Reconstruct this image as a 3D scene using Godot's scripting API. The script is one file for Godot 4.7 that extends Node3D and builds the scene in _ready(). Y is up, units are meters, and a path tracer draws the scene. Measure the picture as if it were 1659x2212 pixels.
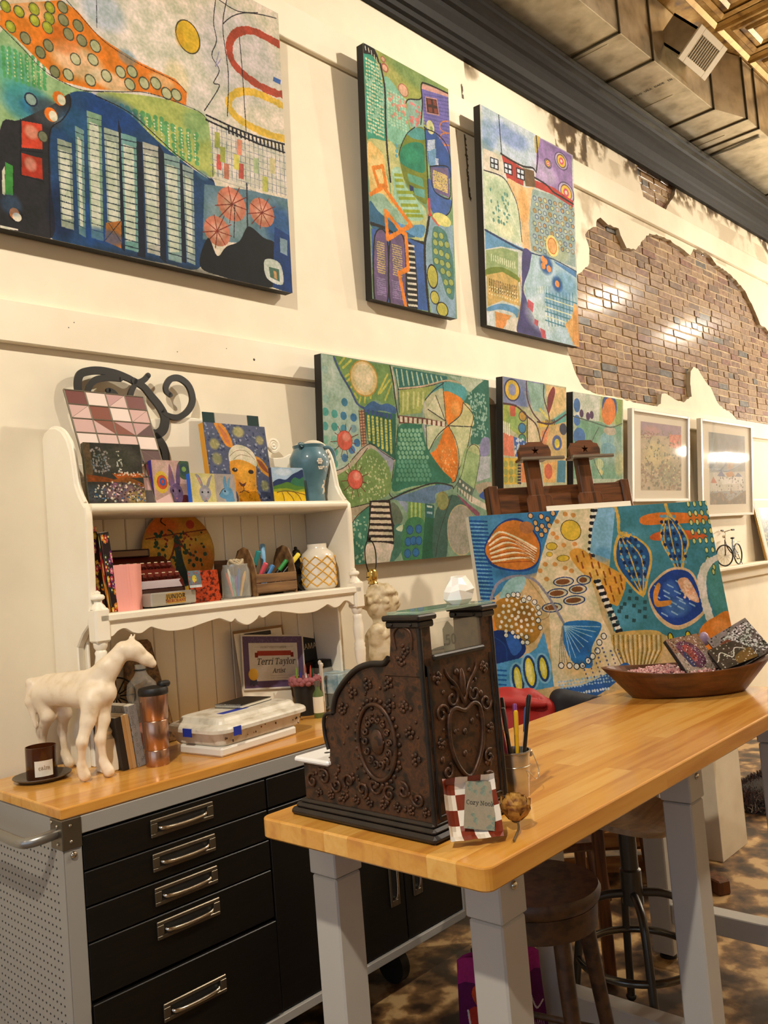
extends Node3D
# An art studio corner: plaster and brick wall hung with paintings, a tool cabinet with a hutch,
# a butcher block work table with an antique cash register.

var mats := {}
var texs := {}
var taken := {}
var rng := RandomNumberGenerator.new()

class MB:
	var v := PackedVector3Array()
	var n := PackedVector3Array()
	var t := PackedVector2Array()
	var ix := PackedInt32Array()
	var xf := Transform3D.IDENTITY

	func at(x: float, y: float, z: float) -> MB:
		xf = Transform3D(Basis.IDENTITY, Vector3(x, y, z))
		return self

	func vert(p: Vector3, nn: Vector3, uv := Vector2.ZERO) -> int:
		v.append(xf * p)
		n.append((xf.basis * nn).normalized())
		t.append(uv)
		return v.size() - 1

	func tri(a: int, b: int, c: int) -> void:
		# wound so that the front face agrees with the normals (clockwise in Godot)
		var f := (v[b] - v[a]).cross(v[c] - v[a])
		if f.dot(n[a] + n[b] + n[c]) > 0.0:
			ix.append_array([a, c, b])
		else:
			ix.append_array([a, b, c])

	func quad(a: Vector3, b: Vector3, c: Vector3, d: Vector3, flip := false, out := Vector3.ZERO) -> void:
		var nn := (b - a).cross(d - a)
		if nn.length() < 1e-12:
			nn = (c - b).cross(d - b)
		nn = nn.normalized()
		if flip or (out != Vector3.ZERO and nn.dot(out) < 0.0):
			nn = -nn
		var i := vert(a, nn, Vector2(0, 1))
		var j := vert(b, nn, Vector2(1, 1))
		var k := vert(c, nn, Vector2(1, 0))
		var l := vert(d, nn, Vector2(0, 0))
		tri(i, j, k)
		tri(i, k, l)

	# box from corner lo to corner hi with chamfered edges
	func box(lo: Vector3, hi: Vector3, ch := 0.0) -> MB:
		var c := (lo + hi) * 0.5
		var h := (hi - lo).abs() * 0.5
		ch = minf(ch, minf(h.x, minf(h.y, h.z)) * 0.95)
		for ax in 3:
			for sg in [-1.0, 1.0]:
				var u := (ax + 1) % 3
				var w := (ax + 2) % 3
				var p := []
				for q in [[-1, -1], [1, -1], [1, 1], [-1, 1]]:
					var e := Vector3.ZERO
					e[ax] = sg * h[ax]
					e[u] = q[0] * (h[u] - ch)
					e[w] = q[1] * (h[w] - ch)
					p.append(c + e)
				var o := Vector3.ZERO
				o[ax] = sg
				quad(p[0], p[1], p[2], p[3], false, o)
		if ch > 0.0:
			for ax in 3:
				var u := (ax + 1) % 3
				var w := (ax + 2) % 3
				for su in [-1.0, 1.0]:
					for sw in [-1.0, 1.0]:
						var p := []
						for q in [[-1, 0], [1, 0], [1, 1], [-1, 1]]:
							var e := Vector3.ZERO
							e[ax] = q[0] * (h[ax] - ch)
							e[u] = su * (h[u] - (ch if q[1] == 1 else 0.0))
							e[w] = sw * (h[w] - (ch if q[1] == 0 else 0.0))
							p.append(c + e)
						var o := Vector3.ZERO
						o[u] = su
						o[w] = sw
						quad(p[0], p[1], p[2], p[3], false, o)
			for sx in [-1.0, 1.0]:
				for sy in [-1.0, 1.0]:
					for sz in [-1.0, 1.0]:
						var s := Vector3(sx, sy, sz)
						var nn := s.normalized()
						var a := vert(c + s * Vector3(h.x, h.y - ch, h.z - ch), nn)
						var b := vert(c + s * Vector3(h.x - ch, h.y, h.z - ch), nn)
						var d := vert(c + s * Vector3(h.x - ch, h.y - ch, h.z), nn)
						tri(a, b, d)
		return self

	func cbox(c: Vector3, size: Vector3, ch := 0.0) -> MB:
		return box(c - size * 0.5, c + size * 0.5, ch)

	# solid of revolution about y; profile of (radius, height), sharp corners kept sharp
	func lathe(prof: Array, seg := 24, sx := 1.0, sz := 1.0, uvs := false) -> MB:
		var m := prof.size()
		var nrm := []
		for i in m - 1:
			var d: Vector2 = prof[i + 1] - prof[i]
			nrm.append(Vector2(d.y, -d.x).normalized())
		for i in m - 1:
			var n0: Vector2 = nrm[i]
			var n1: Vector2 = nrm[i]
			if i > 0 and nrm[i].dot(nrm[i - 1]) > 0.7:
				n0 = (nrm[i] + nrm[i - 1]).normalized()
			if i < m - 2 and nrm[i].dot(nrm[i + 1]) > 0.7:
				n1 = (nrm[i] + nrm[i + 1]).normalized()
			var base := v.size()
			for j in seg + 1:
				var a := TAU * j / seg
				var cs := cos(a)
				var sn := sin(a)
				vert(Vector3(prof[i].x * cs * sx, prof[i].y, prof[i].x * sn * sz), Vector3(n0.x * cs / sx, n0.y, n0.x * sn / sz), Vector2(float(j) / seg, 1.0 - float(i) / (m - 1)))
				vert(Vector3(prof[i + 1].x * cs * sx, prof[i + 1].y, prof[i + 1].x * sn * sz), Vector3(n1.x * cs / sx, n1.y, n1.x * sn / sz), Vector2(float(j) / seg, 1.0 - float(i + 1) / (m - 1)))
			for j in seg:
				var k := base + j * 2
				if prof[i].x > 1e-6:
					tri(k, k + 2, k + 1)
				if prof[i + 1].x > 1e-6:
					tri(k + 1, k + 2, k + 3)
		return self

	func cyl(r: float, y0: float, y1: float, seg := 20, r2 := -1.0) -> MB:
		if r2 < 0.0:
			r2 = r
		return lathe([Vector2(0, y0), Vector2(r, y0), Vector2(r2, y1), Vector2(0, y1)], seg)

	func sph(c: Vector3, r: Vector3, seg := 16, rings := 10) -> MB:
		var base := v.size()
		for i in rings + 1:
			var ph := PI * i / rings
			for j in seg + 1:
				var a := TAU * j / seg
				var d := Vector3(sin(ph) * cos(a), cos(ph), sin(ph) * sin(a))
				vert(c + d * r, d / r, Vector2(float(j) / seg, float(i) / rings))
		for i in rings:
			for j in seg:
				var k := base + i * (seg + 1) + j
				if i > 0:
					tri(k, k + 1, k + seg + 1)
				if i < rings - 1:
					tri(k + 1, k + seg + 2, k + seg + 1)
		return self

	# round tube along points; radius may be one number or one for each point
	func tube(pts: Array, r, seg := 10, closed := false, flat := 1.0) -> MB:
		var m := pts.size()
		var up := Vector3.UP
		var base := v.size()
		var ref := Vector3.ZERO
		for i in m:
			var d: Vector3
			if closed:
				d = pts[(i + 1) % m] - pts[(i + m - 1) % m]
			else:
				d = pts[mini(i + 1, m - 1)] - pts[maxi(i - 1, 0)]
			d = d.normalized()
			if ref == Vector3.ZERO:
				ref = up if absf(d.dot(up)) < 0.9 else Vector3.RIGHT
			var s := ref.cross(d).normalized()
			var u := d.cross(s).normalized()
			ref = u
			var rr: float = r[i] if r is Array else r
			for j in seg + 1:
				var a := TAU * j / seg
				var o := s * cos(a) + u * sin(a) * flat
				vert(pts[i] + o * rr, s * cos(a) + u * sin(a) / maxf(flat, 0.05), Vector2(float(i) / m, float(j) / seg))
		var rows := m if closed else m - 1
		for i in rows:
			for j in seg:
				var k := base + i * (seg + 1) + j
				var l := base + ((i + 1) % m) * (seg + 1) + j
				tri(k, k + 1, l)
				tri(k + 1, l + 1, l)
		if not closed:
			for e in [0, m - 1]:
				var d: Vector3 = (pts[0] - pts[1]) if e == 0 else (pts[m - 1] - pts[m - 2])
				var c := vert(pts[e], d.normalized())
				var first := v.size()
				for j in seg + 1:
					v.append(v[base + e * (seg + 1) + j])
					n.append(n[c])
					t.append(Vector2.ZERO)
				for j in seg:
					tri(c, first + j, first + j + 1)
		return self

	# polygon in the xy plane pushed out from z0 to z1 (holes: bridge them into the outline)
	func prism(poly: PackedVector2Array, z0: float, z1: float, bev := 0.0, smooth := false) -> MB:
		var tr := Geometry2D.triangulate_polygon(poly)
		var m := poly.size()
		var area := 0.0
		for i in m:
			area += poly[i].cross(poly[(i + 1) % m])
		var sgn := 1.0 if area > 0.0 else -1.0
		var ins := PackedVector2Array()
		var vn := []
		for i in m:
			var a := (poly[i] - poly[(i + m - 1) % m]).normalized()
			var b := (poly[(i + 1) % m] - poly[i]).normalized()
			var na := Vector2(a.y, -a.x) * sgn
			var nb := Vector2(b.y, -b.x) * sgn
			var nn := (na + nb)
			if nn.length() < 1e-4:
				nn = na
			nn = nn.normalized()
			vn.append(nn)
			ins.append(poly[i] - nn * bev / maxf(0.5, nn.dot(na)))
		for side in [[z0, -1.0], [z1, 1.0]]:
			var base := v.size()
			for i in m:
				vert(Vector3(ins[i].x, ins[i].y, side[0]), Vector3(0, 0, side[1]), ins[i])
			for i in range(0, tr.size(), 3):
				tri(base + tr[i], base + tr[i + 1], base + tr[i + 2])
		var za := z0 + bev * signf(z1 - z0)
		var zb := z1 - bev * signf(z1 - z0)
		for i in m:
			var j := (i + 1) % m
			var e := (poly[j] - poly[i]).normalized()
			var fl := Vector2(e.y, -e.x) * sgn
			var ni: Vector2 = vn[i] if smooth and fl.dot(vn[i]) > 0.75 else fl
			var nj: Vector2 = vn[j] if smooth and fl.dot(vn[j]) > 0.75 else fl
			var a := vert(Vector3(poly[i].x, poly[i].y, za), Vector3(ni.x, ni.y, 0))
			var b := vert(Vector3(poly[j].x, poly[j].y, za), Vector3(nj.x, nj.y, 0))
			var c := vert(Vector3(poly[j].x, poly[j].y, zb), Vector3(nj.x, nj.y, 0))
			var d := vert(Vector3(poly[i].x, poly[i].y, zb), Vector3(ni.x, ni.y, 0))
			tri(a, b, c)
			tri(a, c, d)
			if bev > 0.0:
				for q in [[z0, za, -1.0], [z1, zb, 1.0]]:
					var o := Vector3(fl.x, fl.y, q[2])
					quad(Vector3(ins[i].x, ins[i].y, q[0]), Vector3(ins[j].x, ins[j].y, q[0]), Vector3(poly[j].x, poly[j].y, q[1]), Vector3(poly[i].x, poly[i].y, q[1]), false, o)
		return self

	func mesh() -> ArrayMesh:
		var a := []
		a.resize(Mesh.ARRAY_MAX)
		a[Mesh.ARRAY_VERTEX] = v
		a[Mesh.ARRAY_NORMAL] = n
		a[Mesh.ARRAY_TEX_UV] = t
		a[Mesh.ARRAY_INDEX] = ix
		var m := ArrayMesh.new()
		m.add_surface_from_arrays(Mesh.PRIMITIVE_TRIANGLES, a)
		return m

func numbered(called: String) -> String:
	var k: int = taken.get(called, 0)
	taken[called] = k + 1
	return called if k == 0 else "%s_%03d" % [called, k]

func mi(called: String, mesh: Mesh, m: Material, parent: Node) -> MeshInstance3D:
	var o := MeshInstance3D.new()
	o.name = numbered(called) if parent == self else called
	o.mesh = mesh
	o.material_override = m
	o.cast_shadow = GeometryInstance3D.SHADOW_CASTING_SETTING_ON
	parent.add_child(o, true)
	return o

func put(b: MB, called: String, m: Material, parent: Node = self) -> MeshInstance3D:
	return mi(called, b.mesh(), m, parent)

func thing(called: String, label: String, category: String, at := Vector3.ZERO, turn := 0.0, group := "") -> Node3D:
	var o := Node3D.new()
	o.name = numbered(called)
	add_child(o, true)
	o.position = at
	o.rotation.y = turn
	tag(o, label, category, group)
	return o

func tag(o: Node, label: String, category := "", group := "") -> Node:
	o.set_meta("label", label)
	if category:
		o.set_meta("category", category)
	if group:
		o.set_meta("group", group)
	return o

func structure(o: Node, label := "") -> Node:
	o.set_meta("kind", "structure")
	if label:
		o.set_meta("label", label)
	return o

func V3(x: float, y: float, z: float) -> Vector3:
	return Vector3(x, y, z)

func ring(r: float, y: float, seg := 24, c := Vector3.ZERO, sz := 1.0) -> Array:
	var a := []
	for i in seg:
		a.append(c + V3(r * cos(TAU * i / seg), y, r * sz * sin(TAU * i / seg)))
	return a

# smooth curve through points
func curve(pts: Array, per := 6, closed := false) -> Array:
	var out := []
	var m := pts.size()
	var last := m if closed else m - 1
	for i in last:
		var p0 = pts[(i - 1 + m) % m] if closed else pts[maxi(i - 1, 0)]
		var p1 = pts[i]
		var p2 = pts[(i + 1) % m]
		var p3 = pts[(i + 2) % m] if closed else pts[mini(i + 2, m - 1)]
		for k in per:
			var s := float(k) / per
			out.append(0.5 * (2.0 * p1 + (p2 - p0) * s + (2.0 * p0 - 5.0 * p1 + 4.0 * p2 - p3) * s * s + (3.0 * p1 - p0 - 3.0 * p2 + p3) * s * s * s))
	if not closed:
		out.append(pts[m - 1])
	return out

func poly2(flat: Array) -> PackedVector2Array:
	var p := PackedVector2Array()
	for i in range(0, flat.size(), 2):
		p.append(Vector2(flat[i], flat[i + 1]))
	return p

func rrect(w: float, h: float, r: float, seg := 5) -> PackedVector2Array:
	var p := PackedVector2Array()
	for c in [[1, 1, 0], [-1, 1, 1], [-1, -1, 2], [1, -1, 3]]:
		for i in seg + 1:
			var a: float = (c[2] + float(i) / seg) * PI / 2
			p.append(Vector2(c[0] * (w / 2 - r) + r * cos(a), c[1] * (h / 2 - r) + r * sin(a)))
	return p

# ---------- materials ----------
func mt(key: String, col: Color, rough := 0.6, metal := 0.0) -> StandardMaterial3D:
	if mats.has(key):
		return mats[key]
	var m := StandardMaterial3D.new()
	m.albedo_color = col
	m.roughness = rough
	m.metallic = metal
	mats[key] = m
	return m

func C(hex: String) -> Color:
	return Color.html(hex)

# seamless noise mapped through a row of colours
func ntex(key: String, size: int, freq: float, cols: Array, seed_ := 1, oct := 5, contrast := 1.0, kind := FastNoiseLite.TYPE_SIMPLEX_SMOOTH) -> ImageTexture:
	if texs.has(key):
		return texs[key]
	var f := FastNoiseLite.new()
	f.seed = seed_
	f.noise_type = kind
	f.frequency = freq
	f.fractal_octaves = oct
	var src := f.get_seamless_image(size, size).get_data()
	var lut := PackedByteArray()
	lut.resize(256 * 3)
	for i in 256:
		var s := clampf((i / 255.0 - 0.5) * contrast + 0.5, 0.0, 1.0) * (cols.size() - 1)
		var k := mini(int(s), cols.size() - 2) if cols.size() > 1 else 0
		var c: Color = cols[k].lerp(cols[mini(k + 1, cols.size() - 1)], s - k)
		lut[i * 3] = int(c.r * 255)
		lut[i * 3 + 1] = int(c.g * 255)
		lut[i * 3 + 2] = int(c.b * 255)
	var out := PackedByteArray()
	out.resize(size * size * 3)
	for i in size * size:
		var k := src[i] * 3
		out[i * 3] = lut[k]
		out[i * 3 + 1] = lut[k + 1]
		out[i * 3 + 2] = lut[k + 2]
	var t := ImageTexture.create_from_image(Image.create_from_data(size, size, false, Image.FORMAT_RGB8, out))
	texs[key] = t
	return t

func tri_mat(key: String, tex: Texture2D, scale: Vector3, rough := 0.6, metal := 0.0, world := false) -> StandardMaterial3D:
	if mats.has(key):
		return mats[key]
	var m := mt(key, Color.WHITE, rough, metal)
	m.albedo_texture = tex
	m.uv1_triplanar = true
	m.uv1_world_triplanar = world
	m.uv1_scale = scale
	return m

func bumpy(m: StandardMaterial3D, tex: Texture2D, cm: float) -> StandardMaterial3D:
	m.heightmap_enabled = true
	m.heightmap_texture = tex
	m.heightmap_scale = cm
	return m

func glass(key: String, col: Color, alpha := 0.12) -> StandardMaterial3D:
	if mats.has(key):
		return mats[key]
	var m := mt(key, Color(col.r, col.g, col.b, alpha), 0.03)
	m.transparency = BaseMaterial3D.TRANSPARENCY_ALPHA
	return m

func text(s: String, size: float, m: Material, parent: Node, at: Vector3, basis := Basis.IDENTITY, font := "Droid Sans", bold := false, called := "lettering") -> MeshInstance3D:
	var tm := TextMesh.new()
	var f := SystemFont.new()
	f.font_names = PackedStringArray([font])
	if bold:
		f.font_weight = 700
	tm.font = f
	tm.text = s
	tm.font_size = 32
	tm.pixel_size = size / 32.0
	tm.depth = 0.0006
	var o := mi(called, tm, m, parent)
	o.transform = Transform3D(basis, at)
	return o

# ---------- painted pictures: flat print computed into images ----------
# Each picture is a list of strokes in thousandths of its width and height:
# p, c = straight and curved outlines filled, e = ellipses, o = ringed ellipses, l, k = straight and curved lines, g = rows of dabs, s = spatter, b = wash
func picture(key: String, w: int, h: int, ground: String, strokes: Array, grain := 0.1, sd := 1) -> ImageTexture:
	var im := Image.create(w, h, false, Image.FORMAT_RGB8)
	im.fill(C(ground))
	var r := RandomNumberGenerator.new()
	r.seed = sd
	for s in strokes:
		var col := C(s[1])
		match s[0]:
			"p":
				for q in (s[2] if s[2][0] is Array else [s[2]]):
					fill_poly(im, q, col)
			"c":
				for q in (s[2] if s[2][0] is Array else [s[2]]):
					fill_poly(im, smooth_flat(q, true), col)
			"e":
				var q: Array = s[2] if s[2] is Array else s.slice(2)
				for i in range(0, q.size(), 4):
					fill_ell(im, q[i], q[i + 1], q[i + 2], q[i + 3], col)
			"o":
				for i in range(0, s[4].size(), 4):
					fill_ell(im, s[4][i], s[4][i + 1], s[4][i + 2], s[4][i + 3], col)
					fill_ell(im, s[4][i], s[4][i + 1], s[4][i + 2] * s[3] / 100.0, s[4][i + 3] * s[3] / 100.0, C(s[2]))
			"l":
				for q in (s[3] if s[3][0] is Array else [s[3]]):
					draw_line(im, q, s[2], col, r)
			"k":
				for q in (s[3] if s[3][0] is Array else [s[3]]):
					draw_line(im, smooth_flat(q, false), s[2], col, r)
			"r":
				# rungs: a first and a last line with evenly spaced ones between
				for k in s[5]:
					var q := []
					for i in s[3].size():
						q.append(lerpf(s[3][i], s[4][i], float(k) / (s[5] - 1)))
					draw_line(im, q, s[2], col, r)
			"g":
				# from x, y, to x, y, columns, rows, half width, half height
				for i in s[6]:
					for j in s[7]:
						var u: float = (i + 0.5) / s[6]
						var v: float = (j + 0.5) / s[7]
						fill_ell(im, lerpf(s[2], s[4], u) + r.randf_range(-0.4, 0.4) * s[8], lerpf(s[3], s[5], v) + r.randf_range(-0.4, 0.4) * s[9], s[8] * r.randf_range(0.85, 1.1), s[9] * r.randf_range(0.85, 1.1), col)
			"s":
				for k in s[6]:
					fill_ell(im, r.randf_range(s[2], s[4]), r.randf_range(s[3], s[5]), s[7] * r.randf_range(0.5, 1.3), s[7] * r.randf_range(0.5, 1.3) * w / h, col)
			"b":
				# soft wash: x, y, radius x, radius y, strength
				wash(im, s[2], s[3], s[4], s[5], s[6], col)
	# the grain of brushed paint
	var n := FastNoiseLite.new()
	n.seed = sd + 70
	n.frequency = 0.02
	n.fractal_octaves = 4
	var a := n.get_image(w, h).get_data()
	n.frequency = 0.09
	n.seed = sd + 71
	var b := n.get_image(w, h).get_data()
	var d := im.get_data()
	for i in w * h:
		var g := 1.0 + grain * ((a[i] + b[i] * 0.8) / 230.0 - 1.0)
		d[i * 3] = mini(255, int(d[i * 3] * g * 0.9))
		d[i * 3 + 1] = mini(255, int(d[i * 3 + 1] * (g * 0.7 + 0.3) * 0.91))
		d[i * 3 + 2] = mini(255, int(d[i * 3 + 2] * g * 0.93))
	return ImageTexture.create_from_image(Image.create_from_data(w, h, false, Image.FORMAT_RGB8, d))

func smooth_flat(p: Array, closed: bool) -> Array:
	var pts := []
	for i in range(0, p.size(), 2):
		pts.append(Vector2(p[i], p[i + 1]))
	var flat := []
	for q in curve(pts, 5, closed):
		flat.append(q.x)
		flat.append(q.y)
	return flat

func fill_poly(im: Image, p: Array, col: Color) -> void:
	var w := im.get_width()
	var h := im.get_height()
	var n := p.size() / 2
	var xs := PackedFloat32Array()
	var ys := PackedFloat32Array()
	var lo := 1e9
	var hi := -1e9
	for i in n:
		xs.append(p[i * 2] * w / 1000.0)
		ys.append(p[i * 2 + 1] * h / 1000.0)
		lo = minf(lo, ys[i])
		hi = maxf(hi, ys[i])
	for y in range(maxi(0, int(lo)), mini(h, int(hi) + 1)):
		var c := []
		var fy := y + 0.5
		for i in n:
			var j := (i + 1) % n
			if (ys[i] <= fy) != (ys[j] <= fy):
				c.append(xs[i] + (fy - ys[i]) / (ys[j] - ys[i]) * (xs[j] - xs[i]))
		c.sort()
		for k in range(0, c.size() - 1, 2):
			var x0 := maxi(0, roundi(c[k]))
			var x1 := mini(w, roundi(c[k + 1]))
			if x1 > x0:
				im.fill_rect(Rect2i(x0, y, x1 - x0, 1), col)

func fill_ell(im: Image, cx: float, cy: float, rx: float, ry: float, col: Color) -> void:
	var w := im.get_width()
	var h := im.get_height()
	var x := cx * w / 1000.0
	var y := cy * h / 1000.0
	var a := maxf(rx * w / 1000.0, 0.5)
	var b := maxf(ry * h / 1000.0, 0.5)
	for py in range(maxi(0, int(y - b)), mini(h, int(y + b) + 1)):
		var q := 1.0 - pow((py + 0.5 - y) / b, 2)
		if q > 0.0:
			var e := a * sqrt(q)
			var x0 := maxi(0, roundi(x - e))
			var x1 := mini(w, roundi(x + e))
			if x1 > x0:
				im.fill_rect(Rect2i(x0, py, x1 - x0, 1), col)

func draw_line(im: Image, p: Array, wid: float, col: Color, r: RandomNumberGenerator) -> void:
	var w := im.get_width()
	var h := im.get_height()
	var rad := maxf(0.5, wid * w / 2000.0)
	for i in range(0, p.size() - 2, 2):
		var a := Vector2(p[i] * w, p[i + 1] * h) / 1000.0
		var b := Vector2(p[i + 2] * w, p[i + 3] * h) / 1000.0
		var k := maxi(1, int(a.distance_to(b) / maxf(1.0, rad * 0.7)))
		for j in k + 1:
			var c := a.lerp(b, float(j) / k)
			var q := rad * r.randf_range(0.8, 1.15)
			fill_ell(im, c.x * 1000.0 / w, c.y * 1000.0 / h, q * 1000.0 / w, q * 1000.0 / h, col)

func wash(im: Image, cx: float, cy: float, rx: float, ry: float, k: float, col: Color) -> void:
	var w := im.get_width()
	var h := im.get_height()
	var x := cx * w / 1000.0
	var y := cy * h / 1000.0
	var a := rx * w / 1000.0
	var b := ry * h / 1000.0
	for py in range(maxi(0, int(y - b)), mini(h, int(y + b) + 1)):
		for px in range(maxi(0, int(x - a)), mini(w, int(x + a) + 1)):
			var q := 1.0 - pow((px - x) / a, 2) - pow((py - y) / b, 2)
			if q > 0.0:
				im.set_pixel(px, py, im.get_pixel(px, py).lerp(col, k * minf(1.0, q * 1.6)))

func print_mat(key: String, t: Texture2D, rough := 0.5) -> StandardMaterial3D:
	var m := mt(key, Color.WHITE, rough)
	m.albedo_texture = t
	m.metallic_specular = 0.3
	return m

# stretched canvas: top left corner, right and down unit vectors of its face, depth behind the face
func canvas(called: String, label: String, group: String, tl: Vector3, u: Vector3, dn: Vector3, w: float, h: float, depth: float, face: Material, side: Material, category := "painting") -> Node3D:
	var nn := dn.cross(u).normalized()
	var o := thing(called, label, category, tl + u * w * 0.5 + dn * h, 0.0, group)
	o.transform.basis = Basis(u, -dn, nn)
	put(MB.new().box(V3(-w / 2, 0, -depth), V3(w / 2, h, -0.0015), 0.002), "stretched_edge", side, o)
	var b := MB.new()
	b.quad(V3(-w / 2, 0, 0), V3(w / 2, 0, 0), V3(w / 2, h, 0), V3(-w / 2, h, 0), false, V3(0, 0, 1))
	for q in [[V3(-w / 2, 0, 0), V3(w / 2, 0, 0), V3(0, -1, 0)], [V3(w / 2, 0, 0), V3(w / 2, h, 0), V3(1, 0, 0)], [V3(w / 2, h, 0), V3(-w / 2, h, 0), V3(0, 1, 0)], [V3(-w / 2, h, 0), V3(-w / 2, 0, 0), V3(-1, 0, 0)]]:
		b.quad(q[0], q[1], q[1] - V3(0, 0, 0.002), q[0] - V3(0, 0, 0.002), false, q[2])
	put(b, "picture", face, o)
	return o

# ---------- bodies: tapered bones joined smoothly, meshed as surface nets ----------
func body(bones: Array, cell: float, k := 0.012) -> MB:
	var lo := V3(1e9, 1e9, 1e9)
	var hi := -lo
	for b in bones:
		for i in 2:
			var rad: float = b[2 + i] + cell * 2
			lo = lo.min(b[i] - V3(rad, rad, rad))
			hi = hi.max(b[i] + V3(rad, rad, rad))
	var nx := int((hi.x - lo.x) / cell) + 2
	var ny := int((hi.y - lo.y) / cell) + 2
	var nz := int((hi.z - lo.z) / cell) + 2
	var f := PackedFloat32Array()
	f.resize(nx * ny * nz)
	f.fill(1.0)
	for b in bones:
		var a: Vector3 = b[0]
		var ab: Vector3 = b[1] - a
		var ra: float = b[2]
		var rb: float = b[3]
		var l2 := maxf(ab.length_squared(), 1e-9)
		var m := maxf(ra, rb) + k * 1.5 + cell * 1.5
		var l := (a.min(b[1]) - V3(m, m, m) - lo) / cell
		var u := (a.max(b[1]) + V3(m, m, m) - lo) / cell
		for iz in range(maxi(0, int(l.z)), mini(nz, int(u.z) + 1)):
			for iy in range(maxi(0, int(l.y)), mini(ny, int(u.y) + 1)):
				for ix in range(maxi(0, int(l.x)), mini(nx, int(u.x) + 1)):
					var p := lo + V3(ix, iy, iz) * cell - a
					var s := clampf(p.dot(ab) / l2, 0.0, 1.0)
					var d := (p - ab * s).length() - lerpf(ra, rb, s)
					var i := (iz * ny + iy) * nx + ix
					var e := f[i]
					var hh := maxf(k - absf(d - e), 0.0) / k
					f[i] = minf(d, e) - hh * hh * k * 0.25
	var out := MB.new()
	var idx := {}
	var sxy := nx * ny
	var offs := [0, 1, nx, nx + 1, sxy, sxy + 1, sxy + nx, sxy + nx + 1]
	var corner := [V3(0, 0, 0), V3(1, 0, 0), V3(0, 1, 0), V3(1, 1, 0), V3(0, 0, 1), V3(1, 0, 1), V3(0, 1, 1), V3(1, 1, 1)]
	var edges := [[0, 1], [2, 3], [4, 5], [6, 7], [0, 2], [1, 3], [4, 6], [5, 7], [0, 4], [1, 5], [2, 6], [3, 7]]
	for iz in nz - 1:
		for iy in ny - 1:
			var base := (iz * ny + iy) * nx
			for ix in nx - 1:
				var i := base + ix
				var mask := 0
				for c in 8:
					if f[i + offs[c]] < 0.0:
						mask |= 1 << c
				if mask == 0 or mask == 255:
					continue
				var acc := Vector3.ZERO
				var cnt := 0
				for e in edges:
					var da := f[i + offs[e[0]]]
					var db := f[i + offs[e[1]]]
					if (da < 0.0) != (db < 0.0):
						acc += corner[e[0]].lerp(corner[e[1]], da / (da - db))
						cnt += 1
				var g := V3(f[i + 1] - f[i] + f[i + offs[7]] - f[i + offs[6]], f[i + nx] - f[i] + f[i + offs[7]] - f[i + offs[5]], f[i + sxy] - f[i] + f[i + offs[7]] - f[i + offs[3]])
				idx[i] = out.vert(lo + (V3(ix, iy, iz) + acc / cnt) * cell, g.normalized())
	for i in idx:
		for ax in 3:
			var st: int = [1, nx, sxy][ax]
			var o1: int = [nx, sxy, 1][ax]
			var o2: int = [sxy, 1, nx][ax]
			if (f[i] < 0.0) == (f[i + st] < 0.0):
				continue
			if idx.has(i - o1) and idx.has(i - o2) and idx.has(i - o1 - o2):
				out.tri(idx[i], idx[i - o1], idx[i - o1 - o2])
				out.tri(idx[i], idx[i - o1 - o2], idx[i - o2])
	return out

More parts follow.
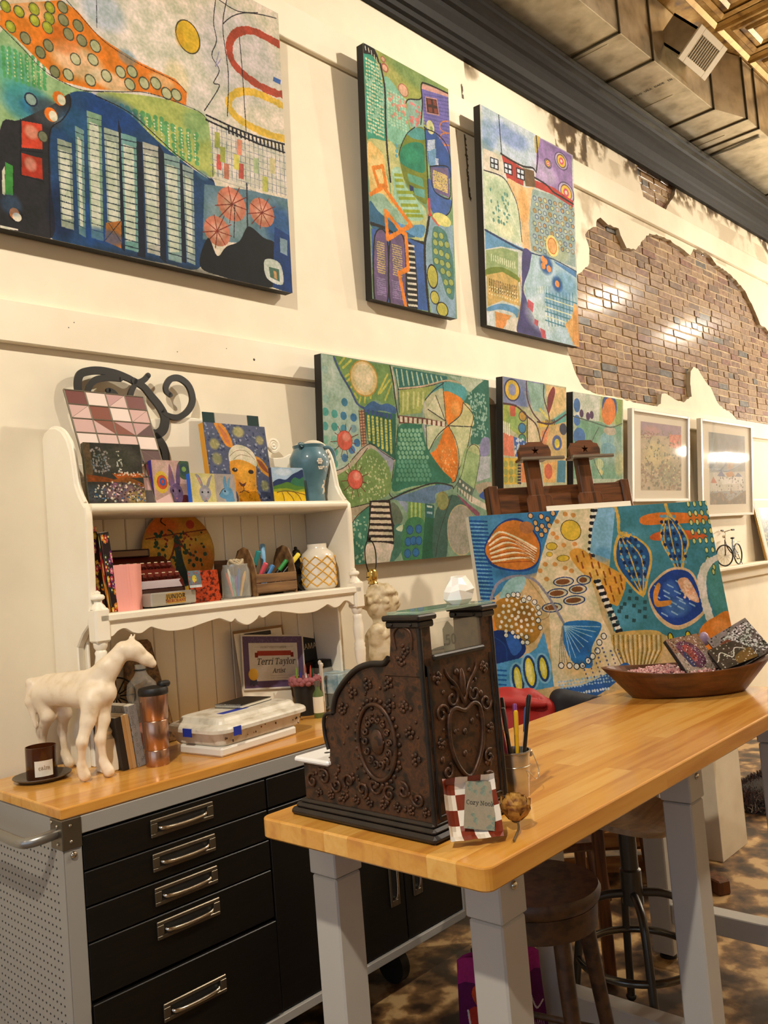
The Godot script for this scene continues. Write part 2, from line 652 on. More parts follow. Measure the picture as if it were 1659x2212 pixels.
const ART := {
	city = [["b","c9c6c0",423,381,425,230,0.5],
["b","e2d8c0",549,301,194,155,0.6],
["b","a7b6c0",348,278,80,68,0.7],
["b","b4b2bc",825,220,196,182,0.45],
["b","dcc88a",582,394,52,72,0.5],
["c","8fae78",[[54,468,110,480,172,533,260,543,303,537,220,599,117,682,44,732]]],
["b","2f7f96",119,635,84,67,0.75],
["b","3f9c8c",79,559,57,72,0.55],
["g","4f9a5c",53,498,175,584,8,9,5,6],
["g","b9c98a",62,505,165,577,6,7,2,3],
["b","2a6f9a",143,642,55,31,0.7],
["p","d97a22",[[56,406,86,373,223,301,270,312,322,355,366,370,458,389,576,396,616,423,611,470,478,473,383,503,303,529,213,539,158,507,97,465,55,447]]],
["b","e0c7a4",263,461,92,60,0.75],
["b","d8b48a",130,358,94,42,0.6],
["b","e2cfae",361,483,74,34,0.7],
["b","e6d8b8",530,419,51,23,0.5],
["b","c65f1a",218,415,63,48,0.5],
["o","4a4a34","93992e",86,[71,387,14,17]],
["e","a9ae3a",[69,384,6,8]],
["o","4a4a34","93992e",80,[106,386,15,17]],
["e","a9ae3a",[104,382,7,8]],
["o","4a4a34","93992e",87,[147,361,15,18]],
["e","a9ae3a",[145,358,7,8]],
["o","4a4a34","93992e",80,[147,393,15,18]],
["e","a9ae3a",[145,390,7,8]],
["o","4a4a34","93992e",80,[191,337,15,18]],
["e","a9ae3a",[189,333,7,8]],
["o","4a4a34","93992e",87,[188,369,15,18]],
["e","a9ae3a",[186,366,7,8]],
["o","4a4a34","93992e",87,[182,398,15,18]],
["e","a9ae3a",[180,395,7,8]],
["o","4a4a34","84835a",81,[227,320,16,18,228,357,16,18,270,355,16,18,241,392,16,19,279,395,16,18]],
["o","4a4a34","b4b488",82,[319,395,17,19,310,439,17,18,258,458,16,18]],
["o","4a4a34","93992e",86,[82,438,14,17]],
["e","a9ae3a",[80,435,7,8]],
["o","4a4a34","84835a",80,[120,454,15,18,159,478,15,18,182,449,15,18,197,518,15,18]],
["o","4a4a34","b4b488",81,[235,512,16,18,299,504,17,18,349,472,17,19,394,443,17,19,431,428,18,19,422,470,18,19,469,449,18,20,508,435,19,20,544,454,19,20,578,446,19,20]],
["k","1d1b20",2,[[239,294,280,324,322,355,366,376,458,395,575,403,613,424],[55,447,110,485,172,528,260,543,336,525]]],
["b","5a86a0",417,389,35,28,0.5],
["e","4a4028",[630,238,45,54]],
["e","d8ae2c",[630,238,41,50]],
["b","b98a1e",599,251,19,36,0.5],
["k","a8442c",26,[[1009,113,953,110,892,110,846,126,807,158,786,204,795,251,837,279,896,295,958,298,1006,291]]],
["k","d8b03c",25,[[1007,333,932,327,871,330,818,349,780,382,774,415,805,442,864,454,932,457,1004,450]]],
["k","1d1b20",3,[[741,68,729,147,737,206,716,264,742,303,718,355,739,360,678,461],[785,48,764,151,777,302,765,449],[765,138,803,96,857,60,927,36,991,21],[755,61,827,67,911,36],[829,155,835,311,837,532,833,659]]],
["k","8c8aa6",3,[[745,240,728,296,751,262]]],
["p","3c5f9a",[[965,240,997,241,993,259,962,257]]],
["l","1d1b20",2,[[329,253,326,337]]],
["c","a9b35e",[[314,539,417,501,540,474,610,473,677,480,700,551,700,672,595,650,502,615,414,564]]],
["b","7fa46c",648,520,61,61,0.7],
["g","5c9a5c",381,542,534,581,7,5,8,9],
["g","5c9a5c",524,544,654,650,5,7,9,9],
["g","d3d6b0",392,550,648,640,11,9,3,3],
["k","1d1b20",2,[[238,564,292,539,382,508,478,476,604,469,677,480,701,538,697,673]]],
["p","d3cbb8",[[690,487,1009,498,999,652,828,673,707,670]]],
["r","6f7a86",2,[704,488,699,667],[993,498,989,660],17],
["r","8d8f96",2,[695,510,1005,492],[686,678,994,675],9],
["p","c2564a",[[716,592,735,590,732,642,713,643],[801,597,821,595,818,648,798,649]]],
["p","9aa04a",[[713,519,732,517,730,569,710,571],[731,562,751,560,748,612,728,614]]],
["p","d88a6a",[[798,516,819,514,815,567,795,569]]],
["p","b9b85a",[[896,613,918,611,915,665,893,667]]],
["p","a9b88a",[[862,559,883,557,880,611,859,613]]],
["p","cdbf8a",[[932,538,954,536,950,591,929,593]]],
["p","d8cc60",[[784,571,804,569,801,621,781,623]]],
["p","b9745a",[[742,614,762,613,759,665,740,666]]],
["l","1d1b20",6,[[684,474,781,481,885,482,1003,470],[683,490,780,497,883,505,1001,500]]],
["r","1d1b20",7,[767,486,768,506],[989,476,990,502],15],
["c","23446a",[[237,567,292,542,335,548,414,564,502,615,594,656,666,682,700,685,699,758,643,975,513,996,337,1000,229,1003,168,996,167,846,175,699,213,644]]],
["c","2a2a2c",[[44,732,97,689,194,609,235,568,235,615,181,686,172,845,170,995,33,1002]]],
["b","45484c",173,642,56,47,0.8],
["b","1a3f82",368,580,104,62,0.6],
["b","17203a",197,916,46,95,0.6],
["b","1c4a8c",275,923,33,75,0.6],
["b","2b5f86",255,651,64,59,0.5],
["p","1c2230",[[428,638,453,639,447,993,420,993],[507,624,525,648,516,995,493,983],[379,588,388,629,382,990,366,977],[578,661,589,663,584,981,568,979]]],
["p","8f9a86",[[195,708,236,709,232,960,197,958]]],
["p","c9cdb6",[[201,737,228,740,226,930,201,936]]],
["r","22303c",3,[195,726,236,723],[195,938,232,940],13],
["p","6f9088",[[247,654,273,660,265,973,246,967]]],
["p","c9cdb6",[[253,684,264,691,259,943,250,945]]],
["r","22303c",2,[246,672,273,674],[247,943,267,948],16],
["p","7a9a7a",[[284,598,328,598,317,972,281,970]]],
["p","c9cdb6",[[290,629,318,630,311,941,284,947]]],
["r","22303c",2,[284,617,327,613],[283,945,320,947],19],
["p","9aa694",[[334,630,379,631,370,976,332,974]]],
["p","c9cdb6",[[341,661,370,662,364,945,336,951]]],
["r","22303c",3,[334,649,379,645],[334,964,372,966],18],
["p","6d9a92",[[385,630,435,629,425,981,383,979]]],
["p","c9cdb6",[[392,661,425,662,418,949,387,956]]],
["r","22303c",3,[385,649,435,644],[384,969,427,970],18],
["p","a7a898",[[455,635,506,635,496,977,453,975]]],
["p","c9cdb6",[[462,667,495,668,489,944,458,951]]],
["r","22303c",3,[455,655,505,650],[454,962,498,964],17],
["p","84a09a",[[525,648,579,647,569,984,523,982]]],
["p","c9cdb6",[[532,680,568,681,561,951,528,958]]],
["r","22303c",3,[524,667,578,663],[524,961,571,963],16],
["p","8a9c94",[[587,664,626,669,617,980,587,975]]],
["p","c9cdb6",[[595,697,615,703,610,946,592,950]]],
["r","22303c",3,[587,684,626,684],[586,963,619,968],15],
["p","a8692f",[[327,915,375,898,371,981,321,971]]],
["l","1d1b20",2,[[319,972,373,899],[335,913,370,960]]],
["b","1d4a94",317,956,77,27,0.5],
["k","1d1b20",3,[[165,996,168,846,175,699,213,649,236,604,235,568],[313,544,415,558,502,603,569,640,646,670,699,688]]],
["b","5a86a0",659,678,27,18,0.5],
["p","c2432a",[[101,690,155,682,154,753,98,765]]],
["p","a63420",[[97,780,151,779,151,838,95,841]]],
["b","e0a58a",125,713,22,23,0.7],
["b","dca08c",119,804,19,23,0.7],
["l","1d1b20",3,[[98,688,92,842,152,843],[95,773,154,762]]],
["e","d8701e",[206,591,18,20]],
["e","d9d2b4",[212,593,12,15]],
["e","d8701e",[181,646,18,20]],
["e","d9d2b4",[187,648,12,15]],
["o","232a40","8aa092",78,[128,622,18,19]],
["o","3c3a30","76785e",86,[156,716,14,16]],
["p","3f8a3c",[[54,818,73,823,70,904,49,907]]],
["p","c9c8ac",[[44,846,52,829,50,909,43,908]]],
["e","1b1a1c",[75,955,19,20]],
["e","d8701e",[72,953,13,16]],
["e","e6ddc6",[78,961,12,12]],
["b","3a5a7c",64,930,33,35,0.5],
["p","e2dcc8",[[34,993,80,993,80,997,33,1002]]],
["p","5b7a86",[[664,707,828,680,998,666,1005,808,862,860,648,890]]],
["b","8fa29c",756,792,101,87,0.6],
["b","2a5288",959,780,72,92,0.8],
["e","c2785c",[765,746,56,56]],
["b","e0b59a",765,746,39,39,0.6],
["l","7a2a1c",3,[[765,746,827,749],[765,746,797,791],[765,746,753,811],[765,746,715,801],[765,746,701,766],[765,746,716,722],[765,746,754,688],[765,746,798,682],[765,746,827,705]]],
["e","c2785c",[704,850,49,49]],
["b","e0b59a",704,850,34,34,0.6],
["l","7a2a1c",3,[[704,850,758,854],[704,850,732,890],[704,850,694,907],[704,850,661,897],[704,850,649,866],[704,850,662,827],[704,850,695,799],[704,850,733,794],[704,850,758,816]]],
["e","c2785c",[886,743,51,49]],
["b","e0b59a",886,743,36,34,0.6],
["l","7a2a1c",3,[[886,743,941,746],[886,743,915,782],[886,743,875,800],[886,743,841,792],[886,743,828,761],[886,743,841,722],[886,743,876,693],[886,743,916,687],[886,743,942,708]]],
["l","1d1b20",3,[[777,743,767,857]]],
["l","33363c",6,[[829,660,823,819]]],
["c","16191c",[[633,977,668,880,699,933,736,894,788,864,828,805,886,829,939,849,915,995,710,997]]],
["p","1d3c72",[[936,779,1014,800,1002,1005,915,995]]],
["b","16191c",857,937,91,70,0.8],
["c","c9cdc0",[[888,905,951,905,959,977,893,968]]],
["p","4a6a56",[[903,927,946,926,947,970,907,962]]],
["p","b98f5a",[[922,936,934,937,936,966,924,961]]],
["p","7c95a0",[[957,813,989,815,985,871,955,865]]],
["b","20242a",512,1013,315,35,0.5]],
	garden = [["p","9aa04e",[[-2,2,999,-4,971,237,-42,397]]],
["b","6f8f56",619,2,447,77,0.7],
["b","b3ac62",259,88,206,68,0.5],
["c","3f9678",[[2,42,99,35,161,71,202,154,207,261,206,352,8,378,-4,179]]],
["g","c9cfa4",17,51,199,347,7,20,12,5],
["s","8fb89a",16,57,190,348,40,16],
["c","7eb396",[[208,98,392,125,450,158,484,252,532,294,241,343]]],
["g","a9c9a6",237,135,463,280,7,12,12,5],
["s","c98a72",270,147,467,242,26,15],
["o","a8604a","d8a888",67,[212,24,27,12,229,55,41,18]],
["o","a8604a","d8a888",87,[434,108,60,26]],
["p","8fae9c",[[478,141,644,105,667,145,657,236,502,249,463,193]]],
["s","c97a72",495,144,630,228,22,14],
["k","1c1915",10,[[459,157,496,134,644,105,660,45]]],
["p","6a62a0",[[658,58,996,22,995,364,779,229,679,207,659,134]]],
["p","c9968a",[[660,38,996,16,994,36,658,61]]],
["k","1c1915",13,[[632,215,660,121,654,46,726,28,990,20]]],
["r","544f8c",8,[684,79,1003,41],[663,264,979,250],14],
["p","3a2018",[[701,88,844,72,866,137,712,153]]],
["p","7a3a2a",[[723,92,767,87,774,107,728,113],[795,84,830,81,843,102,800,105],[731,125,776,120,781,140,736,144],[803,118,845,113,851,133,808,138]]],
["l","b98a86",10,[[701,88,844,72,866,137,712,153,701,88]]],
["k","b8724a",12,[[982,143,902,160,869,188,916,200,985,195],[975,197,895,213,863,241,910,253,979,249],[969,250,889,266,857,294,904,306,973,302]]],
["c","2f4f8c",[[676,226,780,222,891,249,992,306,982,392,741,395,695,306]]],
["e","c9c48a",[749,208,49,29]],
["e","8a9a5a",[762,211,19,9]],
["l","c3cdd0",8,[[708,272,799,254],[708,278,798,260],[707,284,797,266],[706,289,797,272],[706,295,796,278],[705,301,795,284],[704,307,795,290],[704,313,794,296]]],
["p","6b93b4",[[705,317,810,288,806,359,715,379]]],
["l","d5dbd8",7,[[801,334,834,331],[800,340,833,337],[800,346,832,343],[799,352,832,349],[798,358,831,354],[798,364,830,360]]],
["c","3f5f9c",[[700,432,826,479,971,485,983,504,914,558,777,578,706,546]]],
["p","6a5a7c",[[734,380,958,350,966,480,789,478,736,440]]],
["g","cdb46a",757,386,944,463,10,14,10,3],
["k","1c1915",10,[[724,378,958,347,980,425,952,485,788,481,736,440,728,381],[676,226,818,222,949,253,998,337,990,496,913,561,758,578]]],
["c","6f7a22",[[354,396,386,342,463,280,556,243,676,233,688,371,682,511,641,548,507,528,406,480,367,443]]],
["c","4c8f86",[[463,280,556,243,666,234,671,272,533,291]]],
["c","1f7a5a",[[360,389,403,345,531,306,650,300,661,362,646,415,518,424,378,417]]],
["b","2f9468",489,363,126,44,0.6],
["p","5c9a7c",[[445,447,625,443,639,479,459,479]]],
["p","5a9688",[[510,497,647,487,643,523,525,526]]],
["p","1e2a5a",[[461,491,511,494,516,527,469,515]]],
["k","1c1915",13,[[677,220,686,307,690,434,690,516]]],
["k","1c1915",8,[[359,438,349,397,386,342,463,280,556,240]]],
["c","b9b878",[[7,384,232,351,283,346,347,385,383,453,438,513,559,546,656,578,633,694,452,709,251,647,233,499]]],
["c","9cc0a0",[[271,457,359,438,388,483,455,517,559,546,637,580,586,624,424,638,289,612,272,523]]],
["p","8a9a26",[[287,470,382,458,390,470,292,482],[293,490,389,479,396,490,298,503],[299,514,395,503,402,514,304,526],[310,536,505,512,518,523,316,549],[328,558,524,535,537,545,334,571],[352,583,548,560,561,570,357,596],[375,604,573,581,586,592,381,617],[409,618,608,596,621,607,414,631]]],
["e","5c9aa0",[330,351,16,8,327,375,15,8,325,394,15,8]],
["c","e0b86a",[[6,396,95,393,175,417,201,479,229,536,248,593,188,607,108,582,20,576]]],
["b","ecd08a",102,488,99,72,0.6],
["c","8fae94",[[17,606,142,571,255,604,372,632,422,657,197,684,18,677]]],
["c","2f5f7c",[[7,619,101,648,248,672,402,678,506,703,226,723,13,718]]],
["c","5a8fb4",[[182,662,404,665,621,639,597,692,453,696]]],
["k","1c1915",26,[[15,706,161,706,294,721,450,721,613,715]]],
["k","1c1915",20,[[180,49,220,138,216,260,220,380,236,468,245,509]]],
["p","3a5c9a",[[13,724,364,713,612,722,636,832,636,996,7,1012]]],
["c","1c1915",[[42,750,188,736,169,996,16,1009]]],
["c","6a5578",[[53,754,176,742,156,992,31,1003]]],
["g","b9a26a",65,765,150,893,6,14,10,3],
["g","8a7a9a",50,909,147,980,6,9,9,3],
["c","1c1915",[[212,742,385,726,365,994,184,1009]]],
["c","6a5578",[[224,746,372,731,351,990,200,1003]]],
["g","b9a26a",236,758,345,886,6,14,10,3],
["g","8a7a9a",220,904,342,978,6,9,10,3],
["c","1c1915",[[381,741,432,730,483,749,509,833,510,988,455,1005,389,998,393,844]]],
["p","d6cdb8",[[395,743,493,737,497,745,401,752],[395,765,494,759,498,767,401,774],[395,787,495,781,500,790,401,796],[394,809,496,804,501,812,400,819],[394,831,497,826,502,834,400,841],[394,854,499,848,503,856,400,863],[393,876,500,870,504,878,399,885],[393,898,501,892,505,901,399,907],[393,920,502,915,506,923,399,929],[393,942,503,937,508,945,399,951],[392,964,504,959,509,967,398,973],[392,986,505,981,510,990,398,995]]],
["p","86a2b0",[[663,596,988,595,989,1006,673,999,628,821,631,720]]],
["c","4c7a6e",[[733,638,886,633,937,692,979,759,971,910,874,906,806,828,716,786]]],
["o","3a5a44","9aa65a",85,[762,663,34,15,834,659,35,15,754,696,34,15,825,693,35,15,903,689,35,16,756,734,34,15,826,733,35,16,903,738,35,16,759,774,34,15,831,774,35,15,908,776,35,16,836,809,35,15,910,813,35,16,870,854,35,15,939,848,36,16,905,887,35,15]],
["o","1c1915","b9b04a",87,[704,845,68,52,722,932,57,29,812,975,77,32]],
["k","1c1915",27,[[691,592,656,660,621,727,619,853,645,1002]]],
["p","c23a32",[[681,518,709,514,711,577,735,587,685,593]]],
["e","d8cf7a",[852,588,117,27]],
["l","c9624a",22,[[737,596,801,617]]],
["l","e07f1c",33,[[145,547,18,591],[62,482,162,461,196,534,112,546,61,488]]],
["l","e07f1c",38,[[170,544,466,658,190,745,177,636,348,696,400,703,411,843,304,872,367,1000]]],
["c","1c1915",[[-2,5,103,-2,150,19,171,51,139,42,83,32,-1,40]]],
["l","d6cdb8",9,[[21,10,26,24],[56,11,61,26],[85,15,90,29],[116,26,121,41],[140,33,145,48]]]],
	village = [["p","b3bfc8",[[20,-6,580,-3,566,186,189,177,22,168]]],
["b","7f97b4",76,114,102,77,0.7],
["b","6f86b8",303,72,204,65,0.65],
["b","d3d6d4",354,2,191,51,0.5],
["b","5c7f9a",58,174,72,42,0.5],
["k","2a2626",8,[[180,-6,188,86,197,176]]],
["p","8f74a0",[[580,4,984,7,985,274,547,219]]],
["b","c3b4c8",652,167,173,61,0.6],
["b","74588c",857,-2,201,55,0.5],
["c","b09a4a",[[554,10,614,0,592,61,557,91]]],
["o","5a4a64","a99ab0",87,[855,64,82,45]],
["o","6a4a2a","d8b04a",85,[855,64,55,34]],
["e","c2526a",[855,64,27,18]],
["e","e4c8b0",[855,64,13,8]],
["o","5a4a64","a99ab0",89,[901,216,100,54]],
["o","6a4a2a","d8b04a",88,[901,216,67,41]],
["e","c2526a",[901,216,33,21]],
["e","e4c8b0",[901,216,16,10]],
["o","5a4a64","a99ab0",77,[695,112,44,25]],
["o","6a4a2a","d8b04a",76,[695,112,29,19]],
["e","c2526a",[695,112,15,10]],
["e","e4c8b0",[695,112,7,4]],
["p","cfc2ac",[[20,196,196,190,227,278,18,296]]],
["p","a83a30",[[196,183,309,192,426,202,412,285,242,285,222,247]]],
["p","6a5236",[[411,198,533,185,544,264,437,280]]],
["p","1c1a1e",[[80,220,163,215,162,266,80,270]]],
["p","c9d0d8",[[89,225,115,223,115,240,89,242],[125,222,152,220,152,237,126,239],[89,249,115,247,115,263,89,265],[125,246,152,244,152,261,125,263]]],
["p","1c1a1e",[[216,213,302,208,301,260,216,264]]],
["p","c9d0d8",[[225,218,252,216,253,233,225,235],[263,215,291,213,291,230,264,232],[225,242,252,241,253,258,225,259],[263,240,291,238,291,255,263,257]]],
["p","1c1a1e",[[342,210,431,204,430,257,342,262]]],
["p","c9d0d8",[[351,215,380,213,380,230,352,232],[391,212,420,210,420,227,391,229],[351,239,379,238,380,255,351,257],[391,237,419,235,420,252,391,254]]],
["k","2a2626",12,[[189,181,294,188,419,189,518,174,558,187],[571,6,581,101,558,187]]],
["c","d8b07c",[[242,285,428,289,527,268,490,327,464,456,462,588,383,580,375,473,327,374]]],
["b","e0984a",405,380,65,103,0.5],
["p","c2cba8",[[18,300,219,290,298,352,355,419,375,574,161,575,9,568]]],
["b","9ab08a",146,362,119,63,0.6],
["b","dcd8a8",209,525,122,49,0.5],
["s","5c8a7a",73,363,256,509,26,11],
["k","2a2626",7,[[18,296,196,288,284,333,348,406,377,559]]],
["p","a83a30",[[538,229,751,221,984,242,981,278,748,259,544,264]]],
["k","2a2626",12,[[539,217,664,224,749,244,837,249,983,258]]],
["p","8fa29a",[[510,279,748,259,990,280,984,587,722,590,479,585,456,458]]],
["b","a9b08a",762,538,178,62,0.7],
["o","4a5a7c","9aa8a8",71,[531,319,21,12]],
["o","5c6a70","b3b48a",71,[553,345,21,12]],
["o","8a6a3a","a88a5a",68,[527,381,22,12]],
["o","4a5a7c","9aa8a8",68,[548,408,22,12]],
["o","5c6a70","b3b48a",68,[522,444,22,13]],
["o","8a6a3a","a88a5a",68,[543,471,22,13]],
["o","4a5a7c","9aa8a8",71,[517,507,21,12]],
["o","5c6a70","b3b48a",71,[538,534,21,13]],
["o","8a6a3a","a88a5a",71,[513,569,21,12]],
["o","5c6a70","a88a5a",68,[588,314,22,13]],
["o","8a6a3a","9aa8a8",68,[610,341,22,13]],
["o","4a5a7c","b3b48a",68,[583,377,22,13]],
["o","5c6a70","a88a5a",68,[605,404,22,13]],
["o","8a6a3a","9aa8a8",68,[579,440,22,13]],
["o","4a5a7c","b3b48a",68,[600,468,22,12]],
["o","5c6a70","a88a5a",68,[574,503,22,12]],
["o","8a6a3a","9aa8a8",68,[595,531,22,13]],
["o","4a5a7c","b3b48a",68,[569,566,22,12]],
["o","8a6a3a","b3b48a",73,[646,309,22,13]],
["o","4a5a7c","a88a5a",68,[668,336,22,13]],
["o","5c6a70","9aa8a8",68,[641,373,22,13]],
["o","8a6a3a","b3b48a",70,[663,400,23,13]],
["o","4a5a7c","a88a5a",68,[636,436,22,13]],
["o","5c6a70","9aa8a8",73,[658,464,22,13]],
["o","8a6a3a","b3b48a",68,[631,500,22,13]],
["o","4a5a7c","a88a5a",68,[653,528,22,13]],
["o","5c6a70","9aa8a8",68,[627,564,22,12]],
["o","4a5a7c","9aa8a8",65,[705,304,23,13]],
["o","5c6a70","b3b48a",70,[727,331,23,13]],
["o","8a6a3a","a88a5a",70,[700,368,23,13]],
["o","4a5a7c","9aa8a8",70,[722,396,23,13]],
["o","5c6a70","b3b48a",70,[695,432,23,13]],
["o","8a6a3a","a88a5a",70,[717,460,23,13]],
["o","4a5a7c","9aa8a8",70,[690,497,23,13]],
["o","5c6a70","b3b48a",70,[712,524,23,13]],
["o","8a6a3a","a88a5a",70,[685,561,23,13]],
["o","5c6a70","a88a5a",70,[764,299,23,13]],
["o","8a6a3a","9aa8a8",70,[787,326,23,13]],
["o","4a5a7c","b3b48a",70,[759,364,23,13]],
["o","5c6a70","a88a5a",70,[782,391,23,13]],
["o","8a6a3a","9aa8a8",70,[754,428,23,13]],
["o","4a5a7c","b3b48a",70,[777,456,23,13]],
["o","5c6a70","a88a5a",70,[749,493,23,13]],
["o","8a6a3a","9aa8a8",70,[772,521,23,13]],
["o","8a6a3a","b3b48a",67,[825,294,24,13]],
["o","4a5a7c","a88a5a",67,[848,321,24,13]],
["o","5c6a70","9aa8a8",70,[820,359,23,13]],
["o","8a6a3a","b3b48a",70,[843,387,23,13]],
["o","4a5a7c","a88a5a",70,[815,424,23,13]],
["o","5c6a70","9aa8a8",70,[837,452,23,13]],
["o","8a6a3a","b3b48a",70,[810,490,23,13]],
["o","4a5a7c","a88a5a",70,[832,518,23,13]],
["o","4a5a7c","9aa8a8",67,[887,288,24,13]],
["o","5c6a70","b3b48a",71,[910,316,24,13]],
["o","8a6a3a","a88a5a",67,[881,354,24,13]],
["o","4a5a7c","9aa8a8",67,[905,382,24,13]],
["o","5c6a70","b3b48a",67,[876,420,24,13]],
["o","8a6a3a","a88a5a",67,[899,449,24,13]],
["o","4a5a7c","9aa8a8",67,[871,486,24,13]],
["o","5c6a70","b3b48a",71,[894,514,24,13]],
["o","5c6a70","a88a5a",71,[949,283,24,13]],
["o","8a6a3a","9aa8a8",71,[973,311,24,13]],
["o","4a5a7c","b3b48a",71,[944,350,24,13]],
["o","5c6a70","a88a5a",67,[967,378,24,13]],
["o","8a6a3a","9aa8a8",67,[939,416,24,13]],
["o","4a5a7c","b3b48a",71,[962,445,24,13]],
["o","5c6a70","a88a5a",67,[933,482,24,13]],
["o","8a6a3a","9aa8a8",71,[957,511,24,13]],
["e","e0c878",[714,522,73,53]],
["o","b8692a","e0a060",87,[714,522,53,41]],
["p","5f8fb0",[[10,564,176,580,374,588,487,591,721,605,389,600,158,618,7,657]]],
["k","2a3a5a",13,[[9,568,161,582,358,598,486,599,722,590,992,609]]],
["p","8fa06a",[[10,660,173,622,333,617,324,740,165,735,9,772]]],
["c","6a7a2a",[[11,745,166,714,325,732,323,761,164,749,9,779]]],
["g","d3d6b0",52,670,304,700,12,4,4,6],
["p","c2a25c",[[9,772,165,735,323,754,338,874,155,869,7,916]]],
["g","5a4426",27,783,309,842,16,5,4,7],
["g","dccfa0",21,812,323,861,12,3,6,4],
["c","5c8fb4",[[-1,924,154,883,321,890,309,956,273,917,137,913,20,935]]],
["p","d88f4a",[[78,928,241,928,193,969,145,1009,87,1009]]],
["p","cfc6b0",[[194,955,318,926,313,1005,175,1006]]],
["p","cdd3d0",[[2,944,63,929,73,1000,1,998]]],
["k","b08a4a",10,[[341,723,357,821,320,912,305,999]]],
["c","44406c",[[381,601,478,600,448,678,377,775,404,829,464,894,526,945,571,1006,305,1006,327,911,359,799]]],
["p","a9c0c6",[[478,600,722,590,992,609,1001,1004,572,999,480,892,397,823,386,759,448,678]]],
["b","cdd6d0",581,879,220,104,0.6],
["b","4f8ab0",856,692,165,77,0.5],
["b","2f6a94",759,797,196,99,0.35],
["p","4a7aa8",[[722,594,992,609,993,641,756,607]]],
["r","3f7a8c",8,[623,770,644,931],[938,727,931,898],9],
["l","3f7a8c",8,[[614,771,988,775]]],
["l","d3d6b0",7,[[612,794,986,798]]],
["l","3f7a8c",8,[[611,816,984,822]]],
["l","d3d6b0",8,[[609,839,982,846]]],
["l","3f7a8c",8,[[607,861,980,869]]],
["l","d3d6b0",7,[[606,884,978,893]]],
["l","3f7a8c",8,[[604,906,976,917]]],
["l","cdd6c0",8,[[507,757,508,786],[534,753,535,782],[560,749,562,778],[587,745,589,775],[615,741,616,771],[642,737,643,767]]],
["b","1f4a84",634,627,86,56,0.9],
["b","1f4a84",757,706,71,46,0.9],
["e","d88a4a",[601,606,25,16,602,639,25,17,666,644,26,17,757,706,26,17,626,613,25,16]],
["p","b8525a",[[421,827,484,840,468,886,410,864],[542,950,600,959,609,999,555,997],[487,913,528,919,519,949,480,939]]],
["c","d8a25c",[[959,778,1002,828,1001,1004,924,985,856,922,831,902,916,854]]],
["l","c2803a",8,[[947,819,924,992],[960,817,941,991],[973,816,957,989],[986,814,974,987],[1000,812,991,985]]]],
	balloon = [["p","a3b8a4",[[-1,0,67,6,111,117,180,229,198,422,103,528,38,558,-15,428]]],
["b","b9c4ae",30,89,46,78,0.6],
["e","3f7a94",[109,218,16,20]],
["e","4f9a8c",[12,273,16,20,57,279,16,20]],
["e","3f7a9c",[102,284,16,20]],
["e","3a6f9c",[153,288,17,20]],
["e","4f958c",[9,340,15,20]],
["e","4a958c",[55,340,16,20]],
["e","4a8a9a",[100,346,16,20]],
["e","7a9aa0",[151,342,17,20]],
["e","7fb098",[8,405,15,20,52,402,16,20]],
["e","3f6f9c",[167,410,17,20]],
["e","5aa08a",[53,461,16,20]],
["e","44709c",[139,445,17,20]],
["e","5aa08a",[50,516,16,20]],
["e","4a749c",[101,486,16,20]],
["e","94b4a4",[15,212,16,20]],
["e","9ab4a4",[16,74,16,20]],
["c","6f8f4e",[[62,1,175,6,281,8,370,13,369,127,380,203,326,208,275,190,236,212,204,229,168,213,128,143,88,81]]],
["l","b9b44e",9,[[90,36,115,4],[107,53,150,10],[118,94,136,80],[123,116,141,102],[163,173,175,189],[193,187,186,211],[218,179,214,208],[289,159,345,52],[302,152,357,80],[327,185,367,97],[250,170,247,182],[146,141,134,148]]],
["k","3f4f7c",9,[[62,7,94,80,140,153,174,218,210,237]]],
["o","b98f3a","d8bd84",92,[215,90,75,90]],
["e","dccba0",[215,87,50,69]],
["k","2e2620",6,[[360,8,377,96,381,155,398,267]]],
["k","c9b49a",7,[[370,13,384,95,394,172]]],
["k","2e2620",4,[[383,11,403,123,405,243]]],
["p","2f6a62",[[376,12,554,12,711,16,710,42,588,76,410,113,391,64]]],
["r","a9bc9a",9,[396,21,406,101],[667,24,680,51],10],
["p","9aa455",[[410,122,551,90,633,74,563,154,539,231,405,255]]],
["l","c2c07a",12,[[433,137,426,235],[461,134,454,222],[496,130,490,207],[525,127,518,194],[553,124,548,181]]],
["k","2e2620",4,[[403,123,479,108,588,82,702,43,781,39,844,64]]],
["k","c3a98a",7,[[410,117,551,88,702,39,805,40]]],
["p","a3b4a0",[[715,9,998,9,989,122,885,80,781,33]]],
["e","b9c0a4",[878,27,79,57]],
["c","2f6a56",[[946,19,1002,12,996,352,931,370,856,374,871,200,817,140,851,97]]],
["s","8fb09a",851,83,984,339,120,6],
["c","4f9a9a",[[563,160,617,98,679,52,772,47,836,72,817,140,700,101]]],
["c","bcb890",[[563,160,624,109,685,96,693,274,566,266]]],
["p","d8cfa8",[[576,202,631,128,686,262]]],
["c","e0801e",[[685,102,754,107,813,140,798,207,748,250,704,283,689,191]]],
["b","eca85a",759,185,39,52,0.6],
["c","d0c48a",[[816,153,856,162,879,226,868,280,712,289,798,214]]],
["c","c9c9a0",[[565,303,689,291,621,368,575,421,567,353]]],
["c","c8c894",[[712,292,864,281,840,375,778,508,763,470,751,373]]],
["c","df7a1a",[[574,452,627,412,684,300,708,292,744,354,764,444,761,535,727,593,659,556,601,501]]],
["b","e8954a",686,447,46,77,0.4],
["s","e8b06a",650,411,752,567,40,4],
["l","2e2620",4,[[679,52,693,274],[704,286,868,279],[565,290,564,434],[631,128,690,262],[579,208,690,262]]],
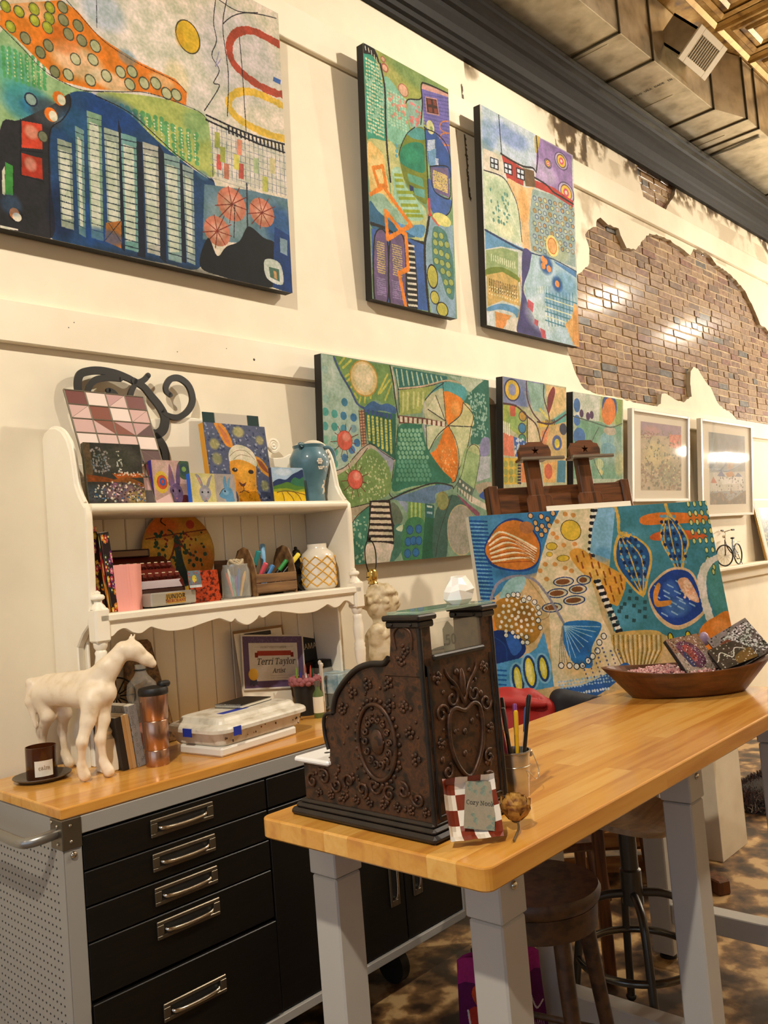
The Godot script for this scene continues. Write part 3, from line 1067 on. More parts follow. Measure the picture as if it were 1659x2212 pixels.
["k","2e2620",4,[[563,160,617,104,686,54],[812,147,789,221,704,286,630,349,571,440],[708,286,752,360,772,456,752,561,719,597,644,550,574,458,541,354,534,256],[816,150,879,213,859,294,830,401,769,521]]],
["k","a9a6b4",7,[[555,173,549,255,559,353]]],
["p","6a3a2c",[[401,255,538,255,693,268,689,294,544,286,400,297]]],
["p","d9cbb0",[[408,259,424,260,423,289,407,288],[435,260,452,261,451,290,434,289],[463,261,480,262,479,290,462,289],[491,261,508,262,507,290,490,289],[520,262,537,263,536,290,518,289],[548,263,566,264,565,291,547,289],[577,263,595,264,594,291,576,290],[607,264,625,265,624,291,606,290],[637,265,655,266,654,291,636,290],[667,265,685,267,684,292,666,290]]],
["c","2f6f54",[[396,316,515,294,536,305,568,415,653,525,719,594,531,621,357,658,368,515]]],
["e","7fae8a",[416,332,9,11,438,331,9,11,461,329,9,12,484,327,9,11,508,326,10,11,532,324,10,12,404,356,9,11,426,354,9,11,449,353,9,12,472,351,9,11,496,350,10,12,519,348,10,11,411,378,9,11,434,377,10,11,457,376,10,11,480,374,10,11,503,373,10,11,527,371,10,11,399,402,9,11,422,401,10,11,445,399,10,11,468,398,10,12,491,397,10,11,515,395,10,11,538,394,10,12,407,424,9,11,429,423,9,11,452,422,9,12,475,421,9,11,499,420,10,11,522,418,10,11,546,417,10,12,395,448,9,11,418,447,9,11,440,446,9,11,463,445,9,11,486,444,9,11,510,442,10,11,534,441,10,11,402,470,9,11,425,469,10,11,448,468,10,11,471,467,10,11,494,466,10,11,518,466,10,11,541,465,10,11,565,464,10,11]],
["e","5a9474",[391,493,9,11,413,493,9,11,436,492,10,11,459,491,10,12,482,490,10,11,505,489,10,11,529,489,10,11,553,488,10,11,398,516,9,11,421,515,9,11,443,515,9,11,466,514,9,12,490,513,9,11,513,512,10,11,537,512,10,12,561,511,10,12,386,539,9,11,409,539,9,11,431,538,9,11,454,537,9,11,477,537,9,11,501,536,10,11,524,536,10,11,548,535,10,12,572,534,10,11,394,562,9,11,416,561,9,11,439,561,10,11,462,560,10,11,485,560,10,11,508,559,10,11,532,559,10,12,556,558,10,11,580,558,10,12,382,585,9,11,404,584,9,11,427,584,10,11,450,584,10,11,473,583,10,11,496,583,10,12,520,583,10,11,543,582,10,12,567,582,10,12]],
["k","8faa7a",10,[[389,328,369,485,347,646,460,627,605,608]]],
["k","2e2620",4,[[396,304,378,425,353,574,334,652,349,675]]],
["c","3a5f8a",[[210,237,256,198,300,211,340,201,386,221,378,251,306,240,209,260]]],
["p","2a5f4a",[[209,260,248,245,385,251,376,484,292,441,229,409,216,329]]],
["e","35487c",[232,253,8,12,256,255,9,13,280,258,9,13,304,260,9,13,329,263,9,13,354,265,9,13]],
["l","c2bf5e",13,[[231,276,234,391],[254,279,257,403],[278,281,281,414],[301,284,304,426],[326,287,328,438],[350,289,352,450]]],
["r","4f6a3a",2,[224,285,245,285],[220,396,241,396],9],
["r","4f6a3a",2,[247,288,268,287],[244,400,265,399],9],
["r","4f6a3a",2,[271,291,292,290],[267,403,288,403],9],
["r","4f6a3a",2,[295,293,316,293],[291,406,312,406],9],
["r","4f6a3a",2,[319,296,340,295],[315,410,336,410],9],
["r","4f6a3a",2,[343,299,365,298],[339,413,361,413],9],
["p","b98a6a",[[182,252,210,243,216,421,191,428,185,354]]],
["r","5a3524",3,[183,257,211,252],[191,414,216,410],12],
["l","5a3524",3,[[196,250,203,425],[182,252,191,428],[210,243,216,421]]],
["c","b9a890",[[38,558,97,529,153,470,191,434,239,414,363,479,356,491,266,442,228,438,152,516,96,562,43,575]]],
["c","8f929a",[[267,430,330,463,366,485,347,545,316,493]]],
["k","2e2620",3,[[38,555,103,528,159,470,197,434,242,411,298,446,366,485],[49,574,108,556,164,504,222,433]]],
["c","75904f",[[54,580,152,516,228,438,291,464,341,539,337,652,232,698,108,731,70,641]]],
["s","b9c08a",99,473,322,693,160,4],
["c","a9987c",[[111,731,225,710,225,721,149,777,111,821]]],
["c","3f7a62",[[123,827,161,766,222,721,208,836,197,996,123,1001]]],
["s","9ab89a",131,765,203,990,40,5],
["k","2e2620",3,[[108,728,225,704],[117,815,161,760,225,715]]],
["l","6a2f22",3,[[104,402,160,416],[104,402,154,459],[104,402,118,484],[104,402,83,482],[104,402,47,456],[104,402,34,413],[104,402,56,369],[104,402,72,336],[104,402,111,323],[104,402,140,336],[104,402,173,369]]],
["o","8a3a2a","d8604a",95,[104,402,39,48]],
["b","eba08a",111,385,24,25,0.7],
["l","6a2f22",3,[[152,589,209,606],[152,589,203,649],[152,589,166,672],[152,589,130,670],[152,589,93,642],[152,589,80,598],[152,589,103,554],[152,589,119,521],[152,589,159,510],[152,589,188,524],[152,589,222,559]]],
["o","8a3a2a","d8604a",92,[152,589,40,48]],
["b","eba08a",159,572,24,25,0.7],
["p","2a1c16",[[223,692,336,687,341,723,357,818,351,913,328,911,200,893,216,807]]],
["p","d3c2a4",[[235,699,328,703,331,719,231,715],[231,728,331,732,334,749,228,744],[228,757,334,762,337,778,224,773],[224,786,337,791,340,808,221,802],[221,814,340,821,343,838,217,830],[217,843,343,851,346,867,214,859],[214,872,346,881,349,897,210,888]]],
["c","d3c2ac",[[203,904,341,912,332,959,311,1005,196,1001]]],
["c","5f6a54",[[342,705,381,723,406,784,378,819,351,806]]],
["c","44705c",[[357,818,418,820,410,868,400,940,337,1007,325,994,354,901]]],
["c","b9c49a",[[364,836,405,814,397,850]]],
["p","6a944e",[[443,700,539,701,535,800,433,791]]],
["l","b4be6a",12,[[461,706,458,785],[485,707,482,786],[510,707,507,787]]],
["p","2a5f5a",[[542,707,600,720,594,789,539,781]]],
["p","cdd3c0",[[553,718,587,723,587,734,552,729]]],
["p","9ab0b4",[[552,751,586,755,585,767,551,762]]],
["c","3f7a4c",[[422,802,532,800,521,996,398,993]]],
["o","274a74","2f6a9c",81,[445,845,21,24,498,842,21,24,432,905,20,24,464,901,21,24,496,903,21,24,427,965,20,24,476,963,21,24]],
["p","225a3c",[[539,781,605,789,582,1001,510,1002]]],
["c","3f5f50",[[607,752,716,664,826,717,737,748,687,830,665,1000,582,1001]]],
["k","2e2620",3,[[716,664,633,853,597,996]]],
["o","b9a87a","a39a84",95,[772,859,95,142]],
["o","8a7a3a","8f8f52",90,[654,696,39,50]],
["c","5f7a94",[[342,681,459,652,590,614,695,613,710,632,610,658,601,708,457,700]]],
["k","2e2620",6,[[336,687,460,639,605,601,711,613,726,626]]],
["c","8f9aa8",[[382,694,436,706,428,754,408,724]]],
["c","9ab074",[[767,567,814,409,862,420,915,444,879,625,822,599]]],
["c","b9bc84",[[830,408,872,376,918,390,916,437]]],
["p","b4b4b4",[[915,444,992,441,987,563,888,591]]],
["c","8a86a8",[[932,349,984,333,995,380,980,434,920,437]]],
["p","5a6a5a",[[767,567,870,631,852,671,750,613]]],
["e","cfc6b0",[773,590,7,9,794,611,7,9,815,625,7,9,837,637,7,9]],
["p","cfc2a8",[[750,619,852,671,984,732,985,766,834,704]]],
["l","3a2a22",4,[[757,622,753,648],[776,632,772,658],[795,643,790,669],[814,653,809,679],[833,664,828,690],[852,674,848,701]]],
["c","8c4a5a",[[748,658,818,710,898,764,880,784,801,717]]],
["c","a9987c",[[879,611,986,590,988,638,919,665]]],
["c","2a4f94",[[902,671,972,624,989,631,986,698]]],
["k","2e2620",3,[[726,632,784,554,830,415,881,379,920,437,870,631]]]],
	ringp = [["p","7f86a4",[[-3,1,626,-2,639,137,307,92,361,232,-7,228]]],
["b","5a6a9a",306,156,168,96,0.6],
["p","8fae9c",[[351,9,656,12,622,262,446,258]]],
["p","dcb87a",[[656,12,995,14,992,202,711,322]]],
["e","3a3c5a",[137,103,119,97]],
["e","d8b03a",[137,103,102,84]],
["e","8f90b0",[137,100,54,50]],
["c","a3aa4a",[[-7,228,222,242,360,312,357,504,-9,383]]],
["b","7fae6a",165,372,136,94,0.5],
["p","c25a3a",[[99,243,181,229,179,324,106,329]]],
["o","3a3a4a","b98f3a",82,[290,316,61,47]],
["o","3a3a4a","3f7a9c",82,[280,420,61,47]],
["o","3a3a4a","4f8a6a",82,[278,516,61,48]],
["p","d87a5a",[[-11,468,149,498,160,671,-14,661]]],
["p","3f5f9a",[[149,498,342,537,340,665,174,670]]],
["s","c3ccd4",162,513,326,649,20,16],
["l","e6dcc4",19,[[9,381,8,467],[36,386,34,474],[62,391,61,482],[89,395,87,490]]],
["c","d8c49a",[[360,312,502,367,573,543,570,723,382,728,357,504]]],
["p","c9a86a",[[517,350,991,270,984,713,585,723]]],
["p","5a9a8a",[[710,338,992,219,990,321,740,370]]],
["p","d8b53a",[[532,357,650,334,802,333,802,366,546,397]]],
["l","3a2a22",14,[[657,325,656,366],[684,323,683,365],[711,322,710,363],[738,320,737,361],[766,318,765,360],[793,316,793,358]]],
["e","d8c86a",[563,236,21,13,589,251,20,13,616,265,21,13,642,280,21,13,669,295,21,13,696,309,21,13]],
["c","7a2f2a",[[777,17,806,82,696,273,684,125]]],
["e","4a5a8a",[836,523,81,70]],
["e","d8c03a",[836,528,43,43]],
["e","3a3a4a",[942,392,63,54]],
["p","d88a5a",[[589,428,710,388,647,573,573,543]]],
["p","d3ae3a",[[-14,684,228,684,225,906,-18,908]]],
["e","9a9a4a",[30,737,34,29,29,802,34,29,28,867,34,29,110,735,35,29,109,800,35,29,108,866,35,30,192,733,35,30,191,799,35,30,190,865,35,30]],
["l","2a2222",19,[[214,693,253,691],[214,718,253,717],[213,743,252,742],[213,768,252,768],[213,794,251,793],[212,819,251,818],[212,844,251,844],[211,870,250,869],[211,895,250,895]]],
["p","d8824a",[[256,683,497,692,479,888,253,890]]],
["p","e0a85a",[[614,714,843,691,793,885,612,886]]],
["e","c9603a",[688,786,66,69]],
["p","3f7a8c",[[843,683,985,679,965,883,824,884]]],
["k","4a2a2a",16,[[351,9,362,151,446,274,561,347],[-7,228,194,236,360,312,502,384,573,543],[517,350,741,353,992,253],[626,15,624,130,711,322,619,459,557,576],[360,312,357,504,382,696]]]],
	egg = [["p","c3c4b0",[[7,-1,537,8,534,259,4,238]]],
["p","6f9a7a",[[106,267,534,259,721,304,955,272,969,830,-3,842,1,469]]],
["b","a3b4a8",719,531,306,189,0.6],
["p","a9ae6a",[[537,-1,998,8,975,270,497,261]]],
["l","7f9a4a",22,[[860,10,845,278],[887,8,872,276],[915,5,900,275],[942,3,928,273],[970,1,955,272]]],
["e","3f6aa0",[73,127,61,68,72,273,61,53,114,425,110,82]],
["e","4a2a4a",[158,201,38,39,281,220,39,40,352,203,39,40]],
["c","3a4a84",[[573,33,687,-4,840,11,858,144,722,266,571,238]]],
["c","d8792a",[[629,38,725,2,820,51,831,184,722,276,601,264,553,165]]],
["e","7fa8a8",[655,439,136,79]],
["e","b3a48a",[721,342,130,45]],
["e","6a9aa4",[681,532,152,67]],
["e","b4be8a",[492,688,88,55]],
["e","c9c07a",[528,771,44,33]],
["b","dcb86a",912,677,118,153,0.5],
["l","8a9a8a",8,[[315,364,346,765],[357,416,386,764],[400,469,426,763],[443,523,466,763],[489,354,506,762],[532,408,547,761],[576,462,588,760],[621,516,629,759],[668,345,671,759],[713,399,713,758],[758,454,755,757],[804,509,797,756],[852,335,840,755],[899,390,883,755]]],
["k","4a5a4a",12,[[4,238,352,270,721,304,975,251],[496,317,349,490,419,690,565,835]]]],
	seabed = [["p","3f7fa8",[[0,0,362,-1,314,76,227,289,153,298,12,418,-15,304]]],
["b","5f9cc0",77,55,70,52,0.5],
["b","2a5f94",157,273,106,42,0.6],
["r","1c4a86",6,[0,22,66,30],[-1,400,49,409],22],
["r","8fbcd0",2,[0,31,53,38],[-1,408,35,416],22],
["c","1c3f7c",[[45,139,99,57,160,22,209,40,251,106,260,178,231,255,170,278,75,251,45,208]]],
["c","c8762a",[[48,148,106,57,166,32,214,54,246,115,255,178,229,246,164,269,83,243,51,201]]],
["k","ecd8b0",7,[[62,124,109,84,170,116,242,176],[63,143,119,110,178,137,238,188],[63,162,129,135,186,157,234,200],[63,181,138,161,194,177,230,212],[64,200,148,186,203,197,227,224],[64,219,157,212,211,217,223,236]]],
["k","9a4a1a",3,[[56,140,114,102,175,134,239,194],[58,158,124,128,182,155,236,204],[59,175,133,153,190,175,232,214],[61,193,143,179,197,195,229,224],[62,210,153,204,205,215,225,235],[63,228,162,230,212,235,222,245]]],
["e","a86a3a",[215,72,28,30]],
["p","2f6f9c",[[229,-3,362,0,307,75,263,152,252,97]]],
["o","1c2a4a","d8a86a",73,[239,17,11,16,281,24,11,16,254,53,10,16,278,71,11,16,304,39,11,16,330,12,11,16,256,82,11,16,288,92,11,16,270,112,11,15,307,71,11,16]],
["p","e3cfa4",[[359,-2,496,0,471,90,443,233,439,358,458,537,478,609,516,754,369,833,220,817,248,508,220,315,260,205,304,93]]],
["b","d8ac6a",355,215,66,79,0.4],
["b","eadcbc",353,435,80,103,0.5],
["b","d8a85a",348,728,101,75,0.5],
["o","4a4028","dcb63a",93,[391,101,42,52]],
["o","6a5428","dcb63a",87,[303,171,23,19,289,208,13,12,341,233,26,16]],
["e","d3924a",[379,20,10,12,411,28,10,12,341,53,10,11,317,111,10,11,352,170,10,11,397,169,10,11,304,258,10,11,266,254,10,11,342,280,10,11,366,296,10,11,242,282,10,11,329,131,10,11,262,324,10,11]],
["p","ece4d0",[[491,0,517,2,444,340,421,338]]],
["r","1c1c22",13,[491,11,512,13],[426,325,445,327],11],
["p","7fb0c8",[[519,2,593,3,580,118,552,198,531,260,453,216,483,91]]],
["b","4a8ab4",504,230,45,45,0.5],
["p","3f7f8c",[[594,-1,1001,-3,1005,666,811,729,690,640,494,603,484,470,531,260]]],
["b","5a98a4",658,200,94,109,0.5],
["b","2f7a88",874,126,98,93,0.5],
["b","5aa0b8",551,532,83,69,0.6],
["c","d8752a",[[692,63,764,45,887,55,984,78,979,107,903,110,795,105,698,101]]],
["c","cf5f2a",[[721,159,773,141,888,146,967,178,955,196,863,192,733,184]]],
["o","2a5a4c","d8cf7a",67,[915,12,9,19,943,13,9,19,971,13,9,19,999,13,9,19,914,61,9,19,941,61,9,19,969,61,9,19,998,62,9,19,912,108,9,18,940,109,9,19,968,109,9,19,996,110,9,19,910,156,9,19,938,157,9,19,966,157,9,19,994,158,9,19,909,204,9,18,936,204,9,18,964,205,9,19,992,206,9,19,957,256,9,18,985,257,9,18,955,303,9,19,983,304,9,19]],
["c","d3a84a",[[585,137,554,208,550,289,583,374,641,454,679,367,709,279,704,214,664,163,621,131]]],
["c","1f4f84",[[592,150,565,214,560,287,589,363,638,434,671,357,698,277,694,218,660,173,623,145]]],
["k","d3a84a",6,[[591,138,583,257,641,454],[591,138,619,261,641,454],[591,138,664,266,641,454]]],
["e","5a9ab4",[595,139,7,9,610,140,7,9,627,142,7,9,647,144,7,9]],
["e","14284c",[591,167,7,9,609,169,7,9,630,171,7,9,654,173,7,9]],
["e","5a9ab4",[588,196,7,9,608,198,7,9,632,200,7,9,661,203,7,9]],
["e","14284c",[584,224,7,9,607,226,7,9,635,229,7,9,668,232,7,9]],
["e","5a9ab4",[581,252,7,9,607,254,7,9,638,258,7,9,675,261,7,9]],
["e","14284c",[588,281,7,9,611,283,7,9,639,286,7,9,672,290,7,9]],
["e","5a9ab4",[595,310,7,9,615,312,7,9,640,315,7,9,668,318,7,9]],
["e","14284c",[602,339,6,9,620,341,7,9,640,343,7,9,665,346,7,9]],
["e","5a9ab4",[610,368,7,8,624,369,7,9,641,371,7,9,662,374,7,9]],
["c","d3a84a",[[806,63,771,126,763,201,789,287,819,379,857,276,886,203,860,115,827,65]]],
["c","1f4f84",[[809,76,778,133,771,200,793,278,818,360,851,267,877,202,855,123,826,78]]],
["k","d3a84a",6,[[813,64,777,187,819,379],[813,64,810,190,819,379],[813,64,853,194,819,379]]],
["e","5a9ab4",[785,65,7,9,801,66,7,9,819,68,7,9,840,70,7,9]],
["e","14284c",[781,94,7,9,800,96,7,9,821,98,7,9,847,100,7,9]],
["e","5a9ab4",[778,123,7,9,799,125,7,9,824,127,7,9,854,130,7,9]],
["e","14284c",[774,152,7,9,798,154,7,9,826,157,7,9,861,160,7,9]],
["e","5a9ab4",[770,181,7,9,797,183,7,9,829,186,7,9,868,190,7,9]],
["e","14284c",[777,210,7,9,801,213,7,9,830,216,7,9,864,219,7,9]],
["e","5a9ab4",[784,240,7,9,805,242,7,9,830,245,7,9,860,248,7,9]],
["e","14284c",[791,270,7,9,810,272,7,9,831,274,7,9,857,277,7,9]],
["e","5a9ab4",[799,299,7,9,814,301,7,9,832,303,7,9,853,305,7,9]],
["k","d3a84a",14,[[594,-1,596,64,590,129,626,150],[813,-3,815,35,823,64]]],
["c","d89a3a",[[369,216,396,190,432,204,470,254,525,296,581,365,536,476,513,478,473,442,439,358,390,281]]],
["b","e8bf6a",461,315,52,61,0.6],
["l","8a4a1c",7,[[396,229,399,254],[423,209,426,234],[452,221,454,246],[412,262,414,287],[453,266,455,292],[480,267,482,293],[438,314,441,339],[466,304,469,329],[495,316,498,341],[520,305,522,330],[465,362,468,387],[494,351,496,377],[537,347,539,373],[561,341,563,367],[487,395,489,421],[511,389,513,415],[544,402,546,428],[516,435,518,460],[559,382,561,407]]],
["e","2a3f6c",[327,344,42,23]],
["e","cfc3a0",[327,344,37,18]],
["e","7a4a24",[324,344,28,13]],
["e","2a3f6c",[409,345,30,23]],
["e","cfc3a0",[409,345,25,18]],
["e","7a4a24",[406,345,16,13]],
["e","2a3f6c",[296,395,42,23]],
["e","cfc3a0",[296,395,37,18]],
["e","7a4a24",[293,395,28,13]],
["e","2a3f6c",[379,386,37,23]],
["e","cfc3a0",[379,386,32,18]],
["e","7a4a24",[376,386,23,13]],
["e","2a3f6c",[357,436,45,23]],
["e","cfc3a0",[357,436,39,18]],
["e","7a4a24",[354,436,31,12]],
["e","2a3f6c",[265,459,41,23]],
["e","cfc3a0",[265,459,36,18]],
["e","7a4a24",[262,459,27,12]],
["p","ece4d0",[[450,350,473,346,529,612,505,616]]],
["r","1c1c22",13,[454,359,472,357],[506,605,524,602],9],
["p","2a4a4c",[[586,411,600,414,597,431,583,428],[607,449,622,452,618,470,604,466],[639,471,654,474,650,492,636,488],[554,470,568,472,564,490,550,486],[590,483,605,486,601,503,587,500],[609,512,624,515,620,533,606,529],[525,502,540,504,536,522,522,518],[552,532,566,534,562,552,548,548],[510,553,524,555,521,573,507,569],[628,542,642,545,639,562,624,558],[579,553,594,556,590,573,576,570],[536,485,550,488,546,505,532,502],[634,502,649,505,645,523,631,519],[485,514,499,517,496,534,482,530],[577,446,591,448,588,466,573,462]]],
["c","dcb78a",[[664,438,720,363,799,326,875,362,900,504,899,559,831,614,748,630,680,558]]],
["c","1c3f8c",[[671,439,726,373,797,339,866,370,892,503,892,549,826,596,751,608,690,541]]],
["b","5a86b8",773,525,71,53,0.6],
["b","4a78b4",765,432,40,54,0.5],
["l","8fb0cc",6,[[785,473,807,491],[754,492,776,509],[732,460,753,477],[780,443,802,460],[793,492,815,510],[730,499,751,516],[733,435,754,452],[807,445,829,462],[782,520,804,537],[704,487,725,504],[754,408,776,425],[830,469,852,486],[751,542,772,559],[689,453,710,470],[794,394,815,411],[835,511,856,528],[707,543,728,561],[697,407,718,424]]],
["c","dfa47a",[[804,391,846,387,872,455,878,511,844,497,811,447]]],
["s","eac2a0",816,397,868,500,40,5],
["c","d88a3a",[[685,450,710,398,724,409,701,479,756,486,748,508,688,509]]],
["k","dcd3c0",36,[[1012,306,948,332,911,394,903,486,910,589]]],
["c","4a8a84",[[1010,316,1016,472,1005,574,948,585,930,480,941,369]]],
["o","3a5a3c","c9c46a",62,[975,345,8,20,968,368,8,20]],
["c","df7f2a",[[837,697,870,629,935,592,1004,583,998,793,837,769]]],
["b","e8a05a",951,640,49,45,0.5],
["k","8f8a94",10,[[36,395,72,323,139,297,208,318,250,388,276,460,299,533]]],
["c","9ac0bc",[[71,391,116,311,181,306,151,376]]],
["k","a8845a",3,[[188,311,238,421,250,491,211,512]]],
["c","d8802a",[[17,544,37,471,91,402,75,468,40,531]]],
["c","a8772a",[[51,414,114,388,174,413,212,504,199,578,148,613,85,554,41,522]]],
["b","7a5420",151,478,48,58,0.5],
["c","16306c",[[21,545,86,545,130,585,139,637,105,673,34,687,12,676]]],
["c","2f5fa8",[[71,560,111,574,125,627,87,654]]],
["k","1c4a86",3,[[29,562,65,609,62,683]]],
["e","e6dcc6",[129,484,6,8,119,493,6,8,134,464,6,8,139,505,6,8,107,476,6,8,154,469,6,8,118,517,6,8,119,448,6,8,159,502,6,8,95,496,6,8,150,444,6,8,136,531,6,8,97,454,6,8,173,478,6,8,99,525,6,8,130,427,6,8,161,526,6,8,81,481,6,8,170,444,6,8,120,547,6,8,101,430,6,8,183,499,6,8,80,518,6,8,150,417,6,8,152,549,6,8,76,456,6,8,188,458,6,8,98,551,6,8,116,409,6,8,182,526,6,8,65,498,6,8,173,419,6,8,132,566,6,8,81,428,6,8,200,483,6,8,76,542,6,8,139,396,6,8,172,554,6,8,58,469,6,8,195,434,6,8,107,573,6,8,97,402,6,8,202,515,6,8,57,521,6,8,166,395,6,8,151,577,6,8]],
["o","1c2434","e8e0cc",78,[104,383,9,12,125,381,10,13,142,383,9,13,182,405,10,12,201,425,10,13,211,452,9,13,212,478,10,12,204,511,10,13,207,545,9,12,160,411,10,13,74,561,9,12,100,552,9,12,118,575,9,12,132,602,9,12,149,580,9,12,149,605,10,12]],
["p","4f94bc",[[11,684,127,669,180,635,218,564,227,709,223,817,9,830]]],
["l","1c5a94",6,[[10,708,54,718],[9,729,52,739],[8,750,49,759],[8,771,46,780],[7,792,44,801],[7,813,41,822]]],
["e","7fb4cc",[93,763,31,77]],
["e","22406a",[93,763,22,68]],
["e","dcc83a",[93,763,14,56]],
["e","e6da7a",[91,762,8,40]],
["e","7fb4cc",[142,737,34,84]],
["e","22406a",[142,737,25,75]],
["e","dcc83a",[142,737,17,63]],
["e","e6da7a",[140,737,11,47]],
["e","7fb4cc",[194,729,31,70]],
["e","22406a",[194,729,22,61]],
["e","dcc83a",[194,729,13,49]],
["e","e6da7a",[192,729,7,32]],
["c","2a70ac",[[298,541,369,533,441,552,443,587,394,667,381,755,312,722,287,617]]],
["b","1c4f8c",353,643,50,59,0.5],
["r","9cc4d8",3,[300,550,305,721],[300,550,441,573],8],
["k","8a8474",3,[[298,541,276,615,259,714],[298,541,280,616,269,716],[298,541,284,616,279,717],[298,541,287,617,289,719]]],
["o","1c2434","ece4d0",75,[264,728,12,15,296,733,12,15,323,741,12,16,346,741,12,15,371,723,12,16,392,705,12,16,415,683,12,16,428,646,12,16,450,619,12,16]],
["c","c9a45a",[[479,627,539,609,669,623,693,667,673,744,619,788,527,782,492,716]]],
["r","6a4a1c",3,[490,620,482,689,501,765],[685,648,676,718,631,785],11],
["r","ece0c0",3,[499,621,491,690,507,766],[675,646,666,716,624,784],10],
["c","2f5fa0",[[224,834,334,827,435,793,516,754,526,790,408,874,316,900,219,874]]],
["g","9fc0d8",238,836,495,794,22,3,4,5],
["g","cfdce0",242,862,439,862,18,2,4,6],
["e","5a5a7a",[350,660,3,5,384,697,3,5,418,734,3,5,452,771,3,5,486,808,3,5,381,678,3,5,415,715,4,5,449,752,3,5,483,789,3,5,357,800,3,5,412,695,4,5,446,732,4,5,480,769,3,5,354,781,3,5,409,676,4,5,443,713,4,5,477,750,3,5,351,762,3,5,385,799,3,5,440,693,4,5,474,731,3,5,348,743,4,5,382,779,3,5,437,674,4,5,471,711,4,5,345,723,4,5,379,760,3,5,412,797,3,5,468,692,4,5,503,729,3,5,376,741,3,5,409,778,3,5,443,815,3,5,499,709,3,5,372,722,3,5,406,759,3,5,440,796,3,5,496,690,3,5,369,702,3,5,403,739,3,5]],
["e","1c2434",[725,671,13,31]],
["e","e0c21c",[725,671,9,26]],
["e","1c2434",[761,690,11,23]],
["e","e0c21c",[761,690,7,17]],
["e","1c2434",[802,665,13,22]],
["e","e0c21c",[802,665,9,17]],
["p","ece4d0",[[289,885,308,886,306,898,287,898]]],
["p","1c1c22",[[308,886,326,886,325,899,306,899]]],
["p","ece4d0",[[326,886,345,887,343,899,325,900]]],
["p","1c1c22",[[345,887,364,888,362,900,343,900]]],
["p","ece4d0",[[364,888,383,889,381,901,362,901]]],
["p","1c1c22",[[383,889,402,889,400,902,381,902]]],
["p","ece4d0",[[402,889,421,890,420,903,400,903]]],
["p","1c1c22",[[421,890,441,891,439,903,419,903]]]],
	forest = [["p","9a7a94",[[0,0,1000,0,1000,170,0,190]]],
["b","c9847a",250,120,250,90,0.6],
["s","5a4a3a",0,100,1000,260,60,14],
["p","d8553f",[[690,150,1000,130,1000,360,700,340]]],
["s","f08a6a",700,150,990,330,40,20],
["b","c9b26a",400,520,420,260,0.6],
["b","6a7a4a",700,750,320,220,0.5],
["b","e0cf8a",300,450,160,220,0.6],
["s","4a5a3a",0,250,1000,1000,120,22],
["s","dcc88a",50,300,950,900,90,16],
["s","8a6a4a",0,600,1000,1000,80,24],
["k","5a3a2a",20,[[150,560,200,620,260,590,240,760]]],
["k","7a2f2a",10,[[0,200,200,160,260,210,60,230]]]],
	market = [["b","6a7078",500,120,500,200,0.6],
["b","4a5a4a",100,200,160,300,0.6],
["b","9a8a7a",700,250,300,120,0.5],
["p","cfcbbf",[[0,560,1000,520,1000,800,0,820]]],
["p","3f5f9c",[[200,600,310,520,430,610]]],
["p","c9824a",[[430,560,600,520,690,590,480,620]]],
["p","4a6a9c",[[680,600,790,540,900,600]]],
["p","b85a3a",[[30,700,100,610,190,700]]],
["p","e6e4dc",[[300,620,900,600,900,700,310,720]]],
["s","2f2f3a",180,600,980,900,60,14],
["p","4a4640",[[0,850,300,830,520,960,1000,800,1000,1000,0,1000]]],
["s","8a6a4a",0,820,1000,1000,60,20],
["b","d88a5a",560,430,120,90,0.5]],
	night_meadow = [["b","4a4a3c",600,250,420,260,0.6],
["p","5a4a30",[[0,0,110,0,120,520,0,560]]],
["s","8a8478",120,60,420,500,70,16],
["s","d0cbb8",540,120,640,480,22,14],
["s","5c6a70",100,200,400,480,30,14],
["p","7a3f16",[[0,520,300,560,560,620,400,640,0,640]]],
["p","a8521a",[[440,500,1000,490,1000,560,520,580]]],
["c","8a4f1c",[[380,640,620,560,820,590,1000,680,1000,730,800,670,560,640]]],
["s","c9bfa4",400,470,1000,540,26,14],
["b","8a6a70",600,820,420,200,0.7],
["b","b39450",850,880,240,180,0.7],
["b","4a5560",120,820,220,160,0.6],
["s","d8c8b0",100,640,1000,980,90,16],
["s","3a2c2c",50,640,1000,1000,80,15],
["s","2f5a80",100,760,1000,960,24,18],
["s","8a5a70",400,660,1000,860,30,16]],
	rabbit = [["b","d3b4a0",300,200,320,220,0.6],
["e","3f5a3c",[860,200,200,230]],
["e","2f4a4a",[860,200,130,150]],
["e","7a9a4a",[850,190,60,60]],
["e","d8b23a",[210,500,190,250]],
["e","c2502a",[230,500,140,160]],
["e","3a5a9a",[240,490,80,90]],
["e","c23a2a",[240,490,36,40]],
["e","6a2f2a",[820,900,140,120]],
["c","7a5a7c",[[400,560,420,300,460,80,520,240,560,540]]],
["c","8a5a6a",[[430,480,450,300,465,140,500,300]]],
["c","5f4a6c",[[600,560,620,300,700,60,740,200,690,560]]],
["c","7c6486",[[430,600,560,520,700,580,760,760,690,980,580,1000,460,940,420,760]]],
["b","a88aa4",560,720,90,120,0.6],
["e","1c1420",[500,690,22,34,670,690,22,34]],
["c","c98a7a",[[550,850,600,850,580,890]]],
["k","2a1c28",8,[[580,890,580,930,530,960],[580,930,630,955]]]],
	hares = [["p","cdbf78",[[0,0,530,0,530,1000,0,1000]]],
["b","d8cc94",250,300,240,280,0.6],
["c","8f8a90",[[220,460,150,200,110,30,190,80,260,380],[330,440,380,200,480,30,450,180,380,460]]],
["c","c98f8a",[[205,380,160,180,150,100,210,250]]],
["c","9a969e",[[180,540,290,400,400,530,420,720,350,900,290,1000,220,920,170,720]]],
["b","c3bfc4",290,640,70,150,0.6],
["e","1c1a20",[230,640,20,34,360,640,20,34]],
["c","b8807a",[[270,840,320,840,295,880]]],
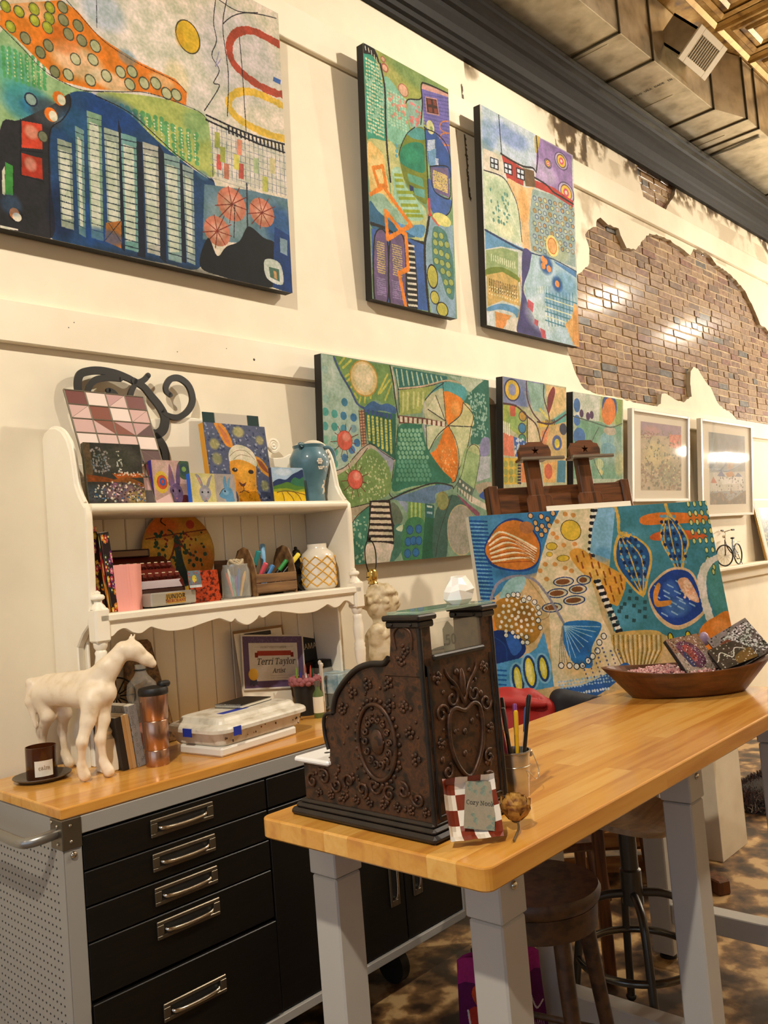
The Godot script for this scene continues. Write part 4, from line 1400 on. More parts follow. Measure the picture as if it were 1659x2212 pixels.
["k","3a3036",8,[[295,880,295,930,260,950],[295,930,330,950]]],
["c","5c8fb0",[[740,500,720,250,770,60,800,260,800,480]]],
["c","6a9ab8",[[800,480,830,240,900,80,880,260,850,500]]],
["c","5a90b4",[[610,720,700,520,840,470,920,580,940,1000,780,1000,740,880,640,820]]],
["b","8fb4c8",760,640,80,110,0.6],
["e","141820",[745,600,20,34]],
["k","2a2228",10,[[610,720,680,560,740,500]]],
["k","c98a6a",10,[[800,80,820,200,815,420]]]],
	orange_hare = [["s","8f94a4",0,0,1000,1000,150,16],
["s","2f3a5c",0,0,1000,1000,120,18],
["b","c3b45a",130,260,90,80,0.7],
["b","cfc06a",540,90,110,80,0.75],
["b","c3b45a",880,180,80,70,0.6],
["b","b9b05a",140,440,90,90,0.6],
["b","b9b05a",860,760,80,80,0.6],
["c","d88a1e",[[310,270,220,120,170,0,280,0,380,120,420,280]]],
["c","c2703a",[[320,230,250,90,230,20,330,110,380,250]]],
["c","c98a2a",[[760,400,860,420,960,540,1000,660,930,640,820,560]]],
["c","8a4a2a",[[790,430,870,460,950,570,940,600,840,530]]],
["c","dc9420",[[330,480,400,360,560,300,700,360,760,480,740,640,720,800,740,1000,420,1000,400,880,340,740]]],
["b","e8ab3a",560,620,140,200,0.6],
["b","b86a14",430,780,70,120,0.5],
["c","ded3b4",[[330,460,350,340,460,260,620,270,740,340,780,450,760,520,640,470,500,440,400,450]]],
["k","8a7a5a",8,[[350,400,470,330,620,330,750,430],[400,440,520,380,680,400]]],
["e","2a1c10",[400,570,44,26,660,590,44,26]],
["e","d8c8a0",[410,562,12,9]],
["c","5a2f18",[[440,720,500,740,560,720,520,770,470,770]]],
["k","3a1f10",10,[[500,770,500,820,430,850],[500,820,580,850]]],
["s","a86214",420,700,700,960,30,8]],
	valley = [["b","dce6ec",350,130,320,120,0.7],
["c","1f3560",[[0,440,200,330,420,350,640,200,820,120,1000,60,1000,420,500,500,0,560]]],
["c","2f6f4c",[[560,440,700,280,860,330,1000,280,1000,600,700,600]]],
["c","4f7a2c",[[0,560,250,480,480,420,700,520,1000,560,1000,640,0,680]]],
["c","8f9a24",[[0,640,400,600,700,660,1000,620,1000,720,0,720]]],
["p","e0b81c",[[0,700,1000,700,1000,1000,0,1000]]],
["k","7a5a1c",24,[[260,720,300,860,300,1000],[420,700,560,860,620,1000],[620,690,780,820,860,1000]]],
["k","6a4a1c",20,[[100,720,400,680,800,740,1000,800]]]],
}

# ---------- camera and light ----------
func camera_and_light() -> void:
	var cam := Camera3D.new()
	cam.name = "camera"
	cam.fov = 62.214
	cam.near = 0.05
	cam.far = 60.0
	cam.transform = Transform3D(Basis(Vector3.UP, -0.814905) * Basis(Vector3.RIGHT, 0.055497) * Basis(Vector3.BACK, -0.081886), V3(0, 1.5, 2.62))
	add_child(cam)
	cam.current = true
	var env := Environment.new()
	env.tonemap_mode = Environment.TONE_MAPPER_LINEAR
	env.tonemap_exposure = 1.03
	env.background_mode = Environment.BG_SKY
	var sky := Sky.new()
	var ps := ProceduralSkyMaterial.new()
	ps.sky_top_color = C("8fb2e0")
	ps.sky_horizon_color = C("c4d4e6")
	ps.ground_bottom_color = C("6a6a6c")
	ps.ground_horizon_color = C("b0b4b8")
	ps.sun_angle_max = 0.0
	sky.sky_material = ps
	env.sky = sky
	env.background_energy_multiplier = SKY
	env.ambient_light_source = Environment.AMBIENT_SOURCE_DISABLED
	env.sdfgi_enabled = true
	env.ssao_enabled = true
	env.ssil_enabled = true
	var we := WorldEnvironment.new()
	we.name = "environment"
	we.environment = env
	add_child(we)

const SKY := 2.6
const LAMP := 8.0
const WARM := Color(1.0, 0.955, 0.88)

func lamps() -> void:
	var cap := mt("lamp_black", C("17140f"), 0.4)
	var glow := mt("bulb_glow", Color(1, 0.93, 0.8), 0.3)
	glow.emission_enabled = true
	glow.emission = WARM
	glow.emission_energy_multiplier = 30.0
	# spotlights on a track, aimed at the pictures: place, aim, strength
	var spots := [
		[V3(-0.9, 4.45, 2.6), V3(0.7, 1.8, 0.1), 1.75, "above the tool cabinet side"],
		[V3(4.4, 4.45, 2.5), V3(2.8, 2.2, 0.0), 1.1, "aimed at the tall canvases"],
		[V3(6.9, 4.45, 2.4), V3(5.2, 1.9, 0.0), 0.62, "aimed at the brick patch"],
		[V3(9.4, 4.45, 2.2), V3(7.4, 1.6, 0.0), 0.6, "aimed at the framed prints"],
		[V3(12.0, 4.45, 2.4), V3(10.5, 1.6, 0.6), 1.0, "at the back of the shop"]]
	var tr := thing("lamp_track", "black ceiling track carrying the spotlights", "track", V3(5.5, 4.93, 2.45))
	put(MB.new().box(V3(-7.0, 0.0, -0.02), V3(7.0, 0.035, 0.02), 0.004), "rail", cap, tr)
	for s in spots:
		var t := thing("spotlight", "black track spotlight " + s[3], "lamp", s[0], 0.0, "track spotlights")
		var dir: Vector3 = (s[1] - s[0]).normalized()
		var sx := dir.cross(Vector3.UP).normalized()
		var hb := MB.new()
		hb.xf = Transform3D(Basis(sx, -dir, sx.cross(-dir)), Vector3.ZERO)
		hb.lathe([Vector2(0, 0.2), Vector2(0.05, 0.2), Vector2(0.062, 0.17), Vector2(0.062, 0.0), Vector2(0.055, 0.0), Vector2(0.055, 0.02), Vector2(0, 0.02)], 24)
		put(hb, "can", cap, t)
		var lb := MB.new()
		lb.xf = hb.xf
		lb.lathe([Vector2(0, 0.012), Vector2(0.053, 0.012), Vector2(0.053, 0.006), Vector2(0, 0.004)], 24)
		put(lb, "lens", glow, t)
		put(MB.new().tube([-dir * 0.1, -dir * 0.1 + V3(0, 0.1, 0), V3(0, 0.48, 0)], 0.009, 8), "stem", cap, t)
		var l := SpotLight3D.new()
		l.name = "light"
		t.add_child(l)
		l.transform = Transform3D(Basis(sx, sx.cross(dir) * 1.0, -dir), dir * 0.015)
		l.light_color = WARM
		l.light_energy = LAMP * s[2]
		l.light_size = 0.055
		l.spot_angle = 62.0
		l.spot_angle_attenuation = 1.0
		l.spot_range = 30.0
		l.spot_attenuation = 2.0
		l.shadow_enabled = true
	# the five bulb fitting that the glazed pictures mirror
	var c := thing("chandelier", "black chandelier with five bare warm bulbs on curved arms", "chandelier", V3(10.3, 2.1, 1.75))
	put(MB.new().cyl(0.012, 0.0, 4.95 - 2.1, 8), "rod", cap, c)
	put(MB.new().lathe([Vector2(0, -0.1), Vector2(0.03, -0.08), Vector2(0.05, -0.03), Vector2(0.03, 0.03), Vector2(0.012, 0.06)], 16), "hub", cap, c)
	for i in 5:
		var a := TAU * i / 5 + 0.3
		var d := V3(cos(a), 0, sin(a))
		put(MB.new().tube(curve([V3(0, -0.05, 0), d * 0.16 + V3(0, -0.12, 0), d * 0.3 + V3(0, -0.06, 0), d * 0.32 + V3(0, 0.0, 0)], 6), 0.008, 8), "arm", cap, c)
		put(MB.new().sph(d * 0.32 + V3(0, 0.045, 0), V3(0.045, 0.05, 0.045), 16, 10), "bulb", glow, c)
		var l := OmniLight3D.new()
		l.name = "light"
		l.position = d * 0.32 + V3(0, 0.045, 0)
		l.light_color = WARM
		l.light_energy = LAMP * 0.3
		l.light_size = 0.045
		l.omni_range = 30.0
		l.omni_attenuation = 2.0
		l.shadow_enabled = true
		c.add_child(l)

# ---------- the room ----------
func room() -> void:
	rng.seed = 11
	var plain := tri_mat("plaster_plain", ntex("plaster_n", 256, 0.012, [C("e9dcc2"), C("efe4cc"), C("f3e9d4")], 4, 4), V3(0.6, 0.6, 0.6), 0.75, 0.0, true)
	# floor: worn stained concrete
	var fl := tri_mat("concrete", ntex("concrete", 1024, 0.006, [C("2c1e12"), C("4a3420"), C("5e442a"), C("6c5032"), C("86663f"), C("ab8a5c"), C("bb9a6a")], 21, 9, 2.3), V3(0.8, 0.8, 0.8), 0.45, 0.0, true)
	var f := structure(put(MB.new().box(V3(-3.8, -0.2, -0.3), V3(16.3, 0, 6.5)), "floor", fl), "brown stained concrete floor with worn pale patches")
	# ceiling slab, tin panels below it
	var tin := tri_mat("tin", ntex("tin", 512, 0.012, [C("5a3c1a"), C("9a7434"), C("b8934c"), C("b98f4a"), C("cfae6c")], 8, 5, 1.5), V3(0.9, 0.9, 0.9), 0.3, 0.35, true)
	var ce := Node3D.new()
	ce.name = "ceiling"
	add_child(ce)
	structure(ce, "pressed tin ceiling, yellowed and rusting")
	put(MB.new().box(V3(-3.8, 4.97, -0.3), V3(16.3, 5.2, 6.5)), "slab", tin, ce)
	var pan := MB.new()
	for k in 3:
		var a := 0.29 - k * 0.075
		var b := a - 0.045
		for s in [[1, 0], [0, 1], [-1, 0], [0, -1]]:
			var p := V3(s[0], 0, s[1])
			var q := V3(-s[1], 0, s[0])
			var y0 := -0.004 - 0.006 * (k % 2)
			pan.quad(p * a + q * a + V3(0, 0, 0), p * a - q * a, p * (a - 0.012) - q * (a - 0.012) + V3(0, -0.016, 0), p * (a - 0.012) + q * (a - 0.012) + V3(0, -0.016, 0), false, V3(0, -1, 0))
			pan.quad(p * (a - 0.012) + q * (a - 0.012) + V3(0, -0.016, 0), p * (a - 0.012) - q * (a - 0.012) + V3(0, -0.016, 0), p * b - q * b + V3(0, y0, 0), p * b + q * b + V3(0, y0, 0), false, V3(0, -1, 0))
	pan.box(V3(-0.1, -0.012, -0.1), V3(0.1, 0.001, 0.1), 0.01)
	var pm := pan.mesh()
	for ix in 9:
		for iz in 4:
			var o := mi("tin_panel", pm, tin, ce)
			o.position = V3(4.4 + ix * 0.6, 4.97, 0.86 + iz * 0.6)
	# other walls, closed so that light enters only by the shop window on the left
	structure(put(MB.new().box(V3(-3.8, 0, 6.2), V3(16.3, 5, 6.5)), "wall_front", plain), "cream plaster wall facing the brick wall")
	structure(put(MB.new().box(V3(16.0, 0, 0), V3(16.3, 5, 6.2)), "wall_right", plain), "cream plaster wall at the far end of the shop")
	var wl := MB.new()
	wl.box(V3(-3.8, 0, 0), V3(-3.5, 0.6, 6.2))
	wl.box(V3(-3.8, 3.3, 0), V3(-3.5, 5, 6.2))
	wl.box(V3(-3.8, 0.6, 0), V3(-3.5, 3.3, 0.5))
	wl.box(V3(-3.8, 0.6, 5.7), V3(-3.5, 3.3, 6.2))
	structure(put(wl, "wall_left", plain), "cream plaster wall with the shop window")
	var wn := Node3D.new()
	wn.name = "window_1"
	add_child(wn)
	structure(wn, "wide shop window facing the street")
	var fm := mt("window_frame", C("2a2622"), 0.5)
	for k in 4:
		put(MB.new().box(V3(-3.7, 0.6, 0.5 + k * 1.7), V3(-3.62, 3.3, 0.56 + k * 1.7 if k < 3 else 5.7)), "mullion", fm, wn)
	for k in 3:
		put(MB.new().box(V3(-3.67, 0.6, 0.58 + k * 1.7), V3(-3.66, 3.3, 2.18 + k * 1.7)), "pane", glass("window_glass", Color.WHITE, 0.05), wn)
	back_wall(plain)
	trims()
	duct()

const HOLE := [4.708, 3.177, 4.74, 3.183, 4.883, 3.277, 4.898, 3.381, 4.866, 3.471, 4.91, 3.506, 5.017, 3.552, 5.044, 3.611, 5.091, 3.635, 5.147, 3.618, 5.188, 3.606, 5.331, 3.617, 5.358, 3.569, 5.425, 3.499, 5.56, 3.514, 5.685, 3.606, 5.813, 3.691, 5.929, 3.708, 6.122, 3.717, 6.295, 3.701, 6.494, 3.667, 6.57, 3.735, 6.657, 3.748, 6.884, 3.754, 7.025, 3.697, 7.237, 3.684, 7.449, 3.634, 7.611, 3.584, 7.71, 3.509, 7.833, 3.401, 7.905, 3.324, 8.029, 3.313, 8.3, 3.2, 8.5, 2.95, 8.42, 2.7, 8.2, 2.45, 7.819, 2.399, 7.456, 2.405, 7.139, 2.397, 7.018, 2.453, 6.84, 2.482, 6.725, 2.53, 6.648, 2.621, 6.518, 2.69, 6.417, 2.765, 6.348, 2.767, 6.28, 2.726, 6.247, 2.634, 6.251, 2.536, 6.097, 2.475, 5.947, 2.482, 5.829, 2.515, 5.747, 2.512, 5.709, 2.436, 5.62, 2.392, 5.446, 2.389, 5.25, 2.417, 5.093, 2.426, 4.827, 2.424, 4.66, 2.45, 4.607, 2.493, 4.55, 2.59, 4.511, 2.664, 4.53, 2.8, 4.6, 2.95, 4.64, 3.1]
const HOLE_B := [5.715, 4.2, 5.726, 4.076, 5.771, 3.951, 5.93, 3.945, 6.12, 3.934, 6.199, 4.008, 6.328, 4.114, 6.403, 4.263, 6.056, 4.28]

# wavers the edge of a hole so that it looks broken
func ragged(p: PackedVector2Array, amp: float) -> PackedVector2Array:
	var out := PackedVector2Array()
	for i in p.size():
		var a := p[i]
		var b := p[(i + 1) % p.size()]
		var k := maxi(1, int(a.distance_to(b) / 0.03))
		for j in k:
			var q := a.lerp(b, float(j) / k)
			out.append(q + Vector2(rng.randf_range(-amp, amp), rng.randf_range(-amp, amp)))
	return out

# outline with holes turned into one simple outline by bridges
func bridged(outer: PackedVector2Array, holes: Array) -> PackedVector2Array:
	var r := outer
	for h in holes:
		var area := 0.0
		for i in h.size():
			area += h[i].cross(h[(i + 1) % h.size()])
		var hp: PackedVector2Array = h
		if area > 0.0:
			hp = h.duplicate()
			hp.reverse()
		# rightmost hole corner goes straight to the right edge
		var b := 0
		for i in hp.size():
			if hp[i].x > hp[b].x:
				b = i
		var a := 0
		var best := 1e9
		for i in r.size():
			var d := r[i].distance_to(hp[b])
			if r[i].x > hp[b].x and d < best:
				best = d
				a = i
		var n := PackedVector2Array()
		for i in a + 1:
			n.append(r[i])
		for i in hp.size() + 1:
			n.append(hp[(b + i) % hp.size()])
		for i in range(a, r.size()):
			n.append(r[i])
		r = n
	return r

func wall_texture() -> ImageTexture:
	var w := 1536
	var h := 845
	var n1 := FastNoiseLite.new()
	n1.seed = 5
	n1.frequency = 0.012
	n1.fractal_octaves = 5
	var a := n1.get_image(w, h).get_data()
	n1.seed = 9
	n1.frequency = 0.045
	var b := n1.get_image(w, h).get_data()
	var out := PackedByteArray()
	out.resize(w * h * 3)
	for y in h:
		var wy := 4.95 - 4.95 * y / h
		for x in w:
			var i := y * w + x
			var wx := 0.5 + 9.0 * x / w
			var s := a[i] / 255.0
			var d := b[i] / 255.0
			var g := 0.975 + 0.05 * (s - 0.5) + 0.02 * (d - 0.5)
			var r := 240.0 * g
			var gg := 229.0 * g
			var bb := 205.0 * g
			# damp grime where the cornice leaks, with drips: blotchy, with edges
			var k := 0.0
			if wy > 3.72 and wx > 3.7:
				var edge := 4.06 + 0.3 * (s - 0.5) + 0.05 * sin(wx * 5.0)
				if wx < 4.6:
					edge += 0.1
				if absf(wx - 4.86) < 0.13:
					edge -= 0.26 * d
				if wy > edge:
					k = clampf((wy - edge) * 9.0, 0.0, 1.0) * clampf((d - 0.28) * 5.0, 0.0, 1.0)
			if wx > 4.55 and wx < 5.1 and wy > 2.9 and wy < 3.95:
				k = maxf(k, 0.35 * clampf((s - 0.55) * 6.0, 0.0, 1.0))
			if wx > 4.7 and wx < 9.0 and wy > 3.72 and wy < 4.1:
				k = maxf(k, 0.22 * clampf((s - 0.5) * 6.0, 0.0, 1.0))
			r = lerpf(r, 118.0 - 50.0 * d, k)
			gg = lerpf(gg, 92.0 - 40.0 * d, k)
			bb = lerpf(bb, 50.0 - 20.0 * d, k)
			out[i * 3] = int(minf(r, 255))
			out[i * 3 + 1] = int(minf(gg, 255))
			out[i * 3 + 2] = int(minf(bb, 255))
	var im := Image.create_from_data(w, h, false, Image.FORMAT_RGB8, out)
	# cracks
	for c in [[3.666, 4.025, 3.662, 3.935], [3.651, 3.743, 3.651, 3.602, 3.645, 3.461, 3.652, 3.38]]:
		for i in range(0, c.size() - 2, 2):
			for k in 40:
				var q := float(k) / 40
				var px := int((lerpf(c[i], c[i + 2], q) - 0.5) / 9.0 * w + rng.randf_range(-0.8, 0.8))
				var py := int((4.95 - lerpf(c[i + 1], c[i + 3], q)) / 4.95 * h)
				im.fill_rect(Rect2i(px, py, 1 + int(rng.randf() * 1.6), 2), C("4a3d2a"))
	return ImageTexture.create_from_image(im)

func back_wall(plain: Material) -> void:
	var wb := Node3D.new()
	wb.name = "wall_back"
	add_child(wb)
	structure(wb, "cream plaster wall broken away over brown brick")
	put(MB.new().box(V3(-3.5, 0, -0.3), V3(16.0, 5, -0.16)), "masonry_core", mt("core", C("6b5a44"), 0.9), wb)
	var pl := mt("plaster", Color.WHITE, 0.72)
	pl.albedo_texture = wall_texture()
	pl.uv1_scale = V3(1.0 / 9.0, -1.0 / 4.95, 1)
	pl.uv1_offset = V3(-0.5 / 9.0, 1.0, 0)
	var ha := ragged(poly2(HOLE), 0.006)
	var hb := ragged(poly2(HOLE_B), 0.006)
	var outer := poly2([0.5, 0, 9.5, 0, 9.5, 1.5, 9.5, 2.5, 9.5, 3.0, 9.5, 3.6, 9.5, 4.2, 9.5, 4.97, 0.5, 4.97])
	put(MB.new().prism(bridged(outer, [ha, hb]), -0.034, 0.0, 0.0), "plaster", pl, wb)
	put(MB.new().box(V3(-3.5, 0, -0.16), V3(0.5, 4.97, 0.0)), "plaster", plain, wb)
	put(MB.new().box(V3(9.5, 0, -0.16), V3(16.0, 4.97, 0.0)), "plaster", plain, wb)
	var mor := tri_mat("mortar", ntex("mortar", 256, 0.03, [C("a08458"), C("b59a6c"), C("c2a97c")], 3, 4), V3(1.2, 1.2, 1.2), 0.55, 0.0, true)
	put(MB.new().box(V3(4.3, 2.2, -0.15), V3(8.8, 4.5, -0.0355)), "mortar_bed", mor, wb)
	# bricks: the 300 nearest in sight as parts, the rest as one
	var cols := [["86623c", "745233"], ["724a28", "5e3c20"], ["8c6a40", "7c5e36"], ["644628", "52381f"], ["6e3c22", "5a301b"], ["86694a", "74593c"], ["4e4a44", "3e3a36"], ["806040", "6a4c30"]]
	var bm := []
	for i in cols.size():
		var m := tri_mat("brick_%d" % i, ntex("brick_t%d" % i, 128, 0.05, [C(cols[i][1]), C(cols[i][0]), C(cols[i][0]).lightened(0.12)], 30 + i, 4, 1.6), V3(2.3, 3.1, 2.3), 0.6, 0.0, true)
		m.clearcoat_enabled = true
		m.clearcoat = 0.22
		m.clearcoat_roughness = 0.16
		bm.append(m)
	var full := []
	for k in 4:
		full.append(brick_mesh(0.2, k))
	var half := []
	for k in 3:
		half.append(brick_mesh(0.096, 10 + k))
	var grow := Geometry2D.offset_polygon(ha, 0.06)[0]
	var grow_b := Geometry2D.offset_polygon(hb, 0.06)[0]
	var spots := []
	var row := 0
	var y := 2.3
	while y < 4.4:
		var header := row % 6 == 3
		var x := 4.35 + (0.1 if row % 2 == 1 else 0.0) + rng.randf_range(-0.02, 0.02)
		while x < 8.7:
			var isf := not header and rng.randf() > 0.08
			var len := 0.2 if isf else 0.096
			var c := Vector2(x + len / 2, y)
			if Geometry2D.is_point_in_polygon(c, grow) or Geometry2D.is_point_in_polygon(c, grow_b):
				spots.append([c, isf, V3(rng.randf_range(-0.003, 0.003), rng.randf_range(-0.003, 0.003), rng.randf_range(-0.004, 0.004)), rng.randf_range(-0.012, 0.012), rng.randi(), rng.randf()])
			x += len + 0.011
		y += 0.0545
		row += 1
	spots.sort_custom(func(p, q): return p[0].x < q[0].x)
	var rest := {}
	for i in spots.size():
		var s = spots[i]
		var ci: int = s[4] % 8
		if ci == 6 and s[5] > 0.35:
			ci = 2
		if ci == 4 and s[5] > 0.5:
			ci = 0
		var m: Mesh = full[(s[4] / 8) % 4] if s[1] else half[(s[4] / 8) % 3]
		var tf := Transform3D(Basis(Vector3.BACK, s[3]), V3(s[0].x, s[0].y, -0.034) + s[2])
		if i < 300:
			var o := mi("brick", m, bm[ci], wb)
			o.transform = tf
		else:
			if not rest.has(ci):
				rest[ci] = SurfaceTool.new()
				rest[ci].begin(Mesh.PRIMITIVE_TRIANGLES)
			rest[ci].append_from(m, 0, tf)
	var am := ArrayMesh.new()
	for ci in rest:
		rest[ci].commit(am)
		am.surface_set_material(am.get_surface_count() - 1, bm[ci])
	var o := MeshInstance3D.new()
	o.name = "far_bricks"
	o.mesh = am
	o.set_meta("kind", "stuff")
	wb.add_child(o, true)

func brick_mesh(len: float, sd: int) -> ArrayMesh:
	var r := RandomNumberGenerator.new()
	r.seed = sd
	var p := PackedVector2Array()
	for q in [[-1, -1], [-0.3, -1], [0.4, -1], [1, -1], [1, 0], [1, 1], [0.3, 1], [-0.4, 1], [-1, 1], [-1, 0]]:
		p.append(Vector2(q[0] * len / 2 + r.randf_range(-0.003, 0.003), q[1] * 0.0235 + r.randf_range(-0.0025, 0.0025)))
	return MB.new().prism(p, -0.06, 0.003, 0.003).mesh()

func trims() -> void:
	var wood := tri_mat("trim_paint", ntex("trim_n", 256, 0.01, [C("e6dac2"), C("eee4cd"), C("f2e9d6")], 14, 4), V3(0.7, 0.7, 0.7), 0.6, 0.0, true)
	structure(put(MB.new().box(V3(-3.5, 3.757, 0), V3(16, 3.925, 0.026), 0.003), "trim_1", wood), "upper painted picture rail board")
	structure(put(MB.new().box(V3(-3.5, 2.268, 0), V3(16, 2.402, 0.028), 0.003), "trim_2", wood), "lower painted picture rail board")
	var sc := MB.new()
	sc.sph(V3(2.08, 2.322, 0.028), V3(0.005, 0.005, 0.002), 10, 6)
	for q in [[1.32, 2.34], [1.34, 2.36], [1.73, 2.31], [1.95, 2.35]]:
		sc.sph(V3(q[0], q[1], 0.028), V3(0.002, 0.002, 0.001), 6, 4)
	structure(put(sc, "trim_3", mt("screw", C("4a4034"), 0.5, 0.5)), "screw heads in the lower rail")
	# picture ledge with its apron
	var lg := MB.new()
	lg.box(V3(5.2, 1.205, 0), V3(16, 1.235, 0.115), 0.008)
	lg.box(V3(5.2, 1.12, 0), V3(16, 1.205, 0.035), 0.004)
	structure(put(lg, "trim_4", wood), "painted ledge along the wall")
	structure(put(MB.new().box(V3(-3.5, 0, 0), V3(16, 0.16, 0.02), 0.003), "baseboard_back", wood), "cream baseboard")
	# black cornice under the duct: a moulded profile run along the wall
	var blk := tri_mat("cornice_black", ntex("cornice_n", 256, 0.03, [C("060504"), C("0d0a08"), C("17130e")], 15, 4), V3(2, 2, 2), 0.5, 0.0, true)
	blk.metallic_specular = 0.3
	var prof := [0.0, 4.17, 0.03, 4.17, 0.034, 4.19, 0.05, 4.2, 0.055, 4.225, 0.07, 4.235, 0.085, 4.27, 0.105, 4.3, 0.11, 4.325, 0.13, 4.335, 0.135, 4.365, 0.15, 4.375, 0.15, 4.42, 0.16, 4.43, 0.16, 4.46, 0.0, 4.46]
	var pb := PackedVector2Array()
	for i in range(0, prof.size(), 2):
		pb.append(Vector2(-prof[i], prof[i + 1]))
	var b := MB.new()
	b.xf = Transform3D(Basis(Vector3.UP, PI / 2), V3(-3.5, 0, 0))
	b.prism(pb, 0, 19.5)
	structure(put(b, "trim_5", blk), "black moulded cornice")

func duct() -> void:
	var gal := tri_mat("galvanised", ntex("galv", 512, 0.01, [C("b0a58c"), C("c6bca2"), C("d0c6ae"), C("dcd3bc")], 17, 5, 1.4), V3(1.1, 1.1, 1.1), 0.3, 0.6, true)
	var dark := mt("duct_seam", C("57503f"), 0.4, 0.7)
	var d := thing("air_duct", "square galvanised sheet metal air duct above the black cornice", "duct")
	var runs := [[1.0, 4.66, 0.455], [4.66, 5.10, 0.455], [5.10, 6.04, 0.455]]
	for r in runs:
		put(MB.new().box(V3(r[0] + 0.002, 4.5, 0.004), V3(r[1] - 0.002, 4.965, r[2]), 0.003), "section", gal, d)
	var tp := PackedVector2Array([Vector2(6.042, -0.004), Vector2(6.39, -0.004), Vector2(6.39, -0.56), Vector2(6.042, -0.455)])
	var tb := MB.new()
	tb.xf = Transform3D(Basis(Vector3.RIGHT, -PI / 2), V3(0, 4.5, 0))
	tb.prism(tp, 0, 0.465)
	put(tb, "transition", gal, d)
	for r in [[6.392, 6.62], [6.624, 8.0], [8.0, 9.6], [9.6, 12.0]]:
		put(MB.new().box(V3(r[0], 4.5, 0.004), V3(r[1] - 0.003, 4.965, 0.56), 0.003), "section", gal, d)
	for s in [[4.66, 0.455], [5.10, 0.455], [6.04, 0.457], [6.39, 0.561], [6.62, 0.561], [8.0, 0.561], [9.6, 0.561]]:
		var sb := MB.new()
		sb.box(V3(s[0] - 0.006, 4.49, 0.12), V3(s[0] + 0.006, 4.502, s[1] + 0.008))
		sb.box(V3(s[0] - 0.006, 4.49, s[1]), V3(s[0] + 0.006, 4.96, s[1] + 0.01))
		put(sb, "seam", dark, d)
	# a strap of sheet metal hanging loose at the far joint, and a hanger strip on the second one
	put(MB.new().tube([V3(6.76, 4.494, 0.14), V3(6.76, 4.486, 0.3), V3(6.75, 4.492, 0.52)], 0.02, 8, false, 0.12), "loose_flange", dark, d)
	for k in 3:
		put(MB.new().cbox(V3(4.72 + k * 0.9, 4.4985, 0.2), V3(0.012, 0.004, 0.3), 0.001), "drive_cleat", gal, d)
	text("GQ JFN 100 USA MADE IN", 0.03, mt("ink", C("2a241c"), 0.7), d, V3(5.42, 4.498, 0.24), Basis(Vector3.RIGHT, PI / 2) * Basis(Vector3.BACK, PI / 2), "Droid Sans Mono", true)
	# supply grille on a short collar, tipped towards the floor
	var v := thing("vent_grille", "white louvred air grille tipped down from the air duct", "vent", V3(5.268 + 0.206, 4.668, 0.72))
	v.rotation.x = 0.875
	var fr := mt("grille_white", C("ded2b8"), 0.5)
	var fb := MB.new()
	fb.box(V3(-0.206, -0.221, -0.012), V3(-0.14, 0, 0.0), 0.002)
	fb.box(V3(0.14, -0.221, -0.012), V3(0.206, 0, 0.0), 0.002)
	fb.box(V3(-0.14, -0.04, -0.012), V3(0.14, 0, 0.0), 0.002)
	fb.box(V3(-0.14, -0.221, -0.012), V3(0.14, -0.18, 0.0), 0.002)
	put(fb, "frame", fr, v)
	for i in 10:
		var lb := MB.new()
		lb.xf = Transform3D(Basis(Vector3.UP, 0.25), V3(-0.126 + i * 0.028, 0, -0.01))
		lb.box(V3(-0.0035, -0.182, -0.004), V3(0.0035, -0.038, 0.004))
		put(lb, "louvre", fr, v)
	put(MB.new().box(V3(-0.155, -0.185, -0.25), V3(0.155, -0.035, -0.235)), "damper", gal, v)
	var cb := MB.new()
	cb.box(V3(-0.17, -0.2, -0.25), V3(0.17, -0.185, -0.012))
	cb.box(V3(-0.17, -0.035, -0.25), V3(0.17, -0.02, -0.012))
	cb.box(V3(-0.17, -0.2, -0.25), V3(-0.155, -0.02, -0.012))
	cb.box(V3(0.155, -0.2, -0.25), V3(0.17, -0.02, -0.012))
	put(cb, "collar", gal, v)

func woods() -> void:
	var cols := [["d0913a", "dba14a", "e2ac58"], ["c6863a", "d3963f", "da9f4a"], ["d69a46", "dfa854", "e4b05e"], ["bf7f30", "cc8c3a", "d69a46"], ["cf923c", "d89e48", "dfa752"]]
	for i in cols.size():
		var m := tri_mat("maple_%d" % i, ntex("maple_t%d" % i, 256, 0.012, [C(cols[i][0]), C(cols[i][1]), C(cols[i][2]), C(cols[i][1])], 50 + i, 5, 1.3), V3(0.5, 6, 6), 0.24, 0.0, true)
		m.clearcoat_enabled = true
		m.clearcoat = 0.4
		m.clearcoat_roughness = 0.12
	var steel := ntex("steel_n", 256, 0.02, [C("0c0a07"), C("110e0a"), C("17130d")], 61, 4)
	tri_mat("dark_steel", steel, V3(0.6, 14, 14), 0.4, 0.3, true)
	mt("grey_paint", C("b4b0a8"), 0.5)
	mt("plate_steel", C("6e6454"), 0.34, 0.85)
	mt("cabinet_grey", C("949089"), 0.5)
	mt("chrome", C("c9c2b4"), 0.14, 1.0)
	mt("zinc", C("8f8d88"), 0.35, 0.8)
	mt("black_plastic", C("14120f"), 0.5)
	tri_mat("cream_paint", ntex("cream_n", 256, 0.01, [C("ece2cb"), C("f1e8d4"), C("f4eddc")], 71, 4), V3(1, 1, 1), 0.38, 0.0, true)
	tri_mat("walnut", ntex("walnut_n", 256, 0.014, [C("3a1f0e"), C("552f15"), C("6d3f1e"), C("5b3418")], 72, 5, 1.4), V3(7, 0.8, 7), 0.4)
	tri_mat("walnut_across", ntex("walnut_n", 256, 0.014, []), V3(0.8, 7, 7), 0.4)
	tri_mat("pine", ntex("pine_n", 256, 0.014, [C("7a4a1e"), C("96612c"), C("a87338")], 73, 5, 1.4), V3(0.9, 7, 7), 0.55)

